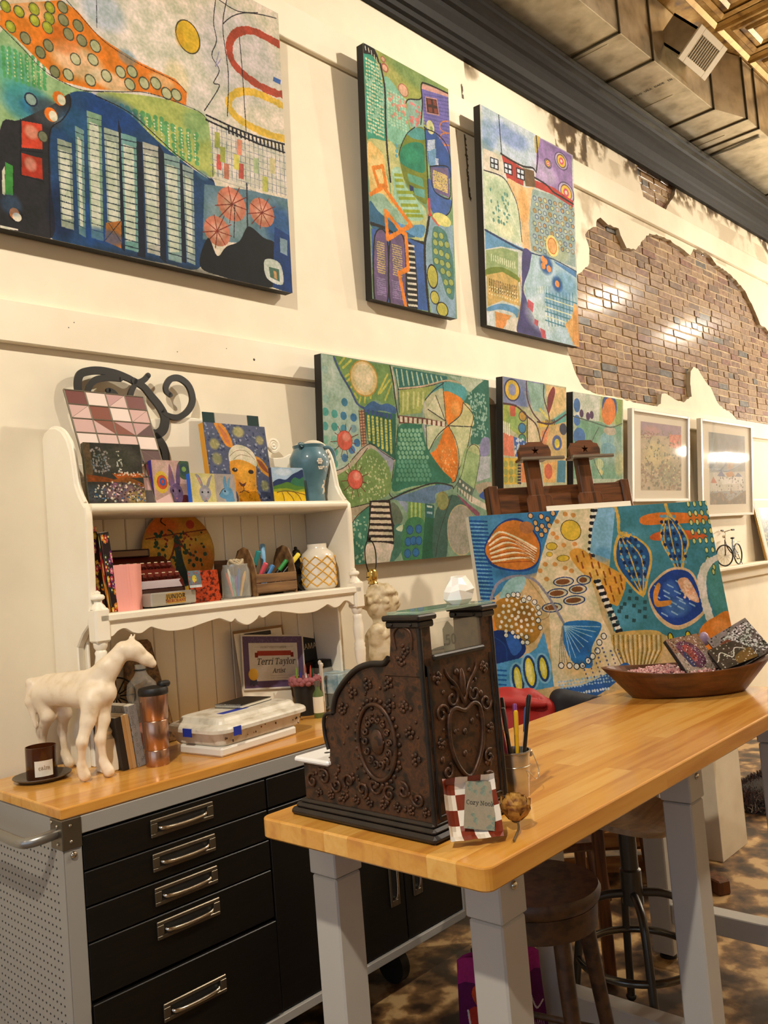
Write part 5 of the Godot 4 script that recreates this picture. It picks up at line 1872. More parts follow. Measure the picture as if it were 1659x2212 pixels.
# a stave of butcher block: plan outline clipped from a rounded slab, outer top and bottom edges eased
func stave(b: MB, plan: PackedVector2Array, w: float, d: float, r: float, y0: float, y1: float, e: float) -> void:
	# plan is in x, z with the slab centred on the origin
	var tr := Geometry2D.triangulate_polygon(plan)
	var m := plan.size()
	var rings := [[y0, e], [y0 + e, 0.0], [y1 - e, 0.0], [y1 - e * 0.35, e * 0.3], [y1, e]]
	var pts := []
	for rg in rings:
		var row := []
		for p in plan:
			var q := p
			if rg[1] > 0.0:
				var hx: float = w / 2 - r
				var hz: float = d / 2 - r
				var c := Vector2(clampf(p.x, -hx, hx), clampf(p.y, -hz, hz))
				var o := p - c
				var lim: float = r - rg[1]
				if o.length() > lim:
					q = c + o.normalized() * lim
			row.append(V3(q.x, rg[0], q.y))
		pts.append(row)
	for s in [[0, -1.0], [4, 1.0]]:
		var base := b.v.size()
		for p in pts[s[0]]:
			b.vert(p, V3(0, s[1], 0))
		for i in range(0, tr.size(), 3):
			b.tri(base + tr[i], base + tr[i + 1], base + tr[i + 2])
	var cen := Vector2.ZERO
	for p in plan:
		cen += p / m
	for k in 4:
		for i in m:
			var j := (i + 1) % m
			var o2 := (plan[i] + plan[j]) * 0.5 - cen
			var ed := plan[j] - plan[i]
			var nn := Vector2(ed.y, -ed.x)
			if nn.dot(o2) < 0.0:
				nn = -nn
			b.quad(pts[k][i], pts[k][j], pts[k + 1][j], pts[k + 1][i], false, V3(nn.x, (-1.0 if k == 0 else (1.0 if k > 1 else 0.0)) * 0.3 * nn.length(), nn.y))

func butcher_block(parent: Node, called: String, w: float, d: float, y0: float, y1: float, at: Vector3, strips: int, r: float, sd: int) -> void:
	var o := Node3D.new()
	o.name = called
	o.position = at
	parent.add_child(o)
	var rr := RandomNumberGenerator.new()
	rr.seed = sd
	var slab := rrect(w, d, r)
	var sw := d / strips
	for i in strips:
		var z0 := -d / 2 + i * sw + 0.0001
		var z1 := z0 + sw - 0.0002
		# each strip is made of two or three lengths
		var x := -w / 2
		while x < w / 2 - 0.01:
			var len := rr.randf_range(0.55, 1.1)
			var x1 := minf(x + len, w / 2)
			if w / 2 - x1 < 0.25:
				x1 = w / 2
			var clip := PackedVector2Array([Vector2(x, z0), Vector2(x1 - 0.0002, z0), Vector2(x1 - 0.0002, z1), Vector2(x, z1)])
			var res := Geometry2D.intersect_polygons(slab, clip)
			if res.size() > 0:
				var b := MB.new()
				stave(b, res[0], w, d, r, y0, y1, 0.004)
				put(b, "stave", mats["maple_%d" % rr.randi_range(0, 4)], o)
			x = x1

func work_table() -> void:
	var t := thing("work_table", "long butcher block work table on grey square steel legs", "table", V3(1.155, 0, 1.702), 0.0117)
	butcher_block(t, "tabletop", 1.83, 0.611, 0.919, 0.963, V3(0.915, 0, -0.3055), 9, 0.022, 3)
	var g: Material = mats["grey_paint"]
	for px in [0.128, 0.978, 1.70]:
		for pz in [-0.16, -0.607]:
			var l := MB.new()
			l.box(V3(px + 0.003, 0.02, pz + 0.003), V3(px + 0.082, 0.8, pz + 0.082), 0.004)
			var leg := put(l, "leg", g, t)
			put(MB.new().box(V3(px, 0.803, pz), V3(px + 0.085, 0.917, pz + 0.085), 0.003), "sleeve", g, leg)
			put(MB.new().at(px + 0.042, 0, pz + 0.042).lathe([Vector2(0, 0), Vector2(0.03, 0), Vector2(0.03, 0.012), Vector2(0.012, 0.016), Vector2(0.012, 0.03)], 14), "levelling_foot", mats["black_plastic"], leg)
			for bz in [0.001]:
				put(MB.new().sph(V3(px + 0.045, 0.865, pz + 0.087), V3(0.009, 0.009, 0.006), 8, 6), "bolt", mats["chrome"], leg)
		put(MB.new().box(V3(px + 0.01, 0.13, -0.525), V3(px + 0.075, 0.2, -0.157), 0.003), "crossbar", g, t)
	for z in [-0.062, -0.58]:
		put(MB.new().box(V3(0.1, 0.9, z - 0.03), V3(1.79, 0.9195, z), 0.002), "apron", g, t)

func tool_cabinet() -> void:
	var g: Material = mats["cabinet_grey"]
	var dk: Material = mats["dark_steel"]
	var t := thing("tool_cabinet", "rolling steel tool cabinet with black drawers under a hutch", "cabinet", V3(0.965, 0, 0.02))
	var W := 1.533
	var D := 0.514
	put(MB.new().box(V3(0, 0.155, 0), V3(W, 0.92, D - 0.03), 0.002), "body", g, t)
	var fr := MB.new()
	fr.box(V3(0, 0.155, D - 0.03), V3(0.048, 0.92, D), 0.003)
	fr.box(V3(W - 0.03, 0.155, D - 0.03), V3(W, 0.92, D), 0.003)
	fr.box(V3(0.048, 0.876, D - 0.03), V3(W - 0.03, 0.92, D), 0.002)
	fr.box(V3(0.048, 0.155, D - 0.03), V3(W - 0.03, 0.182, D + 0.006), 0.002)
	put(fr, "face_frame", g, t)
	put(MB.new().box(V3(0.048, 0.182, D - 0.032), V3(W - 0.03, 0.876, D - 0.024)), "recess_shade", mats["black_plastic"], t)  # black sheet behind drawers and doors, puts the shade of the gaps into colour
	var rows := [[0.783, 0.869], [0.694, 0.779], [0.606, 0.690], [0.464, 0.602], [0.19, 0.455]]
	for i in 5:
		var r = rows[i]
		var dr := put(MB.new().box(V3(0.051, r[0], D - 0.022), V3(0.632, r[1], D - (0.002 if i < 4 else -0.004)), 0.002), "drawer", dk, t)
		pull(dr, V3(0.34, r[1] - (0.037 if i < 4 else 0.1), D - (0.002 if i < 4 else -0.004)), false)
	var wd := put(MB.new().box(V3(0.638, 0.783, D - 0.022), V3(W - 0.033, 0.869, D - 0.002), 0.002), "drawer", dk, t)
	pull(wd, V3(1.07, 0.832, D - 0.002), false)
	var d1 := put(MB.new().box(V3(0.638, 0.188, D - 0.022), V3(1.198, 0.777, D - 0.002), 0.002), "door", dk, t)
	var d2 := put(MB.new().box(V3(1.204, 0.188, D - 0.022), V3(W - 0.033, 0.777, D - 0.002), 0.002), "door", dk, t)
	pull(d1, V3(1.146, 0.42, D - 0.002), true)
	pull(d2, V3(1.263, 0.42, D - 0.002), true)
	# perforated side with its rounded push bar
	var holes := MB.new()
	for ix in 22:
		for iy in 32:
			holes.xf = Transform3D(Basis(Vector3.BACK, PI / 2), V3(-0.0002, 0.84 - iy * 0.021, 0.03 + ix * 0.021))
			holes.cyl(0.0028, -0.001, 0.0008, 6)
	var hp := put(holes, "perforation", mats["black_plastic"], t)
	hp.set_meta("kind", "stuff")
	put(MB.new().box(V3(-0.003, 0.155, D - 0.035), V3(0, 0.92, D), 0.001), "side_strip", g, t)
	var br := MB.new()
	br.box(V3(-0.004, 0.847, D - 0.06), V3(0.001, 0.921, D + 0.003), 0.002)
	br.box(V3(-0.004, 0.847, D), V3(0.048, 0.921, D + 0.004), 0.002)
	var bk := put(br, "corner_bracket", mats["plate_steel"], t)
	for q in [V3(0.018, 0.905, D + 0.005), V3(0.018, 0.866, D + 0.005), V3(-0.005, 0.905, D - 0.02), V3(-0.005, 0.862, D - 0.02), V3(-0.005, 0.912, D - 0.05)]:
		put(MB.new().sph(q, V3(0.0045, 0.0045, 0.003) if q.x > 0 else V3(0.003, 0.0045, 0.0045), 10, 6), "rivet", mats["chrome"], bk)
	put(MB.new().sph(V3(0.024, 0.832, D + 0.002), V3(0.009, 0.009, 0.006), 12, 8), "lock", mats["chrome"], t)
	put(MB.new().tube(curve([V3(0, 0.887, D - 0.03), V3(-0.035, 0.884, D - 0.03), V3(-0.066, 0.88, D - 0.045), V3(-0.078, 0.88, D - 0.08), V3(-0.078, 0.882, 0.25), V3(-0.078, 0.884, 0.06), V3(-0.04, 0.885, 0.03), V3(0, 0.887, 0.03)], 5), 0.0135, 12), "push_bar", mats["zinc"], t)
	for c in [V3(0.08, 0, 0.06), V3(W - 0.3, 0, 0.06), V3(0.08, 0, D - 0.07), V3(W - 0.3, 0, D - 0.12)]:
		var cb := MB.new()
		cb.xf = Transform3D(Basis(Vector3.BACK, PI / 2), c + V3(0.018, 0.062, 0))
		cb.cyl(0.062, 0, 0.036, 20)
		var cs := put(cb, "caster", mats["black_plastic"], t)
		put(MB.new().box(c + V3(-0.03, 0.11, -0.03), c + V3(0.03, 0.155, 0.03), 0.003), "fork", mats["zinc"], cs)
	var ct := thing("countertop", "butcher block worktop on the black drawer cabinet", "worktop", V3(0.962, 0, 0.018))
	butcher_block(ct, "slab", 1.54, 0.516, 0.921, 0.95, V3(0.77, 0, 0.258), 9, 0.004, 8)

func pull(parent: Node, c: Vector3, upright: bool) -> void:
	var m: Material = mats["plate_steel"]
	var b := MB.new()
	var rot := Basis(Vector3.BACK, PI / 2) if upright else Basis.IDENTITY
	b.xf = Transform3D(rot, c)
	b.box(V3(-0.1, 0.013, 0), V3(0.1, 0.024, 0.006), 0.002)
	b.box(V3(-0.1, -0.024, 0), V3(0.1, -0.013, 0.006), 0.002)
	b.box(V3(-0.1, -0.013, 0), V3(-0.08, 0.013, 0.006), 0.001)
	b.box(V3(0.08, -0.013, 0), V3(0.1, 0.013, 0.006), 0.001)
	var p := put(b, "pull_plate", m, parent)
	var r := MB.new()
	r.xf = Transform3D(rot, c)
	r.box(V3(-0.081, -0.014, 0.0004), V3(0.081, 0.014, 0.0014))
	put(r, "recess_shade", mats["black_plastic"], p)  # flat black plate on the face, its colour stands for a shaded hollow
	var h := MB.new()
	h.xf = Transform3D(rot, c)
	h.tube(curve([V3(-0.074, 0.0, 0.001), V3(-0.066, -0.003, 0.012), V3(-0.03, -0.006, 0.014), V3(0.03, -0.006, 0.014), V3(0.066, -0.003, 0.012), V3(0.074, 0.0, 0.001)], 4), 0.0055, 10)
	put(h, "grip", mats["chrome"], p)

func hutch() -> void:
	var m: Material = mats["cream_paint"]
	var t := thing("hutch", "cream painted hutch with scalloped apron and turned posts on the cabinet", "hutch", V3(1.219, 0.95, 0.004), -0.025)
	var W := 1.075
	# upper side panels: y above the worktop, z from the wall
	var prof := [0.0, 0.0, 0.16, 0.0, 0.16, 0.36, 0.2, 0.4, 0.24, 0.425, 0.252, 0.46, 0.258, 0.5, 0.263, 0.6, 0.266, 0.74, 0.263, 0.775, 0.246, 0.79, 0.226, 0.815, 0.208, 0.85, 0.2, 0.9, 0.188, 0.955, 0.17, 0.992, 0.14, 1.022, 0.1, 1.04, 0.055, 1.046, 0.02, 1.038, 0.0, 1.02]
	var pp := PackedVector2Array()
	for i in range(0, prof.size(), 2):
		pp.append(Vector2(-prof[i], prof[i + 1]))
	for x in [0.0, W - 0.024]:
		var b := MB.new()
		b.xf = Transform3D(Basis(Vector3.UP, PI / 2), V3(x, 0, 0))
		b.prism(pp, 0, 0.024, 0.004, true)
		var sp := put(b, "side_panel", m, t)
		# raised bead along the front edge
		var bead := []
		for i in range(10, pp.size() - 1):
			bead.append(V3(x + 0.012, pp[i].y, -pp[i].x + 0.001))
		put(MB.new().tube(curve(bead, 3), 0.005, 8), "bead", m, sp)
	# tongue and groove back
	var n := 13
	for i in n:
		var w := (W - 0.048) / n
		put(MB.new().box(V3(0.024 + i * w + 0.0008, 0.0, 0.004), V3(0.024 + (i + 1) * w - 0.0008, 0.8, 0.014), 0.003), "back_board", m, t)
	put(MB.new().box(V3(0.024, 0, 0.0), V3(W - 0.024, 0.8, 0.0045)), "backing", m, t)
	# shelves
	var sh := MB.new()
	var sp2 := PackedVector2Array()
	for q in [[0.014, 0.756], [0.255, 0.756], [0.264, 0.76], [0.268, 0.7715], [0.264, 0.783], [0.255, 0.787], [0.014, 0.787]]:
		sp2.append(Vector2(-q[0], q[1]))
	sh.xf = Transform3D(Basis(Vector3.UP, PI / 2), V3(0.022, 0, 0))
	sh.prism(sp2, 0, W - 0.044, 0, true)
	put(sh, "upper_shelf", m, t)
	put(MB.new().box(V3(0.01, 0.432, 0.014), V3(W - 0.01, 0.457, 0.296), 0.005), "lower_shelf", m, t)
	# scalloped apron, mirrored about the middle
	var half := [0.045, 0.44, 0.045, 0.388, 0.055, 0.391, 0.073, 0.404, 0.095, 0.407, 0.119, 0.392, 0.144, 0.387, 0.164, 0.396, 0.179, 0.402, 0.198, 0.395, 0.243, 0.382, 0.306, 0.382, 0.356, 0.391, 0.408, 0.4, 0.433, 0.4, 0.471, 0.385, 0.488, 0.394, 0.5, 0.383, 0.5375, 0.368]
	var ap := PackedVector2Array()
	for i in range(0, half.size(), 2):
		ap.append(Vector2(half[i], half[i + 1]))
	for i in range(half.size() - 4, -1, -2):
		ap.append(Vector2(W - half[i], half[i + 1]))
	var sm := PackedVector2Array()
	var cv := curve(Array(ap).slice(1, ap.size() - 1), 4)
	sm.append(ap[0])
	for q in cv:
		sm.append(q)
	sm.append(ap[ap.size() - 1])
	put(MB.new().prism(sm, 0.268, 0.286, 0.0015), "apron", m, t)
	# posts: square blocks, turned spindle, finial
	for x in [-0.004, W - 0.044]:
		var b := MB.new()
		b.box(V3(x, 0, 0.24), V3(x + 0.05, 0.1, 0.292), 0.005)
		b.box(V3(x, 0.375, 0.246), V3(x + 0.048, 0.475, 0.296), 0.006)
		b.at(x + 0.024, 0, 0.27)
		b.lathe([Vector2(0.021, 0.1), Vector2(0.016, 0.108), Vector2(0.022, 0.118), Vector2(0.012, 0.13), Vector2(0.013, 0.15), Vector2(0.0185, 0.175), Vector2(0.021, 0.2), Vector2(0.021, 0.215), Vector2(0.0225, 0.223), Vector2(0.019, 0.231), Vector2(0.0215, 0.24), Vector2(0.017, 0.248), Vector2(0.018, 0.26), Vector2(0.021, 0.29), Vector2(0.02, 0.312), Vector2(0.016, 0.335), Vector2(0.018, 0.345), Vector2(0.014, 0.352), Vector2(0.02, 0.362), Vector2(0.021, 0.375)], 22)
		b.lathe([Vector2(0.024, 0.472), Vector2(0.02, 0.481), Vector2(0.012, 0.49), Vector2(0.012, 0.497), Vector2(0.02, 0.502), Vector2(0.021, 0.508), Vector2(0.017, 0.514), Vector2(0.009, 0.516), Vector2(0.009, 0.522), Vector2(0.0, 0.528)], 20)
		put(b, "post", m, t)
	# inner edge strips below the apron
	for x in [0.024, W - 0.034]:
		put(MB.new().box(V3(x, 0, 0.15), V3(x + 0.01, 0.43, 0.175), 0.003), "stile", m, t)
	# gallery rail and scrolled crest at the back of the top
	put(MB.new().tube([V3(0.02, 0.885, 0.05), V3(W - 0.02, 0.885, 0.05)], 0.011, 12), "gallery_rail", m, t)
	var cr := PackedVector2Array()
	for q in curve([Vector2(0.03, 0.78), Vector2(0.03, 0.95), Vector2(0.12, 0.94), Vector2(0.2, 0.99), Vector2(0.27, 1.06), Vector2(0.36, 1.1), Vector2(0.5375, 1.12), Vector2(W - 0.36, 1.1), Vector2(W - 0.27, 1.06), Vector2(W - 0.2, 0.99), Vector2(W - 0.12, 0.985), Vector2(W - 0.07, 1.0), Vector2(W - 0.03, 0.95), Vector2(W - 0.03, 0.78)], 5):
		cr.append(q)
	var crest := put(MB.new().prism(cr, 0.002, 0.018, 0.003, true), "crest", m, t)
	for x in [0.155, W - 0.165]:
		var rb := MB.new()
		rb.xf = Transform3D(Basis(Vector3.RIGHT, PI / 2), V3(x, 1.03, 0.018))
		rb.lathe([Vector2(0.03, 0), Vector2(0.03, 0.006), Vector2(0.022, 0.007), Vector2(0.02, 0.004), Vector2(0.016, 0.004), Vector2(0.013, 0.008), Vector2(0.008, 0.006), Vector2(0, 0.01)], 24)
		put(rb, "rosette", m, crest)

const TT := 0.963

func cash_register() -> void:
	var iron := tri_mat("cast_iron", ntex("iron_n", 512, 0.02, [C("241b15"), C("38261a"), C("52331e"), C("422c1e"), C("603a20"), C("2c221a")], 81, 5, 1.5), V3(2.2, 2.2, 2.2), 0.46, 0.35)
	var edge := tri_mat("iron_edge", ntex("iron_e", 256, 0.03, [C("1c1815"), C("2a2420"), C("382c24")], 83, 4), V3(2, 2, 2), 0.42, 0.4)
	var t := thing("cash_register", "small antique cast iron cash register with embossed scrollwork and glass top", "cash register", V3(1.33, TT, 1.35))
	var O := V3(1.33, TT, 1.35)
	# outlines in z, y (world) run across x
	var cross := func(flat: Array, x0: float, x1: float, bev := 0.0) -> MB:
		var p := PackedVector2Array()
		for i in range(0, flat.size(), 2):
			p.append(Vector2(-(flat[i] - O.z), flat[i + 1] - O.y))
		var b := MB.new()
		b.xf = Transform3D(Basis(Vector3.UP, PI / 2), V3(x0 - O.x, 0, 0))
		b.prism(p, 0, x1 - x0, bev, true)
		return b
	var bb := MB.new()
	bb.box(V3(-0.135, 0, -0.21), V3(0.135, 0.016, 0.205), 0.006)
	bb.box(V3(-0.128, 0.014, -0.2), V3(0.128, 0.026, 0.198), 0.005)
	bb.box(V3(-0.121, 0.024, -0.19), V3(0.121, 0.034, 0.191), 0.004)
	put(bb, "base_moulding", edge, t)
	var prof := [1.171, 0.99, 1.171, 1.073, 1.255, 1.075, 1.259, 1.11, 1.252, 1.14, 1.252, 1.172, 1.262, 1.184, 1.283, 1.188, 1.285, 1.2, 1.298, 1.227, 1.327, 1.256, 1.364, 1.281, 1.404, 1.292, 1.44, 1.293, 1.45, 1.293, 1.539, 1.303, 1.539, 0.99]
	put(cross.call(prof, 1.215, 1.447, 0.003), "body", iron, t)
	var tow := [1.44, 1.27, 1.446, 1.29, 1.457, 1.305, 1.463, 1.34, 1.465, 1.372, 1.539, 1.372, 1.539, 1.27]
	for x in [1.215, 1.413]:
		var tw := put(cross.call(tow, x - 0.0015, x + 0.0355, 0.002), "tower", iron, t)
		var cp := MB.new()
		cp.box(V3(x - O.x - 0.006, 1.364 - O.y, 1.457 - O.z), V3(x - O.x + 0.04, 1.378 - O.y, 1.546 - O.z), 0.003)
		cp.box(V3(x - O.x - 0.011, 1.378 - O.y, 1.452 - O.z), V3(x - O.x + 0.045, 1.389 - O.y, 1.551 - O.z), 0.003)
		put(cp, "cap", edge, tw)
		for z in [1.475, 1.525]:
			put(MB.new().sph(V3(x - O.x - 0.007, 1.371 - O.y, z - O.z), V3(0.002, 0.0035, 0.0035), 8, 6), "stud", edge, tw)
	# rolled rim over the shoulder
	for x in [1.214, 1.448]:
		var rim := []
		for q in [[1.283, 1.188], [1.285, 1.2], [1.298, 1.228], [1.327, 1.257], [1.364, 1.282], [1.404, 1.293], [1.44, 1.295], [1.456, 1.306]]:
			rim.append(V3(x - O.x, q[1] - O.y, q[0] - O.z))
		put(MB.new().tube(curve(rim, 4), 0.0065, 10), "rolled_rim", edge, t)
		var curl := []
		for q in [[1.259, 1.11], [1.251, 1.14], [1.251, 1.172], [1.262, 1.185], [1.28, 1.187]]:
			curl.append(V3(x - O.x, q[1] - O.y, q[0] - O.z))
		put(MB.new().tube(curve(curl, 4), 0.004, 8), "rolled_rim", edge, t)
	# corner beads and panel mouldings
	var pm := MB.new()
	for x in [1.217, 1.445]:
		pm.tube([V3(x - O.x, 0.03, 1.538 - O.z), V3(x - O.x, 0.41, 1.538 - O.z)], 0.005, 8)
	for q in [[1.232, 1.0, 1.232, 1.29], [1.43, 1.0, 1.43, 1.29]]:
		pm.tube([V3(q[0] - O.x, q[1] - O.y, 1.54 - O.z), V3(q[2] - O.x, q[3] - O.y, 1.54 - O.z)], 0.0028, 6)
	pm.tube([V3(-0.098, 0.042, 0.19), V3(0.1, 0.042, 0.19)], 0.0028, 6)
	pm.box(V3(-0.081, 0.334, 0.175), V3(0.083, 0.345, 0.194), 0.003)
	put(pm, "moulding", edge, t)
	# embossed scrollwork
	var rr := RandomNumberGenerator.new()
	rr.seed = 40
	var side := MB.new()
	relief(side, Transform3D(Basis(V3(0, 0, 1), V3(0, 1, 0), V3(-1, 0, 0)), V3(1.214, TT, 1.35) - O), false, rr)
	put(side, "embossed_scrolls", iron, t)
	var back := MB.new()
	relief(back, Transform3D(Basis.IDENTITY, V3(1.331, TT, 1.54) - O), true, rr)
	put(back, "embossed_scrolls", iron, t)
	# glass indicator box
	var gl := glass("register_glass", C("c9d8cc"), 0.05)
	put(MB.new().box(V3(-0.081, 0.345, 0.183), V3(0.083, 0.405, 0.186)), "glass_pane", gl, t)
	put(MB.new().box(V3(-0.081, 0.345, 0.125), V3(0.083, 0.405, 0.128)), "glass_pane", gl, t)
	var green := glass("glass_edge", C("9fc4ac"), 0.35)
	put(MB.new().box(V3(-0.115, 0.4265, 0.108), V3(0.118, 0.4325, 0.196), 0.001), "glass_plate", green, t)
	var tab := MB.new()
	var tp := PackedVector2Array([Vector2(-0.016, 0), Vector2(0.016, 0), Vector2(0.016, 0.046), Vector2(0.009, 0.052), Vector2(0.005, 0.057), Vector2(0, 0.06), Vector2(-0.005, 0.057), Vector2(-0.009, 0.052), Vector2(-0.016, 0.046)])
	tab.xf = Transform3D(Basis.IDENTITY, V3(-0.008, 0.343, 0.172))
	tab.prism(tp, 0, 0.002)
	var tb := put(tab, "price_tab", mt("tab_grey", C("8f8f7c"), 0.5), t)
	text(".50", 0.03, mt("ink_black", C("14120f"), 0.6), tb, V3(-0.008, 0.366, 0.1748), Basis.IDENTITY, "Droid Sans", true)
	# white key panel sticking out in front
	var kp := put(MB.new().box(V3(1.205 - O.x, 0.112, 1.152 - O.z), V3(1.452 - O.x, 0.124, 1.262 - O.z), 0.004), "key_panel", mt("key_white", C("eceae6"), 0.3), t)
	for q in [V3(1.262, 0, 1.2), V3(1.32, 0, 1.2), V3(1.38, 0, 1.2), V3(1.235, 0, 1.243)]:
		var hb := MB.new()
		hb.at(q.x - O.x, 0.1238, q.z - O.z)
		hb.cyl(0.007, 0, 0.0006, 14)
		put(hb, "key_hole", mats["black_plastic"], kp)
	# crystal on the glass
	var qz := MB.new()
	var pr := RandomNumberGenerator.new()
	pr.seed = 7
	var rings := []
	for i in 5:
		var row := []
		var rad: float = [0.038, 0.05, 0.05, 0.042, 0.026][i]
		for j in 9:
			var a := TAU * j / 9 + pr.randf_range(-0.2, 0.2)
			row.append(V3(cos(a) * rad * 1.25 * pr.randf_range(0.85, 1.1), i * 0.0135 + pr.randf_range(-0.004, 0.004), sin(a) * rad * 0.62 * pr.randf_range(0.85, 1.1)))
		rings.append(row)
	for j in 9:
		rings[0][j].y = 0.0
	for i in 4:
		for j in 9:
			var k := (j + 1) % 9
			qz.quad(rings[i][j], rings[i][k], rings[i + 1][k], rings[i + 1][j], false, (rings[i][j] + rings[i + 1][k]) * V3(1, 0, 1) + V3(0, 0.01 * (i - 1), 0))
	for j in 9:
		var k := (j + 1) % 9
		qz.quad(rings[4][j], rings[4][k], V3(0.01, 0.058, 0), V3(0.01, 0.058, 0), false, V3(0, 1, 0))
		qz.quad(rings[0][j], rings[0][k], V3(0, 0, 0), V3(0, 0, 0), false, V3(0, -1, 0))
	var qm := mt("quartz", C("eef0ee"), 0.18)
	qm.subsurf_scatter_enabled = true
	qm.subsurf_scatter_strength = 0.4
	qm.clearcoat_enabled = true
	var qo := tag(put(qz, "quartz_crystal", qm), "chunk of milky white quartz on the register glass", "crystal")
	qo.position = V3(1.395, TT + 0.4326, 1.5)
	qo.rotation.y = 0.5

# tubes and petals raised from a plate; x across, y up, z out
func relief(b: MB, xf: Transform3D, shield: bool, r: RandomNumberGenerator) -> void:
	b.xf = xf
	var flower := func(x: float, y: float, s: float) -> void:
		for k in 6:
			var a := TAU * k / 6 + r.randf()
			b.sph(V3(x + cos(a) * s, y + sin(a) * s, 0.0005), V3(s * 0.55, s * 0.55, 0.003), 7, 5)
		b.sph(V3(x, y, 0.001), V3(s * 0.5, s * 0.5, 0.004), 7, 5)
	var scroll := func(x: float, y: float, s: float, dir: float, turn: float) -> void:
		var p := []
		for k in 16:
			var a := turn + dir * k * 0.5
			var rad := s * (1.0 - k / 18.0)
			p.append(V3(x + cos(a) * rad, y + sin(a) * rad, 0.001))
		b.tube(p, 0.0032, 6)
	if shield:
		var sh := []
		for q in [[0.0, 0.075], [-0.035, 0.105], [-0.052, 0.15], [-0.05, 0.2], [-0.03, 0.215], [0.0, 0.205], [0.03, 0.215], [0.05, 0.2], [0.052, 0.15], [0.035, 0.105]]:
			sh.append(V3(q[0], q[1] + 0.02, 0.001))
		b.tube(curve(sh, 4, true), 0.0045, 8, true)
		for s in [-1.0, 1.0]:
			scroll.call(s * 0.035, 0.255, 0.022, s, PI / 2)
			scroll.call(s * 0.07, 0.23, 0.02, -s, 0.0)
			scroll.call(s * 0.066, 0.12, 0.016, s, 1.0)
			scroll.call(s * 0.06, 0.07, 0.022, -s, 2.0)
			scroll.call(s * 0.03, 0.065, 0.014, s, -1.0)
			flower.call(s * 0.075, 0.3, 0.009)
			flower.call(s * 0.078, 0.175, 0.008)
			b.tube(curve([V3(0, 0.24, 0.001), V3(s * 0.02, 0.275, 0.001), V3(s * 0.045, 0.3, 0.001), V3(s * 0.05, 0.315, 0.001)], 5), [0.004, 0.004, 0.004, 0.004, 0.004, 0.004, 0.004, 0.004, 0.003, 0.003, 0.003, 0.003, 0.002, 0.002, 0.002, 0.001], 6)
		b.sph(V3(0, 0.28, 0.0), V3(0.008, 0.03, 0.007), 8, 6)
		b.sph(V3(0, 0.085, 0.0), V3(0.014, 0.014, 0.007), 10, 6)
		for k in 26:
			b.sph(V3(r.randf_range(-0.08, 0.08), r.randf_range(0.05, 0.31), 0.0), V3(0.005, 0.005, 0.003) * r.randf_range(0.6, 1.5), 6, 4)
	else:
		var cx := 0.055
		var cy := 0.175
		var ov := []
		for k in 40:
			ov.append(V3(cx + 0.052 * cos(TAU * k / 40), cy + 0.075 * sin(TAU * k / 40), 0.001))
		b.tube(ov, 0.0045, 8, true)
		for k in 30:
			b.sph(V3(cx + 0.061 * cos(TAU * k / 30), cy + 0.085 * sin(TAU * k / 30), 0.0), V3(0.005, 0.005, 0.004), 6, 4)
		b.sph(V3(cx, cy, 0.0), V3(0.02, 0.026, 0.007), 12, 8)
		for k in 14:
			var a := TAU * k / 14
			scroll.call(cx + 0.033 * cos(a), cy + 0.045 * sin(a), 0.008, 1.0, a)
		for q in [[0.04, 0.29], [0.1, 0.295], [-0.005, 0.27], [0.135, 0.25], [0.14, 0.34], [0.15, 0.36], [0.145, 0.2], [-0.04, 0.235], [0.1, 0.25], [0.155, 0.15]]:
			flower.call(q[0], q[1], 0.009)
		for k in 9:
			var x := -0.15 + k * 0.038
			scroll.call(x, 0.075 + 0.012 * (k % 2), 0.017, 1.0 if k % 2 == 0 else -1.0, 1.0 + k)
			flower.call(x + 0.018, 0.052, 0.007)
		for k in 40:
			b.sph(V3(r.randf_range(-0.16, 0.17), r.randf_range(0.045, 0.11), 0.0), V3(0.005, 0.005, 0.003) * r.randf_range(0.6, 1.4), 6, 4)
		for k in 30:
			b.sph(V3(r.randf_range(-0.08, 0.17), r.randf_range(0.11, 0.3), 0.0), V3(0.004, 0.004, 0.0025) * r.randf_range(0.6, 1.3), 6, 4)
		b.tube(curve([V3(0.128, 0.36, 0.001), V3(0.125, 0.39, 0.001), V3(0.145, 0.405, 0.001), V3(0.17, 0.392, 0.001), V3(0.17, 0.36, 0.001)], 5), 0.003, 6)

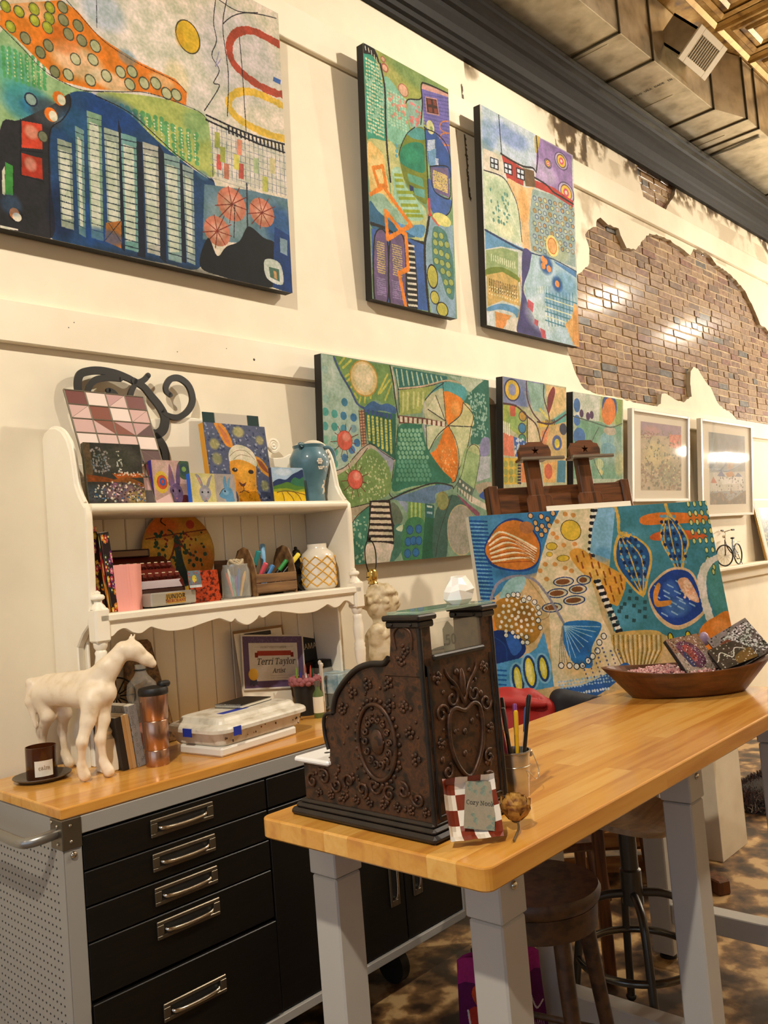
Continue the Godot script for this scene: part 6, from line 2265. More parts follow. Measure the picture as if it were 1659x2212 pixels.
func pen_bucket() -> void:
	var zn := tri_mat("bucket_zinc", ntex("bucket_n", 256, 0.02, [C("a9a396"), C("c4beb2"), C("d6d1c6")], 91, 4), V3(5, 5, 5), 0.25, 0.8)
	var t := thing("pen_bucket", "small galvanised bucket full of pens beside the cash register", "bucket", V3(1.537, TT, 1.502))
	put(MB.new().lathe([Vector2(0, 0), Vector2(0.0255, 0), Vector2(0.0262, 0.004), Vector2(0.0345, 0.094), Vector2(0.037, 0.096), Vector2(0.037, 0.0985), Vector2(0.0335, 0.0985), Vector2(0.0248, 0.006), Vector2(0, 0.006)], 36), "pail", zn, t)
	put(MB.new().tube(ring(0.0322, 0.066, 36), 0.0012, 6, true), "bead", zn, t)
	for s in [-1.0, 1.0]:
		put(MB.new().cbox(V3(s * 0.027, 0.088, s * 0.024), V3(0.008, 0.014, 0.008), 0.002), "ear", zn, t)
	put(MB.new().tube(curve([V3(-0.029, 0.088, -0.026), V3(-0.005, 0.06, 0.03), V3(0.022, 0.035, 0.036), V3(0.04, 0.05, 0.033), V3(0.031, 0.088, 0.027)], 8), 0.0011, 6), "bail", zn, t)
	var pens := [["1b1a1c", "2b2c30", 0.10, "black felt pen with a black cap"], ["c9cbd0", "3d5d92", 0.085, "white pen with a blue cap"], ["191818", "191818", 0.115, "slim black pen standing tallest"], ["e3b320", "e3b320", 0.085, "yellow pencil"], ["1f1e20", "4a4a4e", 0.095, "black marker with a grey clip"], ["c24a6a", "b9a48a", 0.098, "pink pen with a brown tip"], ["222024", "222024", 0.08, "short black pen"], ["d8d8d4", "e6c23a", 0.075, "clear highlighter with a yellow cap"], ["2c3b66", "1d1d20", 0.1, "navy pen with a black cap"], ["16151a", "7e3a8c", 0.088, "black pen with a purple end"]]
	for i in pens.size():
		var q = pens[i]
		var a := TAU * i / pens.size() + 0.3
		var d := V3(cos(a) * 0.021, 0, sin(a) * 0.021)
		var tip: Vector3 = V3(1.537, TT + 0.008, 1.502) + d * 0.45
		var top: Vector3 = V3(1.537, TT + 0.1 + q[2] * 1.05, 1.502) + d * (2.5 if i % 2 == 0 else 1.7)
		var dir := (top - tip).normalized()
		var o := thing("pen", q[3] + " in the galvanised bucket", "pen", tip, 0.0, "pens in the galvanised bucket")
		var sx := dir.cross(V3(0.1, 0.05, 1)).normalized()
		o.transform.basis = Basis(sx, dir, sx.cross(dir))
		var len := (top - tip).length()
		put(MB.new().lathe([Vector2(0, 0), Vector2(0.002, 0.004), Vector2(0.0042, 0.016), Vector2(0.0042, len * 0.72)], 12), "barrel", mt("pen_%s" % q[0], C(q[0]), 0.35), o)
		put(MB.new().lathe([Vector2(0.0042, len * 0.71), Vector2(0.0048, len * 0.71), Vector2(0.0048, len - 0.003), Vector2(0.0035, len), Vector2(0, len)], 12), "cap", mt("pen_%s" % q[1], C(q[1]), 0.35), o)

func card_dish() -> void:
	# glazed dish of turned up corners standing on its edge, with a visiting card in it
	var red := mt("check_red", C("7d2f1a"), 0.35)
	var white := mt("check_white", C("f0e6d6"), 0.35)
	var yaw := 0.7
	var t := thing("checked_dish", "red and white checked dish with ruffled edge propped beside the register", "dish", V3(1.252, TT, 1.604), -yaw)
	t.rotate_object_local(Vector3.RIGHT, -0.42)
	var n := 4
	var pt := func(u: float, v: float) -> Vector3:
		var x := (u - 0.5) * 0.1
		var y := v * 0.112
		var e := maxf(absf(u - 0.5), absf(v - 0.5)) * 2.0
		return V3(x, y + 0.003, 0.028 * pow(e, 5.0) + 0.004 * sin(u * 17.0 + v * 9.0) * pow(e, 6.0))
	for ix in n:
		for iy in n:
			var b := MB.new()
			for a in 3:
				for c in 3:
					var u0: float = (ix + a / 3.0) / n
					var v0: float = (iy + c / 3.0) / n
					var u1: float = u0 + 1.0 / 3.0 / n
					var v1: float = v0 + 1.0 / 3.0 / n
					b.quad(pt.call(u0, v0), pt.call(u1, v0), pt.call(u1, v1), pt.call(u0, v1), false, V3(0, 0, 1))
					b.quad(pt.call(u0, v0) - V3(0, 0, 0.004), pt.call(u1, v0) - V3(0, 0, 0.004), pt.call(u1, v1) - V3(0, 0, 0.004), pt.call(u0, v1) - V3(0, 0, 0.004), false, V3(0, 0, -1))
			if ix == 0 or ix == n - 1 or iy == 0 or iy == n - 1:
				for k in 3:
					var f0 := k / 3.0
					var f1 := (k + 1) / 3.0
					for e in [[0, 0, 1, 0, iy == 0], [0, 1, 1, 1, iy == n - 1], [0, 0, 0, 1, ix == 0], [1, 0, 1, 1, ix == n - 1]]:
						if e[4]:
							var p0: Vector3 = pt.call((ix + lerpf(e[0], e[2], f0)) / n, (iy + lerpf(e[1], e[3], f0)) / n)
							var p1: Vector3 = pt.call((ix + lerpf(e[0], e[2], f1)) / n, (iy + lerpf(e[1], e[3], f1)) / n)
							b.quad(p0, p1, p1 - V3(0, 0, 0.004), p0 - V3(0, 0, 0.004), false, V3(e[0] + e[2] - 1, e[1] + e[3] - 1, 0))
			put(b, "check", red if (ix + iy) % 2 == 1 else white, t)
	var tr := t.transform
	var card := thing("visiting_card", "grey green visiting card with leaf print in the checked dish", "card", tr * V3(0.008, 0.02, 0.012))
	card.transform.basis = tr.basis * Basis(Vector3.BACK, -0.2) * Basis(Vector3.RIGHT, 0.02)
	var st := []
	var r := RandomNumberGenerator.new()
	r.seed = 5
	for k in 26:
		var x := r.randf_range(0, 1000)
		var y := r.randf_range(0, 300) if k % 2 == 0 else r.randf_range(700, 1000)
		st.append(["e", "7f8c7a", x, y, 70, 35])
		st.append(["e", "8d977f", x + 40, y + 30, 35, 45])
	st.append(["e", "e4e0d4", 300, 660, 6, 5])
	var fm := print_mat("card_print", picture("card", 160, 240, "a1957c", st, 0.08, 3), 0.7)
	var cb := MB.new()
	cb.quad(V3(-0.029, 0, 0.001), V3(0.029, 0, 0.001), V3(0.029, 0.088, 0.001), V3(-0.029, 0.088, 0.001), false, V3(0, 0, 1))
	put(cb, "print", fm, card)
	put(MB.new().box(V3(-0.029, 0, 0), V3(0.029, 0.088, 0.0008)), "stock", mt("card_stock", C("8f8873"), 0.8), card)
	text("Cozy Nook", 0.0105, mt("card_ink", C("3b352b"), 0.7), card, V3(0, 0.047, 0.0016), Basis.IDENTITY, "Droid Serif")
	# dried rose lying beside it
	var rose := thing("dried_rose", "dried yellow rose with brown petals beside the checked dish", "flower", V3(1.345, TT, 1.632))
	var pm := tri_mat("rose_petal", ntex("rose_n", 128, 0.05, [C("5e2d14"), C("a8742c"), C("c79a48"), C("b8873a")], 95, 4, 1.5), V3(9, 9, 9), 0.7)
	for ly in 3:
		for k in 6:
			var a := TAU * k / 6 + ly * 0.5
			var b := MB.new()
			var rad: float = [0.012, 0.019, 0.025][ly]
			b.xf = Transform3D(Basis(Vector3.BACK, -0.15) * Basis(Vector3.UP, a), V3(0.0, 0.032, 0.0))
			var g := []
			for i in 5:
				var row := []
				for j in 5:
					var s := (j - 2) / 2.0
					var h := i / 4.0
					var wd := 0.016 * sin(PI * (0.18 + 0.72 * h)) * (1.0 + 0.2 * ly)
					row.append(V3(rad * (0.35 + 0.65 * sin(h * 2.2)) + 0.004 * h * h * ly - 0.006 * s * s, h * (0.05 - 0.004 * ly) - 0.012, s * wd))
				g.append(row)
			for i in 4:
				for j in 4:
					b.quad(g[i][j], g[i][j + 1], g[i + 1][j + 1], g[i + 1][j], false, V3(1, 0.2, 0))
			put(b, "petal", pm, rose)
	put(MB.new().tube(curve([V3(0, 0.03, 0), V3(-0.012, 0.012, 0.014), V3(-0.03, 0.004, 0.02), V3(-0.06, 0.004, 0.035)], 5), 0.0022, 6), "stem", mt("rose_stem", C("5a4522"), 0.8), rose)
	put(MB.new().sph(V3(0, 0.022, 0), V3(0.01, 0.008, 0.01), 10, 6), "hip", mt("rose_stem", C("5a4522"), 0.8), rose)

func dough_bowl() -> void:
	var wm := tri_mat("bowl_wood", ntex("bowl_n", 256, 0.015, [C("3a1c0c"), C("57300f"), C("6b3c18"), C("4a2710")], 97, 5, 1.3), V3(1.2, 6, 6), 0.42)
	var yaw := -0.86
	var P := V3(2.79, TT, 1.335)
	var t := thing("dough_bowl", "long brown wooden dough bowl at the end of the work table", "bowl", P, yaw)
	var b := MB.new()
	var seg := 48
	var shape := func(s: float, a: float, inner: bool) -> Vector3:
		# s 0 at the floor of the bowl, 1 at the rim
		var e := 0.62 + 0.38 * pow(s, 0.75)
		var ca := cos(a)
		var sa := sin(a)
		var L := 0.285 * (0.66 + 0.34 * s)
		var W := 0.135 * (0.6 + 0.4 * sqrt(s))
		var k := 0.0 if not inner else 0.012
		return V3(signf(ca) * pow(absf(ca), 0.95) * (L - k * 1.6), s * (0.088 + 0.02 * ca * ca) * 1.0 + (0.012 * (1.0 - s) if inner else 0.0), signf(sa) * pow(absf(sa), 1.15) * (W - k)) * V3(1, 1, 1) if e > 0 else Vector3.ZERO
	for inner in [false, true]:
		for i in 8:
			for j in seg:
				var s0 := i / 8.0
				var s1 := (i + 1) / 8.0
				var a0 := TAU * j / seg
				var a1 := TAU * (j + 1) / seg
				var p: Vector3 = shape.call(s0, a0, inner)
				var q: Vector3 = shape.call(s0, a1, inner)
				var u: Vector3 = shape.call(s1, a1, inner)
				var v: Vector3 = shape.call(s1, a0, inner)
				var o := (p + u) * V3(1, 0, 1) * (-1.0 if inner else 1.0) + V3(0, 0.1 if inner else -0.05, 0)
				b.quad(p, q, u, v, false, o)
	for j in seg:
		var a0 := TAU * j / seg
		var a1 := TAU * (j + 1) / seg
		b.quad(shape.call(1.0, a0, false), shape.call(1.0, a1, false), shape.call(1.0, a1, true), shape.call(1.0, a0, true), false, V3(0, 1, 0))
		b.quad(shape.call(0.0, a0, false), shape.call(0.0, a1, false), V3(0, 0, 0), V3(0, 0, 0), false, V3(0, -1, 0))
		b.quad(shape.call(0.0, a0, true), shape.call(0.0, a1, true), V3(0, 0.012, 0), V3(0, 0.012, 0), false, V3(0, 1, 0))
	put(b, "bowl", wm, t)
	var tf := t.transform
	# pink crystal chips
	var chip := MB.new()
	chip.lathe([Vector2(0, -0.006), Vector2(0.0055, -0.001), Vector2(0.004, 0.004), Vector2(0, 0.007)], 5)
	var mm := MultiMesh.new()
	mm.transform_format = MultiMesh.TRANSFORM_3D
	mm.use_colors = true
	mm.mesh = chip.mesh()
	mm.instance_count = 900
	var r := RandomNumberGenerator.new()
	r.seed = 12
	for i in 900:
		var a := r.randf() * TAU
		var q := sqrt(r.randf())
		var x := -0.06 + cos(a) * q * 0.155
		var z := sin(a) * q * 0.085
		var y := 0.078 + 0.02 * (1.0 - q * q) - r.randf() * 0.012
		var bs := Basis(V3(r.randf() - 0.5, r.randf() - 0.5, r.randf() - 0.5).normalized(), r.randf() * TAU).scaled(Vector3.ONE * r.randf_range(0.7, 1.3))
		mm.set_instance_transform(i, Transform3D(bs, V3(x, y, z)))
		mm.set_instance_color(i, Color(0.42, 0.14, 0.15).lerp(Color(0.75, 0.48, 0.44), r.randf()))
	var cm := mt("pink_chip", Color.WHITE, 0.16)
	cm.vertex_color_use_as_albedo = true
	var ch := MultiMeshInstance3D.new()
	ch.name = numbered("pink_crystal_chips")
	ch.multimesh = mm
	ch.material_override = cm
	ch.transform = tf
	add_child(ch)
	tag(ch, "heap of pink crystal chips filling the wooden dough bowl", "crystals")
	ch.set_meta("kind", "stuff")
	# small black edged canvases stuck in the chips
	var blk := mt("canvas_black", C("171412"), 0.6)
	var sta := [["p", "8a6a52", [0, 0, 1000, 0, 1000, 500, 0, 400]], ["c", "6a3f52", [150, 250, 420, 120, 700, 300, 760, 700, 500, 900, 250, 750]], ["c", "9c4a45", [300, 300, 520, 260, 560, 620, 380, 700]], ["c", "3d3f5c", [200, 500, 320, 430, 380, 800, 240, 820]], ["s", "d8cfc4", 0, 0, 1000, 1000, 120, 14], ["s", "2c2422", 0, 0, 1000, 1000, 80, 16]]
	var stb := [["p", "8b8078", [0, 0, 1000, 0, 1000, 300, 0, 250]], ["s", "dedad2", 300, 100, 1000, 900, 260, 22], ["s", "3a332e", 0, 0, 1000, 1000, 140, 20], ["c", "7c4a33", [120, 300, 380, 250, 420, 520, 150, 560]], ["k", "e2ded4", 18, [60, 700, 240, 560, 420, 760, 620, 600, 800, 760]]]
	var stc := [["k", "ded6c2", 30, [60, 600, 250, 300, 450, 640, 640, 320, 900, 560]], ["c", "7a5c30", [520, 640, 960, 520, 980, 980, 480, 980]], ["s", "cfc6ae", 0, 0, 1000, 1000, 60, 18]]
	var look := V3(-0.73, 0.25, 0.64).normalized()
	var mk := func(called: String, label: String, c: Vector3, roll: float, tilt: float, w: float, h: float, fm: Material, yw: float) -> void:
		var fw := look.rotated(Vector3.UP, yw)
		fw = (fw + V3(0, tilt, 0)).normalized()
		var u := Vector3.UP.cross(fw).normalized()
		var up := fw.cross(u)
		var u2 := u * cos(roll) + up * sin(roll)
		var dn := -(up * cos(roll) - u * sin(roll))
		canvas(called, label, "little canvases stuck in the dough bowl", c - u2 * w / 2 + dn * 0.0, u2, dn, w, h, 0.018, fm, blk)
	mk.call("mini_canvas", "little canvas with red and violet figure leaning left in the dough bowl", V3(2.81, TT + 0.19, 1.32), 0.04, 0.5, 0.15, 0.14, print_mat("mini_a", picture("mini_a", 160, 160, "a08d7c", sta, 0.25, 5), 0.2), 0.5)
	mk.call("mini_canvas", "little canvas with silver flecked picture tilted high in the dough bowl", V3(2.9, TT + 0.205, 1.44), 0.55, 0.35, 0.15, 0.14, print_mat("mini_b", picture("mini_b", 160, 160, "6f655c", stb, 0.3, 6), 0.15), -0.35)
	mk.call("mini_canvas", "smallest canvas with white loops lying low in the dough bowl", V3(2.865, TT + 0.16, 1.445), 0.4, 0.7, 0.13, 0.09, print_mat("mini_c", picture("mini_c", 160, 120, "4b4034", stc, 0.25, 7), 0.25), -0.2)
	var gm := MB.new()
	gm.sph(Vector3.ZERO, V3(0.018, 0.026, 0.018), 9, 6)
	var gs := tag(put(gm, "amethyst", mt("amethyst", C("a08aa6"), 0.1)), "pale violet polished stone behind the canvases in the bowl", "stone")
	gs.position = V3(2.95, TT + 0.165, 1.34)
	gs.rotation.z = 0.3

const S1 := 1.7372
const S2 := 1.4072
const CT := 0.9502

func upright(called: String, label: String, group: String, x: float, y: float, z: float, w: float, h: float, dp: float, lean: float, face: Material, side: Material, yaw := 0.0, category := "painting") -> Node3D:
	# stands on y, left edge of its face at x, leaning back by lean
	var u := V3(cos(yaw), 0, -sin(yaw))
	var fw := V3(sin(yaw), 0, cos(yaw))
	var dn := -(Vector3.UP * cos(lean) - fw * sin(lean))
	return canvas(called, label, group, V3(x, y, z) - dn * h, u, dn, w, h, dp, face, side, category)

func stained(called: String, label: String, o: Vector3, u: Vector3, up: Vector3, cols: int, rows: int, w: float, h: float, pal: Array, sd: int) -> void:
	var n := u.cross(up).normalized()
	var t := thing(called, label, "stained glass", o)
	t.transform.basis = Basis(u, up, n)
	var r := RandomNumberGenerator.new()
	r.seed = sd
	var cw := w / cols
	var ch := h / rows
	var lead := mt("lead", C("6a6252"), 0.45, 0.5)
	for i in cols:
		for j in rows:
			var x := i * cw + 0.001
			var y := j * ch + 0.001
			var a := Vector2(x, y)
			var b := Vector2(x + cw - 0.002, y)
			var c := Vector2(x + cw - 0.002, y + ch - 0.002)
			var d := Vector2(x, y + ch - 0.002)
			var parts := [[a, b, c, d]]
			if r.randf() < 0.4:
				parts = [[a, b, d], [b, c, d]] if r.randf() < 0.6 else [[a, b, c], [a, c, d]]
			for p in parts:
				var k: String = pal[r.randi() % pal.size()]
				var gm := mt("sg_" + k, C(k), 0.1)
				gm.clearcoat_enabled = true
				put(MB.new().prism(PackedVector2Array(p), 0, 0.003), "pane", gm, t)
				if p.size() == 3 and parts[0] == p:
					var e0: Vector2 = p[1] if p[2] == d else p[0]
					var e1: Vector2 = p[2]
					put(MB.new().tube([V3(e0.x, e0.y, 0.0015), V3(e1.x, e1.y, 0.0015)], 0.0018, 6), "lead_came", lead, t)
	for i in cols + 1:
		put(MB.new().tube([V3(i * cw, 0, 0.0015), V3(i * cw, h, 0.0015)], 0.003, 6), "lead_came", lead, t)
	for j in rows + 1:
		put(MB.new().tube([V3(0, j * ch, 0.0015), V3(w, j * ch, 0.0015)], 0.003, 6), "lead_came", lead, t)

func top_shelf() -> void:
	stained("stained_glass_panel", "stained glass panel of pink and brown squares leaning on the hutch top", V3(1.285, S1 + 0.001, 0.2), V3(1, -0.012, 0.02).normalized(), V3(-0.1, 1, -0.24).normalized(), 4, 8, 0.275, 0.385, ["b98f8c", "4a201c", "d3b3aa", "7b3a22", "e2cfc4", "c9a39c", "2e1a18", "6a2f2a"], 4)
	monogram()
	var A := picture("night_meadow", 192, 192, "35342c", ART.night_meadow, 0.35, 11)
	upright("meadow_painting", "small dark painting of speckled flowers on the hutch top", "small paintings on the hutch top", 1.245, S1, 0.238, 0.192, 0.192, 0.018, 0.1, print_mat("a1", A, 0.35), mt("side_olive", C("3f3a22"), 0.6))
	upright("rabbit_painting", "small painting of a violet rabbit with purple edges on the hutch top", "small paintings on the hutch top", 1.49, S1, 0.205, 0.148, 0.148, 0.022, 0.06, print_mat("p1", picture("rabbit", 192, 192, "c29c8e", ART.rabbit, 0.18, 12), 0.45), mt("side_purple", C("3d2f8e"), 0.5), 0.06)
	upright("hare_painting", "low painting of a grey hare and a blue hare with blue edges", "small paintings on the hutch top", 1.603, S1, 0.248, 0.188, 0.1, 0.024, 0.05, print_mat("p2", picture("hares", 256, 140, "a79c92", ART.hares, 0.15, 13), 0.45), mt("side_blue", C("2a62c8"), 0.5), 0.06)
	upright("orange_hare_painting", "painting of an orange hare in a white cap with orange edges", "small paintings on the hutch top", 1.745, S1, 0.165, 0.285, 0.3, 0.03, 0.1, print_mat("p3", picture("orange_hare", 256, 288, "4f5670", ART.orange_hare, 0.2, 14), 0.45), mt("side_orange", C("dc9a2c"), 0.5), 0.04)
	upright("valley_painting", "tiny bright painting of green hills and yellow field", "small paintings on the hutch top", 1.952, S1, 0.245, 0.15, 0.128, 0.02, 0.05, print_mat("p4", picture("valley", 192, 160, "a9c2d6", ART.valley, 0.12, 15), 0.4), mt("side_navy", C("22304f"), 0.5))
	var sg := thing("glass_strip", "pale glass strip with two dark teal corner panes behind the orange hare", "stained glass", V3(1.79, S1 + 0.17, 0.075))
	sg.rotation.x = -0.05
	var pale := mt("sg_pale", C("b9b4a8"), 0.12)
	var teal := mt("sg_teal", C("1d3a3e"), 0.1)
	put(MB.new().box(V3(0.053, 0, 0), V3(0.2, 0.18, 0.004)), "pane", pale, sg)
	put(MB.new().box(V3(0, 0, 0), V3(0.05, 0.18, 0.004)), "pane", teal, sg)
	put(MB.new().box(V3(0.203, 0, 0), V3(0.255, 0.18, 0.004)), "pane", teal, sg)
	put(MB.new().box(V3(0, -0.17, -0.002), V3(0.255, 0.0, 0.004)), "pane", pale, sg)
	pitcher()

func monogram() -> void:
	var m := mt("letter_black", C("100e0c"), 0.45)
	var t := thing("letter_r", "large black scroll letter R leaning on the wall behind the stained glass", "letter", V3(1.5, S1, 0.05))
	t.rotation.x = -0.04
	var strokes := [
		[0.024, [1.43, 1.80, 1.40, 1.9, 1.36, 2.04, 1.338, 2.11, 1.334, 2.15, 1.345, 2.185, 1.378, 2.2, 1.42, 2.206, 1.475, 2.202, 1.52, 2.19, 1.552, 2.178, 1.58, 2.19, 1.598, 2.208]],
		[0.02, [1.362, 2.105, 1.372, 2.145, 1.398, 2.172, 1.44, 2.183, 1.49, 2.183]],
		[0.02, [1.552, 2.18, 1.53, 2.15, 1.515, 2.11, 1.505, 2.06, 1.49, 1.98, 1.46, 1.88, 1.43, 1.8]],
		[0.03, [1.54, 2.182, 1.575, 2.165, 1.602, 2.135, 1.632, 2.1, 1.65, 2.06, 1.64, 2.02, 1.615, 2.0, 1.596, 1.998, 1.62, 1.975, 1.637, 1.94, 1.635, 1.88, 1.62, 1.82, 1.62, 1.75]],
		[0.022, [1.64, 2.085, 1.66, 2.07, 1.7, 2.065, 1.74, 2.085, 1.768, 2.12, 1.772, 2.155, 1.758, 2.19, 1.725, 2.21, 1.69, 2.205, 1.668, 2.18, 1.665, 2.158, 1.68, 2.145]],
		[0.022, [1.44, 2.14, 1.46, 2.13, 1.472, 2.1, 1.465, 2.07, 1.44, 2.05]]]
	for i in strokes.size():
		var s = strokes[i]
		var pts := []
		for k in range(0, s[1].size(), 2):
			pts.append(V3(s[1][k] - 1.5, s[1][k + 1] - S1, 0.0))
		var cv := curve(pts, 6)
		var b := MB.new()
		# flat ribbon of board
		for k in cv.size() - 1:
			var d: Vector3 = (cv[k + 1] - cv[k]).normalized()
			var d0: Vector3 = (cv[k] - cv[maxi(0, k - 1)]).normalized() if k > 0 else d
			var d1: Vector3 = (cv[mini(k + 2, cv.size() - 1)] - cv[k + 1]).normalized() if k < cv.size() - 2 else d
			var n0 := V3(-(d + d0).y, (d + d0).x, 0).normalized()
			var n1 := V3(-(d + d1).y, (d + d1).x, 0).normalized()
			var f0 := float(k) / (cv.size() - 1)
			var w0: float = s[0] * 0.5 * (0.75 + 0.35 * sin(PI * f0))
			var w1: float = s[0] * 0.5 * (0.75 + 0.35 * sin(PI * (f0 + 1.0 / (cv.size() - 1))))
			var z := 0.008 + 0.0004 * i
			var q := [cv[k] + n0 * w0, cv[k + 1] + n1 * w1, cv[k + 1] - n1 * w1, cv[k] - n0 * w0]
			b.quad(q[0] + V3(0, 0, z), q[1] + V3(0, 0, z), q[2] + V3(0, 0, z), q[3] + V3(0, 0, z), false, V3(0, 0, 1))
			b.quad(q[0], q[1], q[2], q[3], false, V3(0, 0, -1))
			b.quad(q[0], q[1], q[1] + V3(0, 0, z), q[0] + V3(0, 0, z), false, n0)
			b.quad(q[3], q[2], q[2] + V3(0, 0, z), q[3] + V3(0, 0, z), false, -n0)
		for e in [0, cv.size() - 1]:
			var cb := MB.new()
			b.xf = Transform3D(Basis(Vector3.RIGHT, PI / 2), cv[e])
			b.cyl(s[0] * 0.39, 0, 0.008 + 0.0004 * i, 16)
			b.xf = Transform3D.IDENTITY
		put(b, "stroke", m, t)

func pitcher() -> void:
	var bl := tri_mat("pitcher_blue", ntex("pitcher_n", 128, 0.03, [C("3d6270"), C("47707e"), C("527c88")], 101, 4), V3(5, 5, 5), 0.1)
	bl.clearcoat_enabled = true
	var cr := mt("pitcher_cream", C("d8cbb8"), 0.2)
	var t := thing("pitcher", "blue glazed pitcher with raised cream flowers on the hutch top", "pitcher", V3(2.2, S1, 0.17))
	put(MB.new().lathe([Vector2(0, 0), Vector2(0.05, 0), Vector2(0.052, 0.006), Vector2(0.05, 0.03), Vector2(0.054, 0.07), Vector2(0.068, 0.12), Vector2(0.078, 0.155), Vector2(0.076, 0.18), Vector2(0.064, 0.203), Vector2(0.058, 0.214), Vector2(0.062, 0.226), Vector2(0.058, 0.228), Vector2(0.053, 0.214), Vector2(0.06, 0.2), Vector2(0.07, 0.16), Vector2(0.045, 0.02), Vector2(0, 0.015)], 40), "jug", bl, t)
	put(MB.new().tube(curve([V3(-0.05, 0.222, 0.02), V3(-0.066, 0.224, 0.03), V3(-0.078, 0.224, 0.036)], 4), [0.014, 0.013, 0.012, 0.011, 0.01, 0.009, 0.008, 0.006, 0.003], 10), "spout", bl, t)
	put(MB.new().lathe([Vector2(0.054, 0.226), Vector2(0.05, 0.233), Vector2(0.02, 0.238), Vector2(0, 0.238)], 30), "rim_lining", cr, t)
	put(MB.new().tube(curve([V3(0.05, 0.218, 0.012), V3(0.085, 0.216, 0.03), V3(0.1, 0.19, 0.036), V3(0.096, 0.15, 0.034), V3(0.078, 0.12, 0.026), V3(0.064, 0.105, 0.02)], 5), 0.0085, 10), "handle", bl, t)
	var fl := MB.new()
	var on := func(a: float, y: float) -> Transform3D:
		var rad := 0.07
		for q in [[0.0, 0.05], [0.07, 0.054], [0.12, 0.068], [0.155, 0.078], [0.18, 0.076]]:
			if y >= q[0]:
				rad = q[1]
		var n := V3(sin(a), 0, cos(a))
		return Transform3D(Basis(n.cross(Vector3.UP) * -1.0, Vector3.UP, n), n * (rad + 0.001) + V3(0, y, 0))
	for f in [[0.22, 0.15, 0.014], [-0.2, 0.155, 0.008], [-0.1, 0.135, 0.008], [0.22, 0.115, 0.008], [0.55, 0.11, 0.009]]:
		fl.xf = on.call(f[0], f[1])
		for k in 6:
			var a := TAU * k / 6
			fl.sph(V3(cos(a) * f[2], sin(a) * f[2], 0), V3(f[2] * 0.62, f[2] * 0.62, 0.004), 10, 6)
		fl.sph(V3(0, 0, 0.002), V3(f[2] * 0.45, f[2] * 0.45, 0.004), 8, 6)
	for f in [[0.35, 0.085, 0.5], [0.3, 0.065, -0.6], [0.45, 0.05, 0.4], [0.62, 0.19, 1.0]]:
		fl.xf = on.call(f[0], f[1]) * Transform3D(Basis(Vector3.BACK, f[2]), Vector3.ZERO)
		fl.sph(Vector3.ZERO, V3(0.006, 0.014, 0.004), 8, 6)
	fl.xf = Transform3D.IDENTITY
	var stem := []
	for k in 12:
		var tf: Transform3D = on.call(0.15 + 0.3 * sin(k * 0.25), 0.14 - k * 0.0098)
		stem.append(tf.origin)
	fl.tube(stem, 0.002, 6)
	put(fl, "raised_flowers", cr, t)

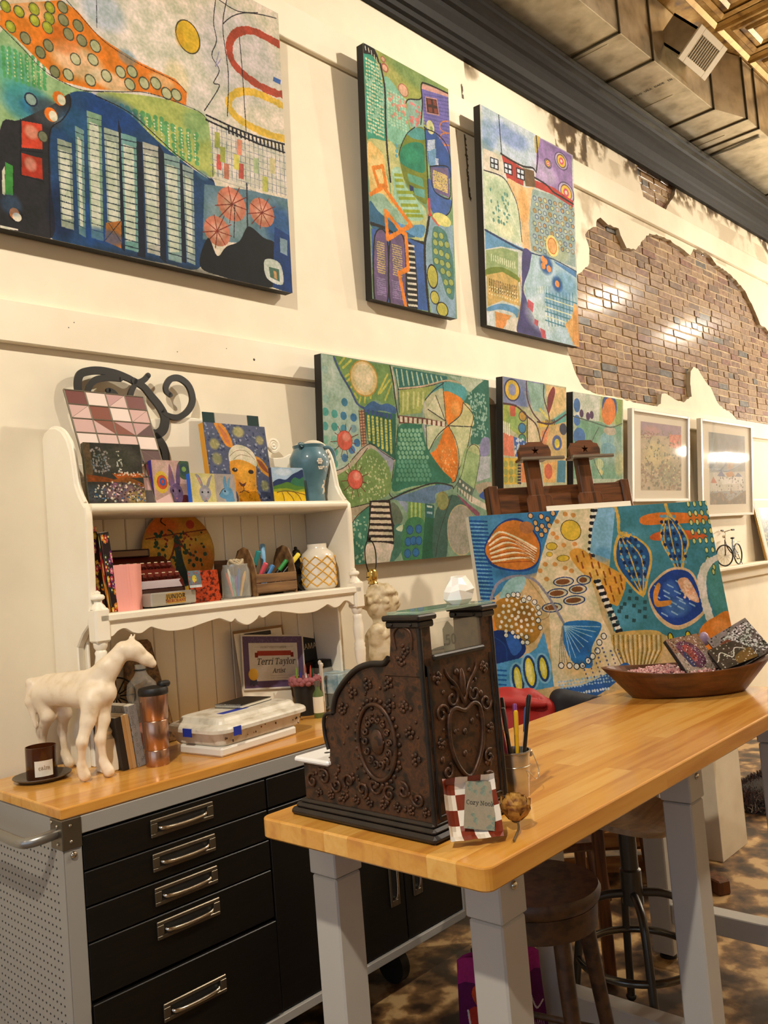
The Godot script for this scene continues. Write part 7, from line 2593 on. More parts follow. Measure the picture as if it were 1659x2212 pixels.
func middle_shelf() -> void:
	# flowered albums
	var pal := ["c2405a", "e08a2a", "6a2a6a", "d8b23a", "2c3a30", "d86a8a", "b22f2a"]
	for i in 2:
		var st := []
		var r := RandomNumberGenerator.new()
		r.seed = 60 + i
		for k in 34:
			var x := r.randf_range(0, 1000)
			var y := r.randf_range(0, 1000)
			var cc: String = pal[r.randi() % pal.size()]
			for a in 5:
				st.append(["e", cc, x + cos(TAU * a / 5) * 130, y + sin(TAU * a / 5) * 26, 90, 18])
			st.append(["e", "f0dc8a", x, y, 80, 14])
		var fm := print_mat("album_%d" % i, picture("album%d" % i, 64, 320, "2a1c1c", st, 0.1, 20 + i), 0.5)
		var x: float = [1.262, 1.298][i]
		var z: float = [0.215, 0.235][i]
		var t := thing("album", ["tall album with flowered red spine against the hutch side", "shorter flowered album leaning beside the pink folder"][i], "book", V3(x, S2, z), 0.06)
		t.rotation.z = [0.06, 0.1][i]
		var h: float = [0.262, 0.244][i]
		var b := MB.new()
		b.quad(V3(0, 0, 0), V3(0.028, 0, 0), V3(0.028, h, 0), V3(0, h, 0), false, V3(0, 0, 1))
		put(b, "spine", fm, t)
		put(MB.new().box(V3(0, 0, -0.17), V3(0.028, h, -0.0008), 0.001), "cover", fm, t)
		put(MB.new().box(V3(0.003, h - 0.001, -0.16), V3(0.025, h + 0.0006, -0.006)), "pages", mt("paper", C("e4dcc8"), 0.8), t)
	var pf := thing("pink_folder", "pink curved plastic folder standing on the hutch shelf", "folder", V3(1.362, S2, 0.235))
	var pb := MB.new()
	var arc := []
	for k in 13:
		var s := k / 12.0
		arc.append(Vector2(-0.045 + 0.09 * s, 0.028 * sin(PI * s) - 0.01 * s))
	for k in 12:
		for w in [0.0, -0.0015]:
			var lo := 0.0
			pb.quad(V3(arc[k].x, lo, arc[k].y + w), V3(arc[k + 1].x, lo, arc[k + 1].y + w), V3(arc[k + 1].x * 1.08, 0.142, arc[k + 1].y + w), V3(arc[k].x * 1.08 - 0.004, 0.142, arc[k].y + w), false, V3(0, 0, 1 if w == 0.0 else -1))
		pb.quad(V3(arc[k].x * 1.08 - 0.004, 0.142, arc[k].y), V3(arc[k + 1].x * 1.08, 0.142, arc[k + 1].y), V3(arc[k + 1].x * 1.08, 0.142, arc[k + 1].y - 0.0015), V3(arc[k].x * 1.08 - 0.004, 0.142, arc[k].y - 0.0015), false, V3(0, 1, 0))
	put(pb, "sheet", mt("pink", C("eda195"), 0.5), pf)
	toy_register()
	# round painted plate
	var st := [["c", "c8862c", [0, 0, 1000, 0, 1000, 280, 0, 330]], ["b", "d8642a", 250, 180, 320, 130, 0.7], ["b", "b8501e", 800, 650, 260, 260, 0.5], ["k", "6a2a14", 14, [60, 330, 400, 290, 940, 240]], ["k", "2a1a12", 14, [330, 60, 290, 120, 350, 170]], ["e", "b8452a", 700, 170, 60, 55], ["c", "1c3c42", [450, 330, 520, 330, 540, 620, 600, 900, 400, 900, 440, 600]], ["k", "7a2f1a", 26, [470, 360, 380, 560, 280, 640]], ["k", "7a2f1a", 26, [520, 360, 600, 500, 690, 560]], ["s", "20442e", 150, 250, 900, 720, 60, 22], ["k", "20442e", 18, [470, 330, 420, 250, 380, 230]], ["s", "8a2c22", 300, 250, 700, 480, 26, 14]]
	var pl := thing("painted_plate", "round plate painted with a figure on yellow ground", "plate", V3(1.662, 1.585, 0.05))
	pl.rotation.x = -0.1
	var disc := MB.new()
	disc.xf = Transform3D(Basis(Vector3.RIGHT, PI / 2), Vector3.ZERO)
	disc.lathe([Vector2(0, -0.006), Vector2(0.1, -0.006), Vector2(0.145, 0.004), Vector2(0.146, 0.008), Vector2(0.14, 0.008)], 48)
	put(disc, "plate_body", mt("plate_rim", C("a8742a"), 0.3), pl)
	var face := MB.new()
	for k in 48:
		var a0 := TAU * k / 48
		var a1 := TAU * (k + 1) / 48
		var i := face.vert(V3(0, 0, 0.0065), V3(0, 0, 1), Vector2(0.5, 0.5))
		var j := face.vert(V3(cos(a0) * 0.143, sin(a0) * 0.143, 0.0087), V3(0, 0, 1), Vector2(0.5 + cos(a0) / 2, 0.5 - sin(a0) / 2))
		var l := face.vert(V3(cos(a1) * 0.143, sin(a1) * 0.143, 0.0087), V3(0, 0, 1), Vector2(0.5 + cos(a1) / 2, 0.5 - sin(a1) / 2))
		face.tri(i, j, l)
	put(face, "painted_face", print_mat("plate_p", picture("plate", 224, 224, "d9a83a", st, 0.2, 31), 0.2), pl)
	upright("marbled_tile", "red marbled square tile on the hutch shelf", "", 1.585, S2, 0.235, 0.122, 0.106, 0.012, 0.1, print_mat("tile_p", ntex("tile_n", 256, 0.02, [C("3a120a"), C("8e2f14"), C("b9441e"), C("7a2412")], 33, 5, 1.6), 0.25), mt("tile_side", C("6a2414"), 0.5), 0.1, "tile")
	upright("flower_card", "little card with a yellow flower in front of the toy cash register", "", 1.545, S2 + 0.052, 0.285, 0.05, 0.055, 0.001, 0.12, print_mat("fcard", picture("fcard", 96, 96, "6c7a80", [["e", "dcc23a", 450, 480, 180, 220], ["s", "b04030", 0, 0, 1000, 1000, 16, 50], ["p", "d0d4d0", [0, 850, 1000, 850, 1000, 1000, 0, 1000]]], 0.2, 34), 0.5), mt("paper", C("e4dcc8"), 0.8), 0.1, "card")
	pen_jar()
	marker_caddy()
	# dark oval frame and the dark tray behind
	var dk := mt("ebony", C("120e0b"), 0.3)
	var ov := thing("oval_frame", "small black oval picture frame with carved crest on the hutch shelf", "frame", V3(2.12, S2 + 0.002, 0.17), 0.1)
	ov.rotation.x = -0.15
	var rim := []
	for k in 32:
		rim.append(V3(0.042 * cos(TAU * k / 32), 0.07 + 0.066 * sin(TAU * k / 32), 0))
	put(MB.new().tube(rim, 0.009, 10, true), "rim", dk, ov)
	var ob := MB.new()
	ob.sph(V3(0, 0.07, -0.003), V3(0.04, 0.063, 0.003), 24, 10)
	put(ob, "glass_face", mt("oval_glass", C("1b1a1a"), 0.06), ov)
	put(MB.new().sph(V3(0, 0.147, 0), V3(0.02, 0.012, 0.008), 12, 8), "crest", dk, ov)
	put(MB.new().sph(V3(0, 0.162, 0), V3(0.008, 0.007, 0.006), 10, 6), "crest", dk, ov)
	var bx := thing("dark_tray", "dark stained wooden tray along the back of the hutch shelf", "tray", V3(1.82, S2, 0.025))
	var bb: Material = mats["walnut_across"]
	put(MB.new().box(V3(0, 0, 0), V3(0.4, 0.138, 0.01), 0.002), "back_rail", bb, bx)
	put(MB.new().box(V3(0, 0, 0.01), V3(0.4, 0.01, 0.06), 0.002), "floor_board", bb, bx)
	lattice_vase()

func toy_register() -> void:
	var rd := mt("toy_red", C("5a1c12"), 0.28)
	var dk := mt("toy_dark", C("35150e"), 0.35)
	var t := thing("toy_cash_register", "dark red toy cash register with rows of keys on the hutch shelf", "toy", V3(1.355, S2, 0.27), 0.04)
	put(MB.new().box(V3(0, 0, -0.23), V3(0.225, 0.06, -0.05), 0.004), "base", dk, t)
	var p := PackedVector2Array([Vector2(0.05, 0.06), Vector2(0.06, 0.085), Vector2(0.11, 0.13), Vector2(0.16, 0.165), Vector2(0.23, 0.165), Vector2(0.23, 0.06)])
	var b := MB.new()
	b.xf = Transform3D(Basis(Vector3.UP, PI / 2), Vector3.ZERO)
	b.prism(p, 0.0, 0.225, 0.004)
	put(b, "sloped_housing", rd, t)
	put(MB.new().box(V3(0.0, 0.165, -0.225), V3(0.165, 0.192, -0.15), 0.004), "display_hood", dk, t)
	put(MB.new().box(V3(0.012, 0.17, -0.151), V3(0.155, 0.187, -0.149)), "display_window", mt("toy_window", C("7a5a3a"), 0.2), t)
	for r in 2:
		for k in 8:
			var kb := MB.new()
			kb.xf = Transform3D(Basis(Vector3.RIGHT, -0.75), V3(0.022 + k * 0.0255, 0.093 + r * 0.035, -0.062 - r * 0.04))
			kb.box(V3(-0.008, -0.004, -0.002), V3(0.008, 0.012, 0.012), 0.003)
			put(kb, "key", rd, t)
			var kt := MB.new()
			kt.xf = kb.xf
			kt.box(V3(-0.006, 0.008, 0.0115), V3(0.006, 0.011, 0.0128))
			put(kt, "key_tab", mt("toy_ivory", C("c8b898"), 0.4), t)
	var dr := put(MB.new().box(V3(0.055, 0.004, -0.05), V3(0.225, 0.046, 0.005), 0.004), "cash_drawer", mt("toy_silver", C("a39d90"), 0.4, 0.3), t)
	var lb := MB.new()
	lb.xf = Transform3D(Basis.IDENTITY, V3(0.145, 0.025, 0.0055))
	lb.prism(rrect(0.074, 0.033, 0.008), -0.0003, 0.0004)
	put(lb, "badge", mt("toy_gold", C("b98f3a"), 0.35, 0.2), dr)
	text("JUNIOR", 0.02, mt("toy_ink", C("2a2420"), 0.5), dr, V3(0.145, 0.031, 0.0062), Basis.IDENTITY, "Droid Sans", true)
	text("MERCHANT", 0.0125, mt("toy_ink_red", C("7a2a1a"), 0.5), dr, V3(0.145, 0.017, 0.0062), Basis.IDENTITY, "Droid Serif", true)

func pen_jar() -> void:
	var t := thing("glass_jar", "clear glass jar of coloured pens with a twisted rope top", "jar", V3(1.79, S2, 0.2))
	put(MB.new().lathe([Vector2(0, 0), Vector2(0.046, 0), Vector2(0.05, 0.006), Vector2(0.05, 0.095), Vector2(0.044, 0.108), Vector2(0.044, 0.118), Vector2(0.0425, 0.118), Vector2(0.0425, 0.108), Vector2(0.0485, 0.094), Vector2(0.0485, 0.007), Vector2(0, 0.004)], 32), "jar_wall", glass("jar_glass", C("d8dcd4"), 0.14), t)
	var rp := MB.new()
	for k in 3:
		var pts := []
		for i in 20:
			var a := TAU * i / 20
			pts.append(V3(0.02 * cos(a) + 0.01 * sin(a * 2 + k), 0.124 + 0.008 * sin(a * 3.0 + k * 2.0), 0.016 * sin(a)))
		rp.tube(pts, 0.0055, 8, true)
	put(rp, "rope_knot", mt("rope", C("b9a888"), 0.8), t)
	var cols := ["c23a2a", "e0a63a", "3a6ab0", "4a8a4a", "d86a3a", "e8dcc0", "7a4a9a"]
	for i in 7:
		var a := TAU * i / 7
		var p0 := V3(1.79 + cos(a) * 0.012, S2 + 0.008, 0.2 + sin(a) * 0.012)
		var p1 := V3(1.79 + cos(a) * 0.034, S2 + 0.08 + 0.012 * (i % 3), 0.2 + sin(a) * 0.034)
		var o := tag(put(MB.new().tube([p0 - p0, (p1 - p0) * 0.88, p1 - p0], [0.0045, 0.0045, 0.0015], 8), "crayon", mt("cr_" + cols[i], C(cols[i]), 0.5)), ["red", "golden yellow", "blue", "green", "orange", "cream", "violet"][i] + " crayon inside the clear glass jar", "crayon", "crayons in the glass jar")
		o.position = p0

func marker_caddy() -> void:
	var m := tri_mat("caddy_wood", ntex("caddy_n", 256, 0.014, [C("5a3d20"), C("74522e"), C("86643c")], 111, 5, 1.4), V3(1, 7, 7), 0.6)
	var t := thing("marker_caddy", "rustic wooden caddy with two arched handles full of markers", "caddy", V3(1.845, S2, 0.245), 0.06)
	for k in 2:
		put(MB.new().box(V3(0, 0.012 + k * 0.033, -0.006), V3(0.195, 0.043 + k * 0.033, 0.0), 0.002), "front_slat", m, t)
		put(MB.new().box(V3(0, 0.012 + k * 0.033, -0.126), V3(0.195, 0.043 + k * 0.033, -0.12), 0.002), "back_slat", m, t)
	put(MB.new().box(V3(0.002, 0.008, -0.12), V3(0.193, 0.014, -0.006)), "floor_board", m, t)
	for x in [0.0, 0.189]:
		var ep := PackedVector2Array()
		for q in [[0.0, 0.0], [0.0, 0.08], [0.012, 0.13], [0.03, 0.165], [0.06, 0.176], [0.09, 0.165], [0.108, 0.13], [0.12, 0.08], [0.12, 0.0], [0.075, 0.0], [0.06, 0.006]]:
			ep.append(Vector2(q[0] + 0.003, q[1]))
		var hole := PackedVector2Array()
		for q in [[0.042, 0.12], [0.05, 0.14], [0.063, 0.147], [0.076, 0.14], [0.084, 0.12], [0.076, 0.11], [0.05, 0.11]]:
			hole.append(Vector2(q[0], q[1]))
		var b := MB.new()
		b.xf = Transform3D(Basis(Vector3.UP, PI / 2), V3(x, 0, 0))
		b.prism(bridged(ep, [hole]), 0, 0.006)
		put(b, "arched_end", m, t)
	var mk := [["2f8a8a", "1c1a1a", 0.02, 0.16, 0.03, "teal capped marker"], ["e05a6a", "e05a6a", 0.03, 0.115, 0.045, "coral pink highlighter"], ["4a86c0", "4a86c0", 0.06, 0.105, 0.035, "blue highlighter"], ["7ab0d8", "7ab0d8", 0.055, 0.185, -0.03, "tall light blue marker"], ["3a9a4a", "16140f", 0.1, 0.12, 0.05, "green capped black marker"], ["e8d24a", "16140f", 0.13, 0.14, 0.08, "yellow capped black marker"], ["1c1a1a", "1c1a1a", 0.12, 0.09, 0.02, "all black marker"]]
	for i in mk.size():
		var q = mk[i]
		var p0 := t.transform * V3(0.03 + i * 0.02, 0.016, -0.09 + 0.01 * (i % 4))
		var p1 := t.transform * V3(0.03 + q[2] + 0.01 * i + q[4] * 0.3, q[3], -0.06 + q[4] * 0.5)
		var dir := (p1 - p0).normalized()
		var o := thing("marker", q[5] + " in the wooden caddy", "marker", p0, 0.0, "markers in the wooden caddy")
		var sx := dir.cross(V3(0.2, 0, 1)).normalized()
		o.transform.basis = Basis(sx, dir, sx.cross(dir))
		var l := p0.distance_to(p1)
		put(MB.new().cyl(0.008, 0, l * 0.7, 14), "barrel", mt("mk_" + q[1], C(q[1]), 0.4), o)
		put(MB.new().lathe([Vector2(0.0085, l * 0.66), Vector2(0.009, l - 0.003), Vector2(0.006, l), Vector2(0, l)], 14), "cap", mt("mk_" + q[0], C(q[0]), 0.4), o)

func lattice_vase() -> void:
	var t := thing("lattice_vase", "white glazed vase with raised yellow lattice on the hutch shelf", "vase", V3(2.178, S2, 0.2))
	var w := mt("vase_white", C("ddd3c0"), 0.14)
	w.clearcoat_enabled = true
	put(MB.new().lathe([Vector2(0, 0), Vector2(0.056, 0), Vector2(0.064, 0.008), Vector2(0.066, 0.02), Vector2(0.066, 0.118), Vector2(0.06, 0.135), Vector2(0.042, 0.15), Vector2(0.037, 0.156), Vector2(0.037, 0.172), Vector2(0.034, 0.172), Vector2(0.034, 0.156), Vector2(0.06, 0.12), Vector2(0.06, 0.02), Vector2(0, 0.01)], 40), "vase_body", w, t)
	var y := mt("vase_yellow", C("d8a02c"), 0.25)
	for k in 9:
		for s in [-1.0, 1.0]:
			var pts := []
			for i in 25:
				var v := i / 24.0
				var tw := absf(fmod(v * 3.0, 2.0) - 1.0)
				var a: float = TAU * k / 9 + s * (tw - 0.5) * TAU / 9
				pts.append(V3(0.0665 * cos(a), 0.012 + v * 0.112, 0.0665 * sin(a)))
			put(MB.new().tube(pts, 0.0024, 5), "lattice_line", y, t)

func counter_things() -> void:
	horse()
	# candle on a saucer
	var s := thing("saucer", "shallow grey metal saucer under the amber candle", "saucer", V3(1.088, CT, 0.16))
	put(MB.new().lathe([Vector2(0, 0), Vector2(0.06, 0), Vector2(0.08, 0.012), Vector2(0.08, 0.0145), Vector2(0.06, 0.004), Vector2(0, 0.003)], 40), "dish", mt("pewter", C("6f665a"), 0.4, 0.5), s)
	var c := thing("candle_jar", "amber glass candle jar with a cream label on a saucer", "candle", V3(1.088, CT + 0.0032, 0.16))
	put(MB.new().lathe([Vector2(0, 0), Vector2(0.04, 0), Vector2(0.0425, 0.004), Vector2(0.0425, 0.092), Vector2(0.0405, 0.092), Vector2(0.0405, 0.06)], 36), "jar", mt("amber", C("43200c"), 0.12), c)
	put(MB.new().cyl(0.0405, 0.05, 0.062, 30), "wax", mt("wax", C("8a6a48"), 0.5), c)
	var lb := MB.new()
	for k in 8:
		var a0 := -0.55 - 0.32 + k * 0.15
		var a1 := a0 + 0.15
		var r := 0.0432
		lb.quad(V3(sin(a0) * r, 0.012, cos(a0) * r), V3(sin(a1) * r, 0.012, cos(a1) * r), V3(sin(a1) * r, 0.056, cos(a1) * r), V3(sin(a0) * r, 0.056, cos(a0) * r), false, V3(sin(a0), 0, cos(a0)))
	var lo := put(lb, "paper_label", mt("label_paper", C("e0d6c4"), 0.7), c)
	text("calm", 0.014, mt("label_ink", C("9a7a5a"), 0.7), lo, V3(sin(-0.27), 0, cos(-0.27)) * 0.0436 + V3(0, 0.036, 0), Basis(Vector3.UP, -0.27), "Droid Serif")
	# copper tumbler
	var cu := mt("copper", C("b08a74"), 0.27, 0.95)
	var t := thing("travel_tumbler", "brushed copper travel tumbler with black lid on the worktop", "tumbler", V3(1.352, CT, 0.345))
	put(MB.new().lathe([Vector2(0, 0), Vector2(0.033, 0), Vector2(0.0345, 0.003), Vector2(0.035, 0.045), Vector2(0.0335, 0.047), Vector2(0.036, 0.05), Vector2(0.0385, 0.13), Vector2(0.037, 0.132), Vector2(0.0395, 0.135), Vector2(0.042, 0.205), Vector2(0.042, 0.208)], 40), "cup", cu, t)
	put(MB.new().lathe([Vector2(0.042, 0.206), Vector2(0.044, 0.208), Vector2(0.044, 0.22), Vector2(0.041, 0.227), Vector2(0.02, 0.231), Vector2(0, 0.232)], 36), "lid", mats["black_plastic"], t)
	put(MB.new().cbox(V3(0.03, 0.234, 0.012), V3(0.035, 0.018, 0.03), 0.006), "sip_flap", mats["black_plastic"], t)
	# leaning books
	var bk := [[1.258, 0.155, 0.02, "231c16", "dark brown book leaning behind the plaster horse"], [1.278, 0.158, 0.011, "b98f5a", "thin tan book leaning beside the grey patterned one"], [1.29, 0.16, 0.011, "c49c68", "thin straw coloured book in the middle of the leaning books"], [1.306, 0.182, 0.026, "", "grey paisley patterned book leaning on the tumbler"]]
	for i in 4:
		var q = bk[i]
		var o := thing("book", q[4], "book", V3(q[0], CT, 0.315), 0.1, "books leaning on the worktop")
		o.rotation.z = 0.12
		var mm: Material
		if q[3] == "":
			var st := []
			var r := RandomNumberGenerator.new()
			r.seed = 9
			for k in 30:
				var x := r.randf_range(0, 1000)
				var y := r.randf_range(0, 1000)
				st.append(["e", "4a4440", x, y, 120, 22])
				st.append(["e", "c9c2b8", x, y, 90, 16])
				st.append(["e", "4a4440", x + 20, y, 40, 8])
			mm = print_mat("paisley", picture("paisley", 64, 384, "a39c94", st, 0.1, 41), 0.6)
		else:
			mm = mt("book_" + q[3], C(q[3]), 0.6)
		var b := MB.new()
		b.quad(V3(0, 0, 0.0005), V3(q[2], 0, 0.0005), V3(q[2], q[1], 0.0005), V3(0, q[1], 0.0005), false, V3(0, 0, 1))
		put(b, "spine", mm, o)
		put(MB.new().box(V3(0, 0, -0.12), V3(q[2], q[1], 0), 0.001), "cover", mm, o)
		put(MB.new().box(V3(0.002, q[1] - 0.002, -0.118), V3(q[2] - 0.002, q[1] + 0.0005, -0.004)), "pages", mt("paper", C("e4dcc8"), 0.8), o)
	# decanter, spoked ornament and board behind
	var d := thing("decanter", "clear round bellied glass decanter behind the tumbler", "decanter", V3(1.4, CT, 0.2))
	put(MB.new().lathe([Vector2(0, 0), Vector2(0.035, 0), Vector2(0.036, 0.04), Vector2(0.03, 0.1), Vector2(0.034, 0.14), Vector2(0.048, 0.19), Vector2(0.044, 0.225), Vector2(0.022, 0.25), Vector2(0.016, 0.262), Vector2(0.018, 0.285), Vector2(0.0165, 0.285), Vector2(0.0145, 0.262)], 32), "bottle", glass("decanter_glass", C("d6d6cc"), 0.16), d)
	put(MB.new().tube(ring(0.0175, 0.268, 20), 0.0025, 8, true), "collar", mats["black_plastic"], d)
	put(MB.new().cyl(0.03, 0.04, 0.1, 20), "orange_label", mt("orange_label", C("c25a2c"), 0.5), d)
	var w := thing("spoked_wheel", "small dark wire wheel ornament behind the plaster horse", "ornament", V3(1.35, CT, 0.13), -0.5)
	var iron := mt("dark_wire", C("241f19"), 0.45, 0.6)
	var rm := []
	for k in 28:
		rm.append(V3(0.058 * cos(TAU * k / 28), 0.19 + 0.058 * sin(TAU * k / 28), 0))
	put(MB.new().tube(rm, 0.003, 6, true), "rim", iron, w)
	for k in 12:
		var a := TAU * k / 12
		put(MB.new().tube([V3(0, 0.19, 0), V3(0.058 * cos(a), 0.19 + 0.058 * sin(a), 0)], 0.0026, 6), "spoke", iron, w)
	put(MB.new().sph(V3(0, 0.19, 0), V3(0.012, 0.012, 0.01), 12, 8), "hub", mt("pewter", C("6f665a"), 0.4, 0.5), w)
	put(MB.new().tube([V3(0, 0.135, -0.002), V3(0, 0.01, -0.002)], 0.005, 8), "stem", iron, w)
	put(MB.new().cyl(0.04, 0, 0.01, 20), "foot", iron, w)
	var bo := thing("carved_board", "brown carved wooden board leaning on the back of the hutch", "board", V3(1.51, CT, 0.075), 0.0)
	bo.rotation.x = -0.12
	var bp := PackedVector2Array()
	for q in [[-0.09, 0.0], [0.075, 0.0], [0.045, 0.2], [0.022, 0.335], [0.01, 0.348], [-0.06, 0.35], [-0.075, 0.335], [-0.09, 0.2]]:
		bp.append(Vector2(q[0], q[1]))
	put(MB.new().prism(bp, 0, 0.018, 0.003), "board", tri_mat("board_wood", ntex("board_n", 256, 0.03, [C("3a2714"), C("6a4a28"), C("8a6436"), C("54381c")], 131, 5, 1.6), V3(4, 4, 4), 0.5), bo)
	plastic_boxes()
	paper_things()
	bust_lamp()

func horse() -> void:
	var m := tri_mat("plaster_horse", ntex("horse_n", 256, 0.02, [C("d2bb98"), C("e3d0b2"), C("ead9bf"), C("e8d6ba")], 141, 5, 1.1), V3(4, 4, 4), 0.45)
	# joints in world coordinates, facing out of the hutch with the head to the right
	var bones := [
		[V3(1.137, 1.186, 0.115), V3(1.158, 1.187, 0.21), 0.043, 0.041], [V3(1.158, 1.187, 0.21), V3(1.187, 1.175, 0.305), 0.041, 0.045], [V3(1.142, 1.214, 0.12), V3(1.186, 1.222, 0.28), 0.024, 0.026],
		[V3(1.187, 1.175, 0.305), V3(1.207, 1.18, 0.325), 0.043, 0.036], [V3(1.187, 1.21, 0.29), V3(1.222, 1.25, 0.32), 0.034, 0.028], [V3(1.222, 1.25, 0.32), V3(1.262, 1.295, 0.342), 0.027, 0.022], [V3(1.208, 1.205, 0.32), V3(1.25, 1.268, 0.345), 0.026, 0.018],
		[V3(1.268, 1.297, 0.345), V3(1.292, 1.294, 0.358), 0.022, 0.023], [V3(1.285, 1.283, 0.357), V3(1.318, 1.262, 0.374), 0.021, 0.0145], [V3(1.295, 1.3, 0.356), V3(1.33, 1.264, 0.377), 0.0135, 0.0095], [V3(1.316, 1.258, 0.375), V3(1.334, 1.246, 0.382), 0.013, 0.0125],
		[V3(1.288, 1.315, 0.34), V3(1.299, 1.339, 0.34), 0.007, 0.0028], [V3(1.282, 1.315, 0.357), V3(1.297, 1.338, 0.36), 0.007, 0.0028], [V3(1.302, 1.294, 0.374), V3(1.307, 1.29, 0.376), 0.0055, 0.0045],
		[V3(1.165, 1.16, 0.325), V3(1.15, 1.11, 0.33), 0.028, 0.019], [V3(1.15, 1.11, 0.33), V3(1.127, 1.058, 0.335), 0.019, 0.0145], [V3(1.127, 1.058, 0.335), V3(1.13, 0.99, 0.318), 0.0135, 0.0092], [V3(1.13, 0.99, 0.318), V3(1.134, 0.973, 0.318), 0.0115, 0.0115], [V3(1.135, 0.97, 0.318), V3(1.137, 0.962, 0.32), 0.014, 0.0165],
		[V3(1.2, 1.15, 0.315), V3(1.2, 1.105, 0.322), 0.028, 0.019], [V3(1.2, 1.105, 0.322), V3(1.184, 1.055, 0.33), 0.019, 0.0145], [V3(1.184, 1.055, 0.33), V3(1.19, 0.99, 0.33), 0.0135, 0.0092], [V3(1.19, 0.99, 0.33), V3(1.195, 0.973, 0.336), 0.0115, 0.0115], [V3(1.196, 0.97, 0.337), V3(1.199, 0.962, 0.341), 0.014, 0.0165],
		[V3(1.126, 1.175, 0.11), V3(1.13, 1.118, 0.13), 0.036, 0.022], [V3(1.13, 1.118, 0.13), V3(1.135, 1.062, 0.07), 0.019, 0.0135], [V3(1.135, 1.062, 0.07), V3(1.14, 0.99, 0.06), 0.0125, 0.0092], [V3(1.14, 0.99, 0.06), V3(1.144, 0.963, 0.07), 0.0115, 0.0165],
		[V3(1.165, 1.17, 0.12), V3(1.175, 1.115, 0.14), 0.032, 0.02], [V3(1.175, 1.115, 0.14), V3(1.183, 1.062, 0.1), 0.0175, 0.013], [V3(1.183, 1.062, 0.1), V3(1.188, 0.99, 0.1), 0.012, 0.009], [V3(1.188, 0.99, 0.1), V3(1.193, 0.963, 0.112), 0.0115, 0.016],
		[V3(1.122, 1.222, 0.095), V3(1.101, 1.216, 0.09), 0.009, 0.012], [V3(1.101, 1.216, 0.09), V3(1.096, 1.162, 0.09), 0.0125, 0.013], [V3(1.096, 1.162, 0.09), V3(1.104, 1.085, 0.1), 0.013, 0.005]]
	var base := V3(1.12, CT, 0.26)
	for b in bones:
		b[0] -= base
		b[1] -= base
		b[0].y += 0.0045
		b[1].y += 0.0045
	var t := thing("horse_figure", "cream plaster figure of a standing horse with its head turned", "figurine", base)
	var hm := body(bones, 0.0052, 0.013)
	for i in hm.v.size():
		hm.v[i].y = maxf(hm.v[i].y, 0.0)
	put(hm, "body", m, t)
	var mane := []
	for k in 9:
		var s := k / 8.0
		mane.append(V3(lerpf(1.19, 1.28, s), lerpf(1.243, 1.32, s) + 0.006 * sin(PI * s), lerpf(0.29, 0.342, s)) - base)
	put(MB.new().tube(mane, [0.004, 0.006, 0.007, 0.007, 0.007, 0.007, 0.006, 0.005, 0.003], 8), "mane", m, t)

# rounded box: inset and height pairs from the bottom up
func loft(w: float, d: float, r: float, prof: Array) -> MB:
	var b := MB.new()
	var rows := []
	for i in range(0, prof.size(), 2):
		rows.append(rrect(w - 2 * prof[i], d - 2 * prof[i], maxf(0.004, r - prof[i] * 0.6)))
	var m: int = rows[0].size()
	for k in rows.size() - 1:
		for i in m:
			var j := (i + 1) % m
			var o: Vector2 = rows[k][i] + rows[k][j]
			b.quad(V3(rows[k][i].x, prof[k * 2 + 1], rows[k][i].y), V3(rows[k][j].x, prof[k * 2 + 1], rows[k][j].y), V3(rows[k + 1][j].x, prof[k * 2 + 3], rows[k + 1][j].y), V3(rows[k + 1][i].x, prof[k * 2 + 3], rows[k + 1][i].y), false, V3(o.x, 0.25 * o.length(), o.y))
	for e in [[0, -1.0], [rows.size() - 1, 1.0]]:
		var y: float = prof[e[0] * 2 + 1]
		for i in m:
			var j := (i + 1) % m
			b.quad(V3(rows[e[0]][i].x, y, rows[e[0]][i].y), V3(rows[e[0]][j].x, y, rows[e[0]][j].y), V3(0, y, 0), V3(0, y, 0), false, V3(0, e[1], 0))
	return b

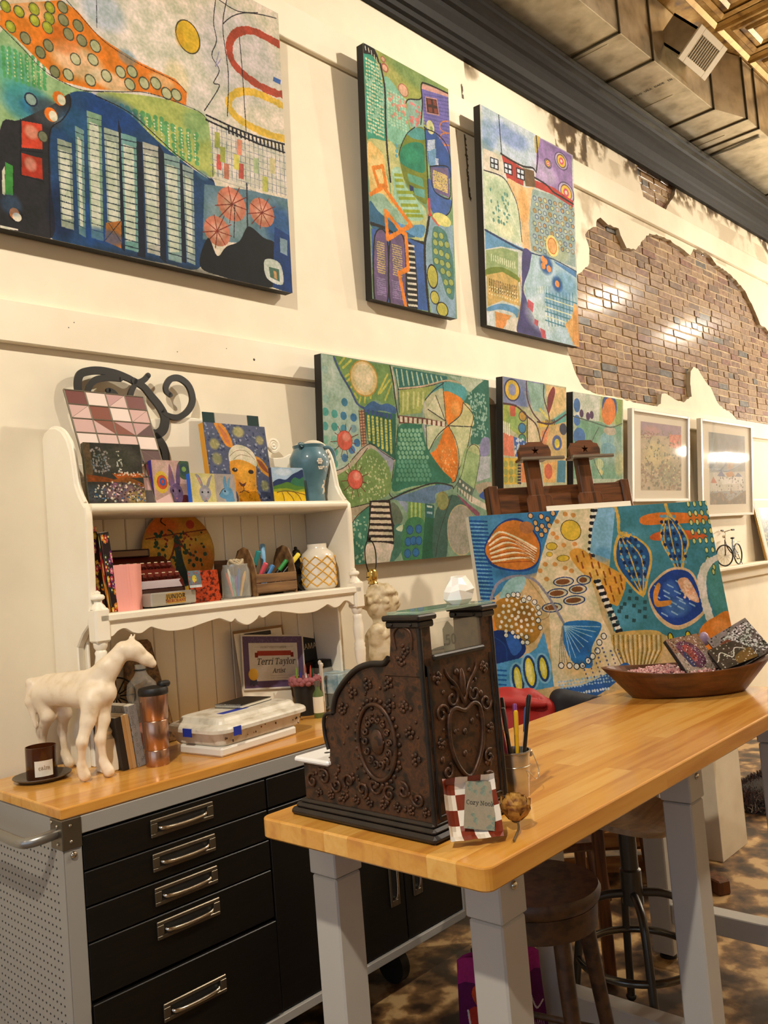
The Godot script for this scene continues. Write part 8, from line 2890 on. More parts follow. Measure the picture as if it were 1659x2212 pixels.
func plastic_boxes() -> void:
	var wb := thing("white_base_box", "flat white plastic tray under the paint stained storage box", "box", V3(1.645, CT, 0.345), 0.12)
	put(MB.new().box(V3(-0.165, 0, -0.09), V3(0.165, 0.028, 0.105), 0.006), "tray_body", mt("tray_white", C("ddd8cc"), 0.45), wb)
	var body_m := tri_mat("box_plastic", ntex("box_n", 256, 0.02, [C("b3a891"), C("cfc7b4"), C("d8d1c0"), C("ddd7c8")], 151, 5, 1.5), V3(3, 3, 3), 0.4)
	var t := thing("storage_box", "translucent white plastic storage box with domed lid and paint stains", "box", V3(1.665, CT + 0.0285, 0.33), 0.12)
	put(loft(0.36, 0.225, 0.03, [0.006, 0.0, 0.0, 0.006, -0.01, 0.05, -0.01, 0.05]), "tub", body_m, t)
	put(loft(0.41, 0.272, 0.05, [0.0, 0.042, 0.0, 0.052, 0.004, 0.058, 0.012, 0.062, 0.03, 0.064, 0.034, 0.072, 0.04, 0.08, 0.05, 0.083]), "lid", body_m, t)
	var bl := mt("blue_tape", C("16309a"), 0.5)
	put(MB.new().box(V3(-0.2065, 0.03, -0.03), V3(-0.204, 0.055, 0.01)), "blue_tape", bl, t)
	put(MB.new().box(V3(-0.15, 0.03, 0.1345), V3(-0.12, 0.056, 0.1375)), "blue_tape", bl, t)
	put(MB.new().box(V3(-0.11, 0.083, 0.02), V3(0.0, 0.0836, 0.05)), "blue_tape", bl, t)
	var sp := MB.new()
	var r := RandomNumberGenerator.new()
	r.seed = 3
	for k in 24:
		sp.sph(V3(r.randf_range(-0.17, 0.17), r.randf_range(0.006, 0.045), 0.119 + 0.0), V3(0.0015, 0.002, 0.0012) * r.randf_range(0.7, 2.4), 6, 4)
	var so := put(sp, "paint_spots", mt("paint_spot", C("4a3a30"), 0.5), t)
	so.set_meta("kind", "stuff")
	put(MB.new().sph(V3(-0.02, 0.03, 0.1215), V3(0.003, 0.003, 0.0015), 8, 6), "red_spot", mt("red_paint", C("a8321e"), 0.5), t)
	# spiral notebook on the lid
	var nb := thing("notebook", "black spiral notebook lying on the storage box lid", "notebook", V3(1.71, CT + 0.1125, 0.3), 0.25)
	put(MB.new().box(V3(-0.075, 0.001, -0.055), V3(0.075, 0.009, 0.055)), "pages", mt("paper", C("e4dcc8"), 0.8), nb)
	put(MB.new().box(V3(-0.077, 0.009, -0.057), V3(0.077, 0.0105, 0.057)), "cover", mt("nb_black", C("15120f"), 0.4), nb)
	put(MB.new().box(V3(-0.077, 0.0, -0.057), V3(0.077, 0.001, 0.057)), "cover", mt("nb_black", C("15120f"), 0.4), nb)
	for k in 16:
		var lo := []
		for i in 10:
			var a := TAU * i / 10
			lo.append(V3(-0.077 + 0.006 * cos(a), 0.006 + 0.006 * sin(a), -0.05 + k * 0.0066))
		put(MB.new().tube(lo, 0.0008, 5, true), "wire_loop", mats["zinc"], nb)

func paper_things() -> void:
	var paper := mt("paper", C("e4dcc8"), 0.8)
	# clipboard with certificate
	var cb := thing("clipboard", "clipboard with white paper leaning behind the certificate", "clipboard", V3(1.97, CT + 0.002, 0.12), -0.02)
	cb.rotation.x = -0.14
	put(MB.new().box(V3(-0.115, 0.0, -0.006), V3(0.115, 0.335, -0.003), 0.001), "board", mt("hardboard", C("8a6a42"), 0.6), cb)
	put(MB.new().box(V3(-0.113, 0.01, -0.003), V3(0.105, 0.325, -0.0015)), "sheet", paper, cb)
	put(MB.new().box(V3(-0.07, 0.305, -0.002), V3(0.05, 0.32, 0.006), 0.002), "clip", mats["black_plastic"], cb)
	var ct := thing("certificate", "certificate with violet border, red ribbon and gold seal", "certificate", V3(2.0, CT + 0.105, 0.112), -0.02)
	ct.rotation.x = -0.14
	ct.rotation.z = -0.12
	var st := [["p", "6a5474", [25, 30, 975, 30, 975, 970, 25, 970]], ["p", "e6ddcc", [110, 150, 890, 150, 890, 850, 110, 850]], ["s", "84708c", 30, 40, 970, 140, 90, 7], ["p", "b0402c", [240, 300, 780, 300, 780, 390, 240, 390]], ["p", "8c2c1e", [200, 330, 250, 330, 250, 420, 200, 420]], ["p", "8c2c1e", [770, 330, 820, 330, 820, 420, 770, 420]], ["l", "b5a892", 5, [200, 230, 820, 230]], ["l", "9c907c", 4, [430, 760, 820, 760]], ["l", "9c907c", 4, [430, 800, 700, 800]]]
	var fm := print_mat("cert_p", picture("cert", 288, 224, "e4dbc9", st, 0.05, 51), 0.6)
	var fb := MB.new()
	fb.quad(V3(-0.145, 0, 0.0008), V3(0.145, 0, 0.0008), V3(0.145, 0.2, 0.0008), V3(-0.145, 0.2, 0.0008), false, V3(0, 0, 1))
	put(fb, "print", fm, ct)
	put(MB.new().box(V3(-0.145, 0, 0), V3(0.145, 0.2, 0.0006)), "sheet", paper, ct)
	var ink := mt("ink_black", C("14120f"), 0.6)
	text("Terri Taylor", 0.031, ink, ct, V3(0.01, 0.1, 0.0014), Basis(Vector3.BACK, 0.0) * Basis(V3(1, 0, 0), V3(0.25, 1, 0), V3(0, 0, 1)), "Droid Serif")
	text("Artist", 0.022, ink, ct, V3(0.02, 0.066, 0.0014), Basis(V3(1, 0, 0), V3(0.25, 1, 0), V3(0, 0, 1)), "Droid Serif")
	text("FRONT STREET CORNER", 0.0115, mt("cert_grey", C("a89a8a"), 0.7), ct, V3(0, 0.153, 0.0014))
	var seal := MB.new()
	seal.xf = Transform3D(Basis(Vector3.RIGHT, PI / 2), V3(-0.098, 0.055, 0.001))
	seal.lathe([Vector2(0.022, 0), Vector2(0.022, 0.0008), Vector2(0.018, 0.0014), Vector2(0, 0.0012)], 24)
	put(seal, "gold_seal", mt("gold", C("c39a3c"), 0.3, 0.7), ct)
	put(MB.new().prism(PackedVector2Array([Vector2(-0.112, 0.04), Vector2(-0.085, 0.04), Vector2(-0.08, 0.015), Vector2(-0.09, 0.021), Vector2(-0.098, 0.012), Vector2(-0.105, 0.02), Vector2(-0.116, 0.014)]), 0.0008, 0.0013), "seal_ribbon", mt("navy", C("26284a"), 0.5), ct)
	var bk := thing("black_book", "black book with pale lettering beside the certificate", "book", V3(2.225, CT, 0.07), 0.0)
	bk.rotation.x = -0.1
	put(MB.new().box(V3(-0.045, 0, -0.02), V3(0.045, 0.285, 0), 0.001), "cover", mt("book_black", C("17130f"), 0.35), bk)
	text("LLAMA", 0.03, mt("book_pale", C("c9b896"), 0.5), bk, V3(0.0, 0.232, 0.0008))
	put(MB.new().box(V3(-0.02, 0.09, 0), V3(0.03, 0.17, 0.0006)), "cover_picture", mt("book_brown", C("6a4426"), 0.5), bk)
	# cup of pens with a pink frilled band
	var cp := thing("brush_pot", "dark pot of pencils with a pink frilled band", "pot", V3(2.085, CT, 0.18))
	put(MB.new().lathe([Vector2(0, 0), Vector2(0.038, 0), Vector2(0.042, 0.12), Vector2(0.039, 0.12), Vector2(0.036, 0.01), Vector2(0, 0.008)], 28), "pot_wall", mats["black_plastic"], cp)
	var fr := MB.new()
	for k in 40:
		var a := TAU * k / 40
		fr.sph(V3(0.05 * cos(a), 0.125 + 0.007 * sin(k * 2.3), 0.05 * sin(a)), V3(0.013, 0.011, 0.013), 7, 5)
	put(fr, "frilled_band", mt("frill_pink", C("9a5a5c"), 0.8), cp)
	var pc := ["d8a42a", "2a5a3a", "c04a3a", "e8e0d0", "3a3a8a", "7a9a3a"]
	for k in 9:
		var a := TAU * k / 9
		var p0 := V3(2.085 + 0.02 * cos(a), CT + 0.012, 0.18 + 0.02 * sin(a))
		var top := V3(0.012 * cos(a), 0.145 + 0.012 * (k % 3), 0.012 * sin(a))
		var o := tag(put(MB.new().tube([Vector3.ZERO, top * 0.9, top], [0.0038, 0.0038, 0.001], 6), "pencil", mt("pc_" + pc[k % 6], C(pc[k % 6]), 0.5)), ["mustard", "dark green", "red", "white", "blue", "olive"][k % 6] + (" pencil at the rim" if k < 6 else " pencil further back") + " of the dark frilled pot", "pencil", "pencils in the frilled pot")
		o.position = p0
	for k in 2:
		var o := tag(put(MB.new().lathe([Vector2(0, 0), Vector2(0.004, 0), Vector2(0.004, 0.17), Vector2(0.007, 0.176), Vector2(0.007, 0.184), Vector2(0, 0.19)], 10), "glue_stick", mt("glue_white", C("d8d0c0"), 0.4)), ["slim white rod left of the green bottle", "slim white rod right of the green bottle"][k], "rod", "white rods by the green bottle")
		o.position = V3([2.115, 2.165][k], CT, [0.245, 0.18][k])
	var gb := thing("green_bottle", "small green bottle with white label beside the storage box", "bottle", V3(2.06, CT, 0.275))
	put(MB.new().lathe([Vector2(0, 0), Vector2(0.018, 0), Vector2(0.019, 0.003), Vector2(0.019, 0.085), Vector2(0.009, 0.1), Vector2(0.009, 0.112), Vector2(0, 0.112)], 24), "bottle", mt("green_glass", C("5a6a3a"), 0.2), gb)
	put(MB.new().cyl(0.0194, 0.018, 0.075, 24), "label", paper, gb)
	put(MB.new().cyl(0.0105, 0.112, 0.13, 18), "cap", mt("pewter", C("6f665a"), 0.4, 0.5), gb)
	var tb := thing("teal_box", "clear box with pale blue marbled lid beside the hutch post", "box", V3(2.235, CT, 0.2), 0.1)
	put(MB.new().box(V3(-0.065, 0.06, -0.05), V3(0.065, 0.135, 0.06), 0.003), "marbled_lid", tri_mat("marble_blue", ntex("mb_n", 128, 0.03, [C("7a9aa6"), C("a8bcc0"), C("c8d0cc")], 161, 4, 1.5), V3(5, 5, 5), 0.3), tb)
	put(MB.new().box(V3(-0.062, 0.0, -0.048), V3(0.062, 0.06, 0.057), 0.003), "clear_base", glass("box_clear", C("c8d0c8"), 0.25), tb)
	var jr := thing("lidded_jar", "frosted glass jar with black lid behind the pale blue box", "jar", V3(2.245, CT, 0.105))
	put(MB.new().lathe([Vector2(0, 0), Vector2(0.04, 0), Vector2(0.042, 0.005), Vector2(0.042, 0.14), Vector2(0.034, 0.152), Vector2(0, 0.152)], 28), "jar_wall", mt("frosted", C("9a958a"), 0.3), jr)
	put(MB.new().lathe([Vector2(0.034, 0.15), Vector2(0.037, 0.15), Vector2(0.037, 0.175), Vector2(0.034, 0.178), Vector2(0, 0.178)], 28), "lid", mats["black_plastic"], jr)

func bust_lamp() -> void:
	# plaster cherub made into a lamp, on a dark stand to the right of the hutch
	var m := tri_mat("bust_plaster", ntex("bust_n", 256, 0.02, [C("b09a72"), C("cdbb98"), C("d8c8a8")], 171, 5, 1.3), V3(4, 4, 4), 0.5)
	var base := V3(2.425, 1.135, 0.27)
	var t := thing("cherub_lamp", "plaster cherub bust lamp base with curly hair behind the register", "lamp", base)
	var r := RandomNumberGenerator.new()
	r.seed = 22
	var bones := [[V3(0, 0.0, 0), V3(0, 0.05, 0), 0.085, 0.08], [V3(0.0, 0.06, 0), V3(0.0, 0.12, 0.01), 0.075, 0.045], [V3(-0.05, 0.06, 0.02), V3(-0.06, 0.1, 0.03), 0.04, 0.035], [V3(0.05, 0.06, 0.02), V3(0.06, 0.1, 0.03), 0.04, 0.035], [V3(0, 0.12, 0.01), V3(0, 0.18, 0.01), 0.04, 0.05], [V3(0, 0.2, 0.01), V3(0, 0.24, 0.01), 0.068, 0.062]]
	for k in 60:
		var a := r.randf() * TAU
		var p := r.randf_range(-0.5, 1.4)
		var d := V3(cos(a) * cos(p), sin(p), sin(a) * cos(p))
		var c := V3(0, 0.225, 0.008) + d * 0.068
		bones.append([c, c + V3(r.randf_range(-0.02, 0.02), r.randf_range(-0.015, 0.015), r.randf_range(-0.02, 0.02)), 0.017, 0.01])
	for k in 14:
		var a := TAU * k / 14
		bones.append([V3(cos(a) * 0.075, 0.085 + 0.01 * sin(k * 2.0), sin(a) * 0.06 + 0.01), V3(cos(a + 0.4) * 0.08, 0.075, sin(a + 0.4) * 0.062 + 0.01), 0.015, 0.012])
	var bm := body(bones, 0.0062, 0.006)
	var bo := put(bm, "bust", m, t)
	bo.scale = Vector3.ONE * 0.9
	var br := mt("brass", C("c9a85a"), 0.2, 0.9)
	put(MB.new().at(-0.03, 0.27, 0).lathe([Vector2(0.012, 0), Vector2(0.02, 0.004), Vector2(0.016, 0.012), Vector2(0.021, 0.02), Vector2(0.022, 0.045), Vector2(0.017, 0.058), Vector2(0.012, 0.062), Vector2(0, 0.062)], 20), "socket", br, t)
	put(MB.new().at(-0.03, 0.2, 0).cyl(0.006, 0, 0.08, 10), "pipe", br, t)
	var dkw := mt("dark_wire", C("241f19"), 0.45, 0.6)
	var hp := []
	for q in [[-0.016, 0.345], [-0.028, 0.38], [-0.03, 0.43], [-0.018, 0.465], [0.0, 0.475], [0.018, 0.465], [0.03, 0.43], [0.028, 0.38], [0.016, 0.345]]:
		hp.append(V3(q[0] - 0.03, q[1] - 0.03, 0))
	put(MB.new().tube(curve(hp, 4), 0.0024, 6), "harp", dkw, t)
	put(MB.new().at(-0.03, -0.03, 0).lathe([Vector2(0, 0.472), Vector2(0.005, 0.474), Vector2(0.009, 0.484), Vector2(0.005, 0.494), Vector2(0, 0.496)], 12), "finial", dkw, t)
	put(MB.new().cbox(V3(-0.055, 0.3, 0), V3(0.012, 0.004, 0.004)), "switch_key", dkw, t)
	var wn := mt("stand_dark", C("1d1813"), 0.45)
	put(MB.new().lathe([Vector2(0, -0.1845), Vector2(0.07, -0.1845), Vector2(0.072, -0.16), Vector2(0.045, -0.14), Vector2(0.03, -0.1), Vector2(0.05, -0.06), Vector2(0.068, -0.045), Vector2(0.07, -0.03), Vector2(0.05, -0.02), Vector2(0.05, 0.02)], 28), "plinth", wn, t)

const EA := Vector3(2.86147, 1.65145, 0.4114)
const EU := Vector3(0.885634, 0.0, 0.464383)
const ED := Vector3(-0.064801, -0.990216, 0.123584)

func easel() -> void:
	var en := ED.cross(EU).normalized()
	var ph := picture("seabed", 720, 540, "cfae78", ART.seabed, 0.24, 61)
	canvas("shell_painting", "large blue and ochre canvas of shells and sea pods on the easel", "", EA, EU, ED, 1.229, 0.914, 0.035, print_mat("seabed_p", ph, 0.6), mt("canvas_white", C("ddd6c6"), 0.7))
	var t := thing("easel", "heavy walnut studio easel with two masts and star cut clamps", "easel", V3(EA.x, 0, EA.z) + EU * 0.6)
	var w: Material = mats["walnut"]
	var wa: Material = mats["walnut_across"]
	# local frame of the easel: x along the painting, y up along its lean, z out of it
	var bs := Basis(EU, -ED, en)
	var fr := Node3D.new()
	fr.name = "upright_frame"
	t.add_child(fr)
	fr.transform = t.transform.affine_inverse() * Transform3D(bs, EA)
	for u in [0.345, 0.605]:
		var ms := put(MB.new().box(V3(u, -1.63, -0.085), V3(u + 0.068, 0.26, -0.05), 0.004), "mast", w, fr)
		put(MB.new().box(V3(u - 0.035, 0.245, -0.09), V3(u + 0.105, 0.258, -0.02), 0.003), "clamp_lip", wa, ms)
		put(MB.new().box(V3(u - 0.048, 0.236, -0.022), V3(u + 0.17, 0.25, 0.0), 0.003), "clamp_lip", mt("lip_steel", C("8a8276"), 0.35, 0.7), ms)
		var bp := PackedVector2Array()
		for q in [[-0.02, 0.258], [0.135, 0.258], [0.14, 0.29], [0.13, 0.318], [0.11, 0.322], [0.1, 0.335], [0.03, 0.335], [0.02, 0.322], [-0.005, 0.32], [-0.022, 0.295]]:
			bp.append(Vector2(u + q[0], q[1]))
		var star := PackedVector2Array()
		for k in 10:
			var a := TAU * k / 10 + 0.3
			var rad := 0.02 if k % 2 == 0 else 0.008
			star.append(Vector2(u + 0.06 + cos(a) * rad, 0.293 + sin(a) * rad))
		put(MB.new().prism(bridged(bp, [star]), -0.085, -0.062), "clamp_block", wa, ms)
		put(MB.new().box(V3(u, 0.262, -0.09), V3(u + 0.12, 0.33, -0.0855)), "clamp_back", wa, ms)
		var cp := PackedVector2Array()
		for q in [[-0.03, -0.1], [0.1, -0.1], [0.1, 0.07], [0.088, 0.085], [-0.018, 0.085], [-0.03, 0.07]]:
			cp.append(Vector2(u + q[0], q[1]))
		put(MB.new().prism(cp, -0.052, -0.045, 0.002), "collar", w, ms)
	put(MB.new().box(V3(0.19, -0.1, -0.125), V3(0.85, 0.135, -0.09), 0.004), "crossbar", wa, fr)
	for u in [0.155, 0.84]:
		put(MB.new().box(V3(u, -1.62, -0.14), V3(u + 0.045, 0.145, -0.08), 0.004), "side_post", w, fr)
	put(MB.new().box(V3(0.155, -0.97, -0.08), V3(0.885, -0.916, 0.03), 0.004), "painting_tray", wa, fr)
	put(MB.new().box(V3(0.155, -1.35, -0.135), V3(0.885, -1.28, -0.09), 0.004), "crossbar", wa, fr)
	for u in [-0.45, 0.245]:
		var ft := MB.new()
		ft.xf = Transform3D(Basis(EU, Vector3.UP, EU.cross(Vector3.UP)), EU * u)
		ft.box(V3(0, 0.0, -0.2), V3(0.06, 0.06, 0.3), 0.006)
		put(ft, "foot", w, t)
	# a white board peeping out behind the painting
	var wb := MB.new()
	canvas("white_canvas", "blank white canvas peeping out behind the shell painting", "", EA + EU * 0.4 - en * 0.0365 - ED * 0.03, EU, ED, 0.44, 0.6, 0.006, mt("canvas_blank", C("e6dfd0"), 0.7), mt("canvas_white", C("ddd6c6"), 0.7), "canvas")

func chair_and_coat() -> void:
	var base := V3(2.62, 0, 0.8)
	var t := thing("side_chair", "dark wooden chair behind the work table under a coat", "chair", base, -0.815)
	var w: Material = mats["walnut"]
	for q in [[-0.19, -0.19], [0.15, -0.19], [-0.19, 0.15], [0.15, 0.15]]:
		put(MB.new().box(V3(q[0], 0, q[1]), V3(q[0] + 0.04, 0.43 if q[1] < 0 else 0.93, q[1] + 0.03), 0.004), "leg", w, t)
	put(MB.new().box(V3(-0.2, 0.43, -0.2), V3(0.2, 0.46, 0.145), 0.008), "seat", w, t)
	for y in [0.62, 0.75, 0.87]:
		put(MB.new().box(V3(-0.15, y, 0.155), V3(0.15, y + 0.05, 0.175), 0.004), "back_slat", w, t)
	var coat := thing("red_coat", "red and black jacket thrown over the chair behind the table", "jacket", base, -0.815)
	var rb := []
	for k in 9:
		var x := -0.2 + k * 0.03
		var top := 0.965 + 0.022 * sin(k * 0.45) - 0.02 * maxf(0.0, k - 6.0) / 3.0
		var rad := 0.028 + 0.006 * sin(k * 2.3)
		rb.append([V3(x, top, 0.165 + 0.012 * sin(k * 1.7)), V3(x - 0.02, 0.6 + 0.05 * (k % 2), 0.225 + 0.02 * sin(k * 2.1)), rad, 0.024])
		rb.append([V3(x, top, 0.16), V3(x, 0.7, 0.11), rad, 0.024])
	rb.append([V3(-0.16, 0.985, 0.2), V3(0.02, 0.96, 0.21), 0.02, 0.012])
	put(body(rb, 0.01, 0.018), "shell", mt("red_cloth", C("a31d18"), 0.6), coat)
	var bb := []
	for k in 6:
		var x := 0.085 + k * 0.03
		bb.append([V3(x, 0.965 - 0.009 * k, 0.165), V3(x + 0.01, 0.6, 0.2), 0.034 - 0.002 * (k % 2), 0.026])
		bb.append([V3(x, 0.965 - 0.009 * k, 0.16), V3(x, 0.7, 0.12), 0.03, 0.024])
	put(body(bb, 0.01, 0.02), "lining", mt("black_cloth", C("161318"), 0.7), coat)

func stools() -> void:
	var sw := tri_mat("stool_wood", ntex("stool_n", 256, 0.02, [C("22140a"), C("3c2614"), C("543820"), C("46301c")], 181, 5, 1.5), V3(4, 4, 4), 0.45)
	var t := thing("round_stool", "worn dark wooden stool with round seat under the table", "stool", V3(1.84, 0, 1.31))
	put(MB.new().lathe([Vector2(0, 0.605), Vector2(0.15, 0.6), Vector2(0.162, 0.612), Vector2(0.166, 0.63), Vector2(0.16, 0.642), Vector2(0.1, 0.638), Vector2(0, 0.632)], 40), "seat", sw, t)
	put(MB.new().lathe([Vector2(0.13, 0.545), Vector2(0.15, 0.545), Vector2(0.155, 0.603), Vector2(0.12, 0.603)], 36), "skirt", sw, t)
	for k in 4:
		var a := TAU * k / 4 + 0.55
		var d := V3(cos(a), 0, sin(a))
		put(MB.new().tube([d * 0.125 + V3(0, 0.6, 0), d * 0.14 + V3(0, 0.45, 0), d * 0.2], [0.02, 0.021, 0.015], 10), "leg", sw, t)
	for k in 4:
		var a := TAU * k / 4 + 0.55
		var a2 := a + TAU / 4
		put(MB.new().tube([V3(cos(a) * 0.175, 0.2 + 0.03 * (k % 2), sin(a) * 0.175), V3(cos(a2) * 0.175, 0.2 + 0.03 * (k % 2), sin(a2) * 0.175)], 0.009, 8), "rung", sw, t)
	var st := mt("stool_steel", C("4a4640"), 0.35, 0.7)
	var s := thing("drafting_stool", "steel drafting stool with foot ring and moulded wooden seat", "stool", V3(2.375, 0, 1.285))
	# saddle seat
	var seat := MB.new()
	var N := 20
	var g := func(i: int, j: int, under: bool) -> Vector3:
		var a := TAU * j / N
		var rr := i / 6.0
		var x := cos(a) * rr * 0.165
		var z := sin(a) * rr * 0.15
		return V3(x, 0.655 + 0.028 * pow(absf(x) / 0.165, 2.0) - 0.012 * z / 0.15 - (0.016 if under else 0.0), z)
	for under in [false, true]:
		for i in 6:
			for j in N:
				seat.quad(g.call(i, j, under), g.call(i, j + 1, under), g.call(i + 1, j + 1, under), g.call(i + 1, j, under), false, V3(0, -1 if under else 1, 0))
	for j in N:
		seat.quad(g.call(6, j, false), g.call(6, j + 1, false), g.call(6, j + 1, true), g.call(6, j, true), false, g.call(6, j, false) * V3(1, 0, 1))
	put(seat, "seat", tri_mat("ply", ntex("ply_n", 256, 0.02, [C("7a6248"), C("94795a"), C("a58a6a")], 183, 4, 1.3), V3(1.2, 6, 6), 0.3), s)
	put(MB.new().lathe([Vector2(0, 0.4), Vector2(0.032, 0.4), Vector2(0.032, 0.5), Vector2(0.026, 0.505), Vector2(0.026, 0.63), Vector2(0.07, 0.638), Vector2(0.07, 0.645), Vector2(0, 0.645)], 24), "column", st, s)
	for k in 4:
		var a := TAU * k / 4 + 0.9
		var d := V3(cos(a), 0, sin(a))
		put(MB.new().tube(curve([d * 0.03 + V3(0, 0.43, 0), d * 0.09 + V3(0, 0.425, 0), d * 0.14 + V3(0, 0.4, 0), d * 0.165 + V3(0, 0.33, 0), d * 0.19 + V3(0, 0.18, 0), d * 0.215 + V3(0, 0.012, 0)], 5), 0.0125, 12), "leg", st, s)
		put(MB.new().sph(d * 0.216 + V3(0, 0.014, 0), V3(0.017, 0.014, 0.017), 12, 8), "rubber_foot", mats["black_plastic"], s)
	put(MB.new().tube(ring(0.178, 0.245, 48), 0.011, 12, true), "foot_ring", mt("ring_steel", C("5a554c"), 0.25, 0.85), s)

func floor_things() -> void:
	# flowered bag
	var st := [["c", "b8307a", [0, 0, 1000, 0, 1000, 160, 0, 200]], ["e", "e0562a", 330, 300, 180, 120], ["c", "c23a2a", [120, 420, 500, 360, 760, 430, 720, 620, 420, 700, 160, 620]], ["e", "e8a83a", 360, 540, 120, 60], ["e", "2a1420", 600, 500, 60, 40], ["k", "eae0dc", 22, [100, 430, 160, 640, 400, 720, 560, 660, 760, 640]], ["g", "8a7a90", 100, 740, 900, 980, 7, 4, 22, 16], ["e", "e0562a", 760, 860, 190, 150], ["k", "eae0dc", 20, [820, 330, 880, 460, 980, 420]], ["k", "eae0dc", 18, [60, 780, 120, 880, 90, 1000]], ["e", "3a7a4a", 480, 880, 60, 40], ["g", "d8c2cc", 800, 500, 960, 640, 6, 1, 5, 40]]
	var bm := print_mat("bag_print", picture("bag", 256, 320, "6a1c56", st, 0.15, 71), 0.6)
	var bg := thing("flowered_bag", "purple cloth bag with orange flowers on the floor under the table", "bag", V3(1.985, 0, 1.055), -0.75)
	var b := MB.new()
	var pt := func(u: float, v: float, front: bool) -> Vector3:
		var bul := sin(PI * u) * (1.0 - 0.55 * v)
		return V3((u - 0.5) * 0.27 * (1.0 - 0.12 * v), v * (0.33 + 0.02 * sin(u * 9.0)), (0.07 if front else -0.07) * bul + (0.012 * sin(u * 14.0 + v * 5.0) * v))
	for front in [true, false]:
		for i in 12:
			for j in 12:
				var u0 := i / 12.0
				var v0 := j / 12.0
				var u1 := (i + 1) / 12.0
				var v1 := (j + 1) / 12.0
				var nn := V3(0, 0, 1 if front else -1)
				var k0 := b.vert(pt.call(u0, v0, front), nn, Vector2(u0, 1 - v0))
				var k1 := b.vert(pt.call(u1, v0, front), nn, Vector2(u1, 1 - v0))
				var k2 := b.vert(pt.call(u1, v1, front), nn, Vector2(u1, 1 - v1))
				var k3 := b.vert(pt.call(u0, v1, front), nn, Vector2(u0, 1 - v1))
				b.tri(k0, k1, k2)
				b.tri(k0, k2, k3)
	put(b, "cloth", bm, bg)
	for s in [-1.0, 1.0]:
		put(MB.new().tube(curve([V3(-0.06, 0.3, s * 0.015), V3(-0.05, 0.36, s * 0.03), V3(0.0, 0.375, s * 0.05), V3(0.05, 0.355, s * 0.04), V3(0.06, 0.3, s * 0.015)], 5), 0.01, 8, false, 0.4), "strap", mt("bag_strap", C("7a1f52"), 0.7), bg)
	# power strip
	var ps := thing("power_strip", "white power strip with black plugs on the floor behind the cabinet", "power strip", V3(2.47, 0, 0.605), 0.3)
	put(MB.new().box(V3(-0.12, 0, -0.025), V3(0.12, 0.035, 0.025), 0.006), "housing", mt("strip_white", C("c9bda6"), 0.5), ps)
	put(MB.new().box(V3(-0.075, 0.035, -0.018), V3(-0.045, 0.09, 0.018), 0.004), "plug", mats["black_plastic"], ps)
	put(MB.new().tube(curve([V3(-0.06, 0.09, 0), V3(-0.055, 0.14, -0.01), V3(-0.02, 0.2, 0.01), V3(0.0, 0.28, 0.0)], 6), 0.005, 8), "cable", mats["black_plastic"], ps)
	put(MB.new().box(V3(0.02, 0.035, -0.018), V3(0.05, 0.075, 0.018), 0.004), "plug", mats["black_plastic"], ps)
	put(MB.new().sph(V3(0.0, 0.285, 0.0), V3(0.012, 0.014, 0.012), 10, 8), "cable_end", mt("strip_white", C("c9bda6"), 0.5), ps)
	# crate
	var cr := thing("slatted_crate", "orange stained slatted wooden crate beyond the stools", "crate", V3(3.52, 0, 0.46), -0.92)
	var pn: Material = mats["pine"]
	for y in [0.02, 0.13]:
		put(MB.new().box(V3(-0.3, y, 0.14), V3(0.3, y + 0.07, 0.155), 0.003), "rail", pn, cr)
	put(MB.new().box(V3(-0.3, 0.5, 0.14), V3(0.3, 0.56, 0.155), 0.003), "rail", pn, cr)
	for k in 6:
		put(MB.new().box(V3(-0.3 + k * 0.112, 0.2, 0.125), V3(-0.26 + k * 0.112, 0.5, 0.14), 0.003), "slat", pn, cr)
	for sx in [-0.3, 0.265]:
		for sz in [-0.15, 0.105]:
			put(MB.new().box(V3(sx, 0.0, sz), V3(sx + 0.035, 0.56, sz + 0.035), 0.003), "corner_post", pn, cr)
	put(MB.new().box(V3(-0.29, 0.16, -0.13), V3(0.29, 0.18, 0.12), 0.003), "shelf_board", pn, cr)
	put(MB.new().box(V3(-0.28, 0.02, -0.14), V3(0.28, 0.55, -0.13), 0.002), "back_board", pn, cr)
	# plastic bin
	var bn := thing("plastic_bin", "clear plastic bin with a red label on the floor beside the crate", "bin", V3(3.56, 0, 0.82), -0.92)
	var cl := mt("bin_plastic", C("a89c88"), 0.3)
	put(MB.new().box(V3(-0.11, 0.0, -0.06), V3(0.11, 0.075, 0.06), 0.018), "tub", cl, bn)
	put(MB.new().box(V3(-0.118, 0.072, -0.066), V3(0.118, 0.085, 0.066), 0.004), "lid", cl, bn)
	put(MB.new().box(V3(-0.1, 0.02, 0.06), V3(-0.03, 0.06, 0.0608)), "label", mt("label_red", C("8a2416"), 0.5), bn)
	# white pedestal
	var pd := thing("display_plinth", "plain white display plinth standing beyond the work table", "plinth", V3(3.99, 0, 0.79))
	put(MB.new().box(V3(-0.148, 0, -0.145), V3(0.148, 0.62, 0.145), 0.002), "column", tri_mat("plinth_white", ntex("plinth_n", 128, 0.02, [C("d3c6ac"), C("dccfb6"), C("e0d5be")], 191, 4), V3(2, 2, 2), 0.6), pd)
	put(MB.new().box(V3(-0.15, 0.62, -0.147), V3(0.15, 0.632, 0.147), 0.002), "top_board", mats["pine"], pd)
	# shaggy rug heap
	var rug := MB.new()
	var r := RandomNumberGenerator.new()
	r.seed = 77
	var mm := MultiMesh.new()
	mm.transform_format = MultiMesh.TRANSFORM_3D
	mm.use_colors = true
	var tuft := MB.new()
	tuft.tube([V3(0, 0, 0), V3(0.002, 0.025, 0), V3(0.012, 0.045, 0.004)], [0.004, 0.003, 0.0008], 5)
	mm.mesh = tuft.mesh()
	mm.instance_count = 5200
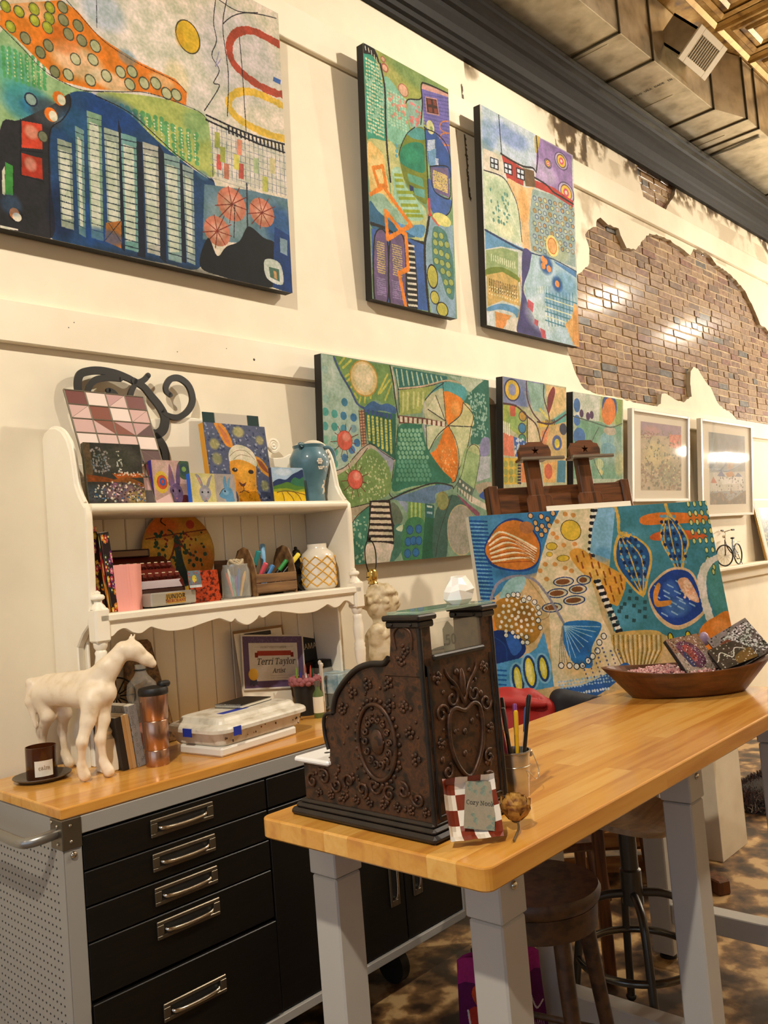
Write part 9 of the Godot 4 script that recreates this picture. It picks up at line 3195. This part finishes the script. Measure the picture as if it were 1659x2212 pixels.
	for i in 5200:
		var a := r.randf() * TAU
		var q := sqrt(r.randf())
		var x := cos(a) * q * 0.42
		var z := sin(a) * q * 0.27
		var y := 0.1 * sqrt(maxf(0.0, 1.0 - q * q)) * (0.8 + 0.3 * sin(x * 9.0))
		var ax := V3(r.randf_range(-1, 1), 0, r.randf_range(-1, 1)).normalized()
		mm.set_instance_transform(i, Transform3D(Basis(ax, r.randf_range(0.2, 1.2)) * Basis(Vector3.UP, r.randf() * TAU), V3(x, y, z)))
		var k := r.randf()
		mm.set_instance_color(i, Color(0.012, 0.011, 0.012).lerp(Color(0.13, 0.045, 0.035), k * k) if k < 0.9 else Color(0.2, 0.16, 0.13))
	var rt := thing("shaggy_rug", "dark shaggy rug lying in a heap on the floor beyond the plinth", "rug", V3(4.98, 0, 0.86), -0.3)
	put(MB.new().sph(V3(0, 0, 0), V3(0.42, 0.1, 0.27), 28, 12), "backing", mt("rug_dark", C("1f1512"), 0.9), rt)
	var rm := mt("rug_pile", Color.WHITE, 0.8)
	rm.vertex_color_use_as_albedo = true
	var ro := MultiMeshInstance3D.new()
	ro.name = "pile"
	ro.multimesh = mm
	ro.material_override = rm
	ro.set_meta("kind", "stuff")
	rt.add_child(ro)
	bicycle()

func bicycle() -> void:
	var t := thing("toy_bicycle", "small model bicycle with black tyres on the wall ledge", "model bicycle", V3(6.52, 1.2352, 0.06), 0.0)
	var blk: Material = mats["black_plastic"]
	var stl: Material = mats["chrome"]
	var fr := mt("bike_brown", C("35201a"), 0.35)
	var bl := mt("bike_blue", C("8f9fb0"), 0.35)
	var wheel := func(c: Vector3, turn: float, called: String) -> void:
		var d := V3(cos(turn), 0, -sin(turn))
		var rim := []
		for k in 32:
			var a := TAU * k / 32
			rim.append(c + d * (0.078 * cos(a)) + V3(0, 0.078 * sin(a), 0))
		var w := put(MB.new().tube(rim, 0.0055, 8, true), called, blk, t)
		for k in 14:
			var a := TAU * k / 14
			put(MB.new().tube([c, c + d * (0.074 * cos(a)) + V3(0, 0.074 * sin(a), 0)], 0.0008, 4), "spoke", stl, w)
		put(MB.new().sph(c, V3(0.006, 0.006, 0.006), 8, 6), "hub", stl, w)
	wheel.call(V3(-0.11, 0.0835, 0.0), -0.45, "front_wheel")
	wheel.call(V3(0.15, 0.0835, 0.0), 0.0, "rear_wheel")
	put(MB.new().tube(curve([V3(-0.075, 0.19, 0), V3(-0.05, 0.15, 0), V3(0.0, 0.11, 0), V3(0.05, 0.085, 0)], 4), 0.005, 8), "frame_tube", fr, t)
	put(MB.new().tube([V3(-0.078, 0.175, 0), V3(0.055, 0.11, 0)], 0.0045, 8), "frame_tube", bl, t)
	put(MB.new().tube([V3(0.045, 0.085, 0), V3(0.07, 0.2, 0)], 0.005, 8), "seat_tube", bl, t)
	put(MB.new().tube([V3(0.05, 0.085, 0.006), V3(0.15, 0.0835, 0.006)], 0.004, 8), "chain_stay", bl, t)
	put(MB.new().tube([V3(0.06, 0.16, 0), V3(0.15, 0.0835, 0)], 0.004, 8), "seat_stay", bl, t)
	put(MB.new().tube([V3(-0.075, 0.2, 0), V3(-0.11, 0.0835, 0.006)], 0.0045, 8), "fork", fr, t)
	put(MB.new().tube(curve([V3(-0.07, 0.2, 0), V3(-0.066, 0.235, 0), V3(-0.06, 0.262, 0)], 4), 0.004, 8), "stem", stl, t)
	put(MB.new().tube(curve([V3(-0.02, 0.272, 0.04), V3(-0.06, 0.268, 0.03), V3(-0.068, 0.262, 0.0), V3(-0.055, 0.266, -0.03), V3(-0.02, 0.27, -0.04)], 5), 0.0035, 8), "handlebar", stl, t)
	for s in [-1.0, 1.0]:
		put(MB.new().tube([V3(-0.03, 0.272, s * 0.039), V3(0.012, 0.272, s * 0.042)], 0.0065, 8), "grip", blk, t)
	put(MB.new().sph(V3(0.075, 0.208, 0), V3(0.026, 0.008, 0.014), 14, 8), "saddle", blk, t)
	put(MB.new().sph(V3(-0.092, 0.225, 0), V3(0.011, 0.011, 0.011), 12, 8), "headlamp", stl, t)
	var cw := MB.new()
	cw.xf = Transform3D(Basis(Vector3.RIGHT, PI / 2), V3(0.05, 0.085, 0.012))
	cw.lathe([Vector2(0.014, 0), Vector2(0.026, 0), Vector2(0.026, 0.003), Vector2(0.014, 0.003)], 20)
	put(cw, "chainwheel", blk, t)
	put(MB.new().tube([V3(0.05, 0.085, 0.016), V3(0.075, 0.05, 0.018)], 0.003, 6), "crank", stl, t)
	put(MB.new().cbox(V3(0.078, 0.048, 0.026), V3(0.026, 0.007, 0.016), 0.002), "pedal", blk, t)
	put(MB.new().tube(curve([V3(0.07, 0.17, 0.01), V3(0.1, 0.178, 0.012), V3(0.19, 0.176, 0.012), V3(0.19, 0.176, -0.012), V3(0.1, 0.178, -0.012), V3(0.07, 0.17, -0.01)], 3), 0.002, 6), "luggage_rack", stl, t)
	put(MB.new().tube([V3(0.13, 0.08, 0.008), V3(0.145, 0.002, 0.03)], 0.0025, 6), "kickstand", blk, t)

func hung(called: String, label: String, x0: float, x1: float, yb: float, yt: float, zb: float, zt: float, depth: float, face: Material, side: Material) -> Node3D:
	var dn := V3(0, yb - yt, zb - zt)
	var h := dn.length()
	return canvas(called, label, "canvases hung on the plaster wall", V3(x0, yt, zt), V3(1, 0, 0), dn.normalized(), x1 - x0, h, depth, face, side)

func wall_pictures() -> void:
	var blk := mt("canvas_black", C("171412"), 0.6)
	hung("city_painting", "huge canvas of dark blue towers under an orange dotted band", 1.06, 2.279, 2.614, 3.779, 0.06, 0.104, 0.045, print_mat("city_p", picture("city", 768, 736, "d9cdb4", ART.city, 0.26, 81), 0.65), blk)
	hung("garden_painting", "tall narrow canvas with green oval leaf and orange zigzag line", 2.756, 3.365, 2.672, 3.833, 0.06, 0.131, 0.045, print_mat("garden_p", picture("garden", 400, 760, "7d9a6a", ART.garden, 0.26, 82), 0.65), blk)
	hung("village_painting", "tall canvas with little white windows and violet sky above blue rings", 3.618, 4.548, 2.678, 3.839, 0.06, 0.14, 0.045, print_mat("village_p", picture("village", 560, 700, "c2c4b8", ART.village, 0.26, 83), 0.65), blk)
	hung("balloon_painting", "wide green canvas with orange and white beach ball shapes", 2.355, 3.503, 1.487, 2.36, 0.06, 0.12, 0.045, print_mat("balloon_p", picture("balloon", 704, 536, "7f9a7a", ART.balloon, 0.26, 84), 0.65), blk)
	hung("ring_painting", "square canvas with a yellow ring and patchwork fields behind the easel", 3.63, 4.25, 1.78, 2.394, 0.06, 0.12, 0.045, print_mat("ring_p", picture("ring", 360, 360, "b9b48c", ART.ringp, 0.26, 85), 0.65), blk)
	hung("egg_painting", "square canvas with an orange egg and blue ovals behind the easel", 4.32, 4.92, 1.78, 2.375, 0.06, 0.12, 0.045, print_mat("egg_p", picture("egg", 340, 340, "a9b498", ART.egg, 0.26, 86), 0.65), blk)
	framed("framed_print", "white framed print of a red and green forest under glass", 5.022, 5.89, 1.735, 2.332, ART.forest, "b9a582", 91, C("d8d0c2"))
	framed("framed_print", "white framed print of figures and tents on pale ground under glass", 6.076, 7.085, 1.615, 2.335, ART.market, "8f98a0", 92, C("d8d0c2"))
	# gold edged picture leaning on the ledge
	var t := thing("leaning_picture", "gold edged framed picture leaning on the ledge beside the bicycle", "picture", V3(7.42, 1.2352, 0.1))
	t.rotation.x = -0.13
	var gold := mt("gold_frame", C("b08a44"), 0.35, 0.3)
	put(MB.new().box(V3(-0.25, 0, -0.02), V3(0.25, 0.52, -0.002), 0.003), "frame", gold, t)
	put(MB.new().box(V3(-0.235, 0.015, -0.004), V3(0.235, 0.505, 0.0)), "mount", mt("mount", C("ddd4c2"), 0.7), t)
	var pb := MB.new()
	pb.quad(V3(-0.17, 0.1, 0.0006), V3(0.17, 0.1, 0.0006), V3(0.17, 0.44, 0.0006), V3(-0.17, 0.44, 0.0006), false, V3(0, 0, 1))
	put(pb, "print", print_mat("lean_p", picture("lean", 160, 160, "6a6a58", [["p", "8a8a92", [0, 0, 1000, 0, 1000, 350, 0, 300]], ["s", "3a3a30", 0, 300, 1000, 1000, 60, 40], ["s", "a8a06a", 0, 400, 1000, 1000, 40, 30]], 0.2, 93), 0.4), t)

func framed(called: String, label: String, x0: float, x1: float, yb: float, yt: float, art: Array, ground: String, sd: int, fc: Color) -> void:
	var dn := V3(0, yb - yt, -0.06)
	var h := dn.length()
	dn = dn.normalized()
	var w := x1 - x0
	var nn := dn.cross(V3(1, 0, 0))
	var t := thing(called, label, "framed print", V3((x0 + x1) / 2, yb, 0.06), 0.0, "white framed prints under glass")
	t.transform.basis = Basis(V3(1, 0, 0), -dn, nn)
	var fm := mt("frame_white", fc, 0.4)
	var fb := MB.new()
	fb.box(V3(-w / 2, 0, -0.03), V3(-w / 2 + 0.03, h, 0.004), 0.003)
	fb.box(V3(w / 2 - 0.03, 0, -0.03), V3(w / 2, h, 0.004), 0.003)
	fb.box(V3(-w / 2 + 0.03, 0, -0.03), V3(w / 2 - 0.03, 0.02, 0.004), 0.003)
	fb.box(V3(-w / 2 + 0.03, h - 0.02, -0.03), V3(w / 2 - 0.03, h, 0.004), 0.003)
	put(fb, "frame", fm, t)
	put(MB.new().box(V3(-w / 2 + 0.03, 0.02, -0.028), V3(w / 2 - 0.03, h - 0.02, -0.012)), "mount", mt("mount", C("ddd4c2"), 0.7), t)
	var mx := w * 0.17
	var my := h * 0.125
	var pb := MB.new()
	pb.quad(V3(-w / 2 + mx, my, -0.0114), V3(w / 2 - mx * 0.75, my, -0.0114), V3(w / 2 - mx * 0.75, h - my, -0.0114), V3(-w / 2 + mx, h - my, -0.0114), false, V3(0, 0, 1))
	put(pb, "print", print_mat("fr_%d" % sd, picture("fr%d" % sd, 256, 288, ground, art, 0.22, sd), 0.6), t)
	put(MB.new().box(V3(-w / 2 + 0.03, 0.02, -0.006), V3(w / 2 - 0.03, h - 0.02, -0.004)), "glazing", glass("frame_glass", Color.WHITE, 0.04), t)

func _ready() -> void:
	camera_and_light()
	woods()
	room()
	lamps()
	work_table()
	tool_cabinet()
	hutch()
	wall_pictures()
	easel()
	cash_register()
	dough_bowl()
	pen_bucket()
	card_dish()
	top_shelf()
	middle_shelf()
	counter_things()
	chair_and_coat()
	stools()
	floor_things()
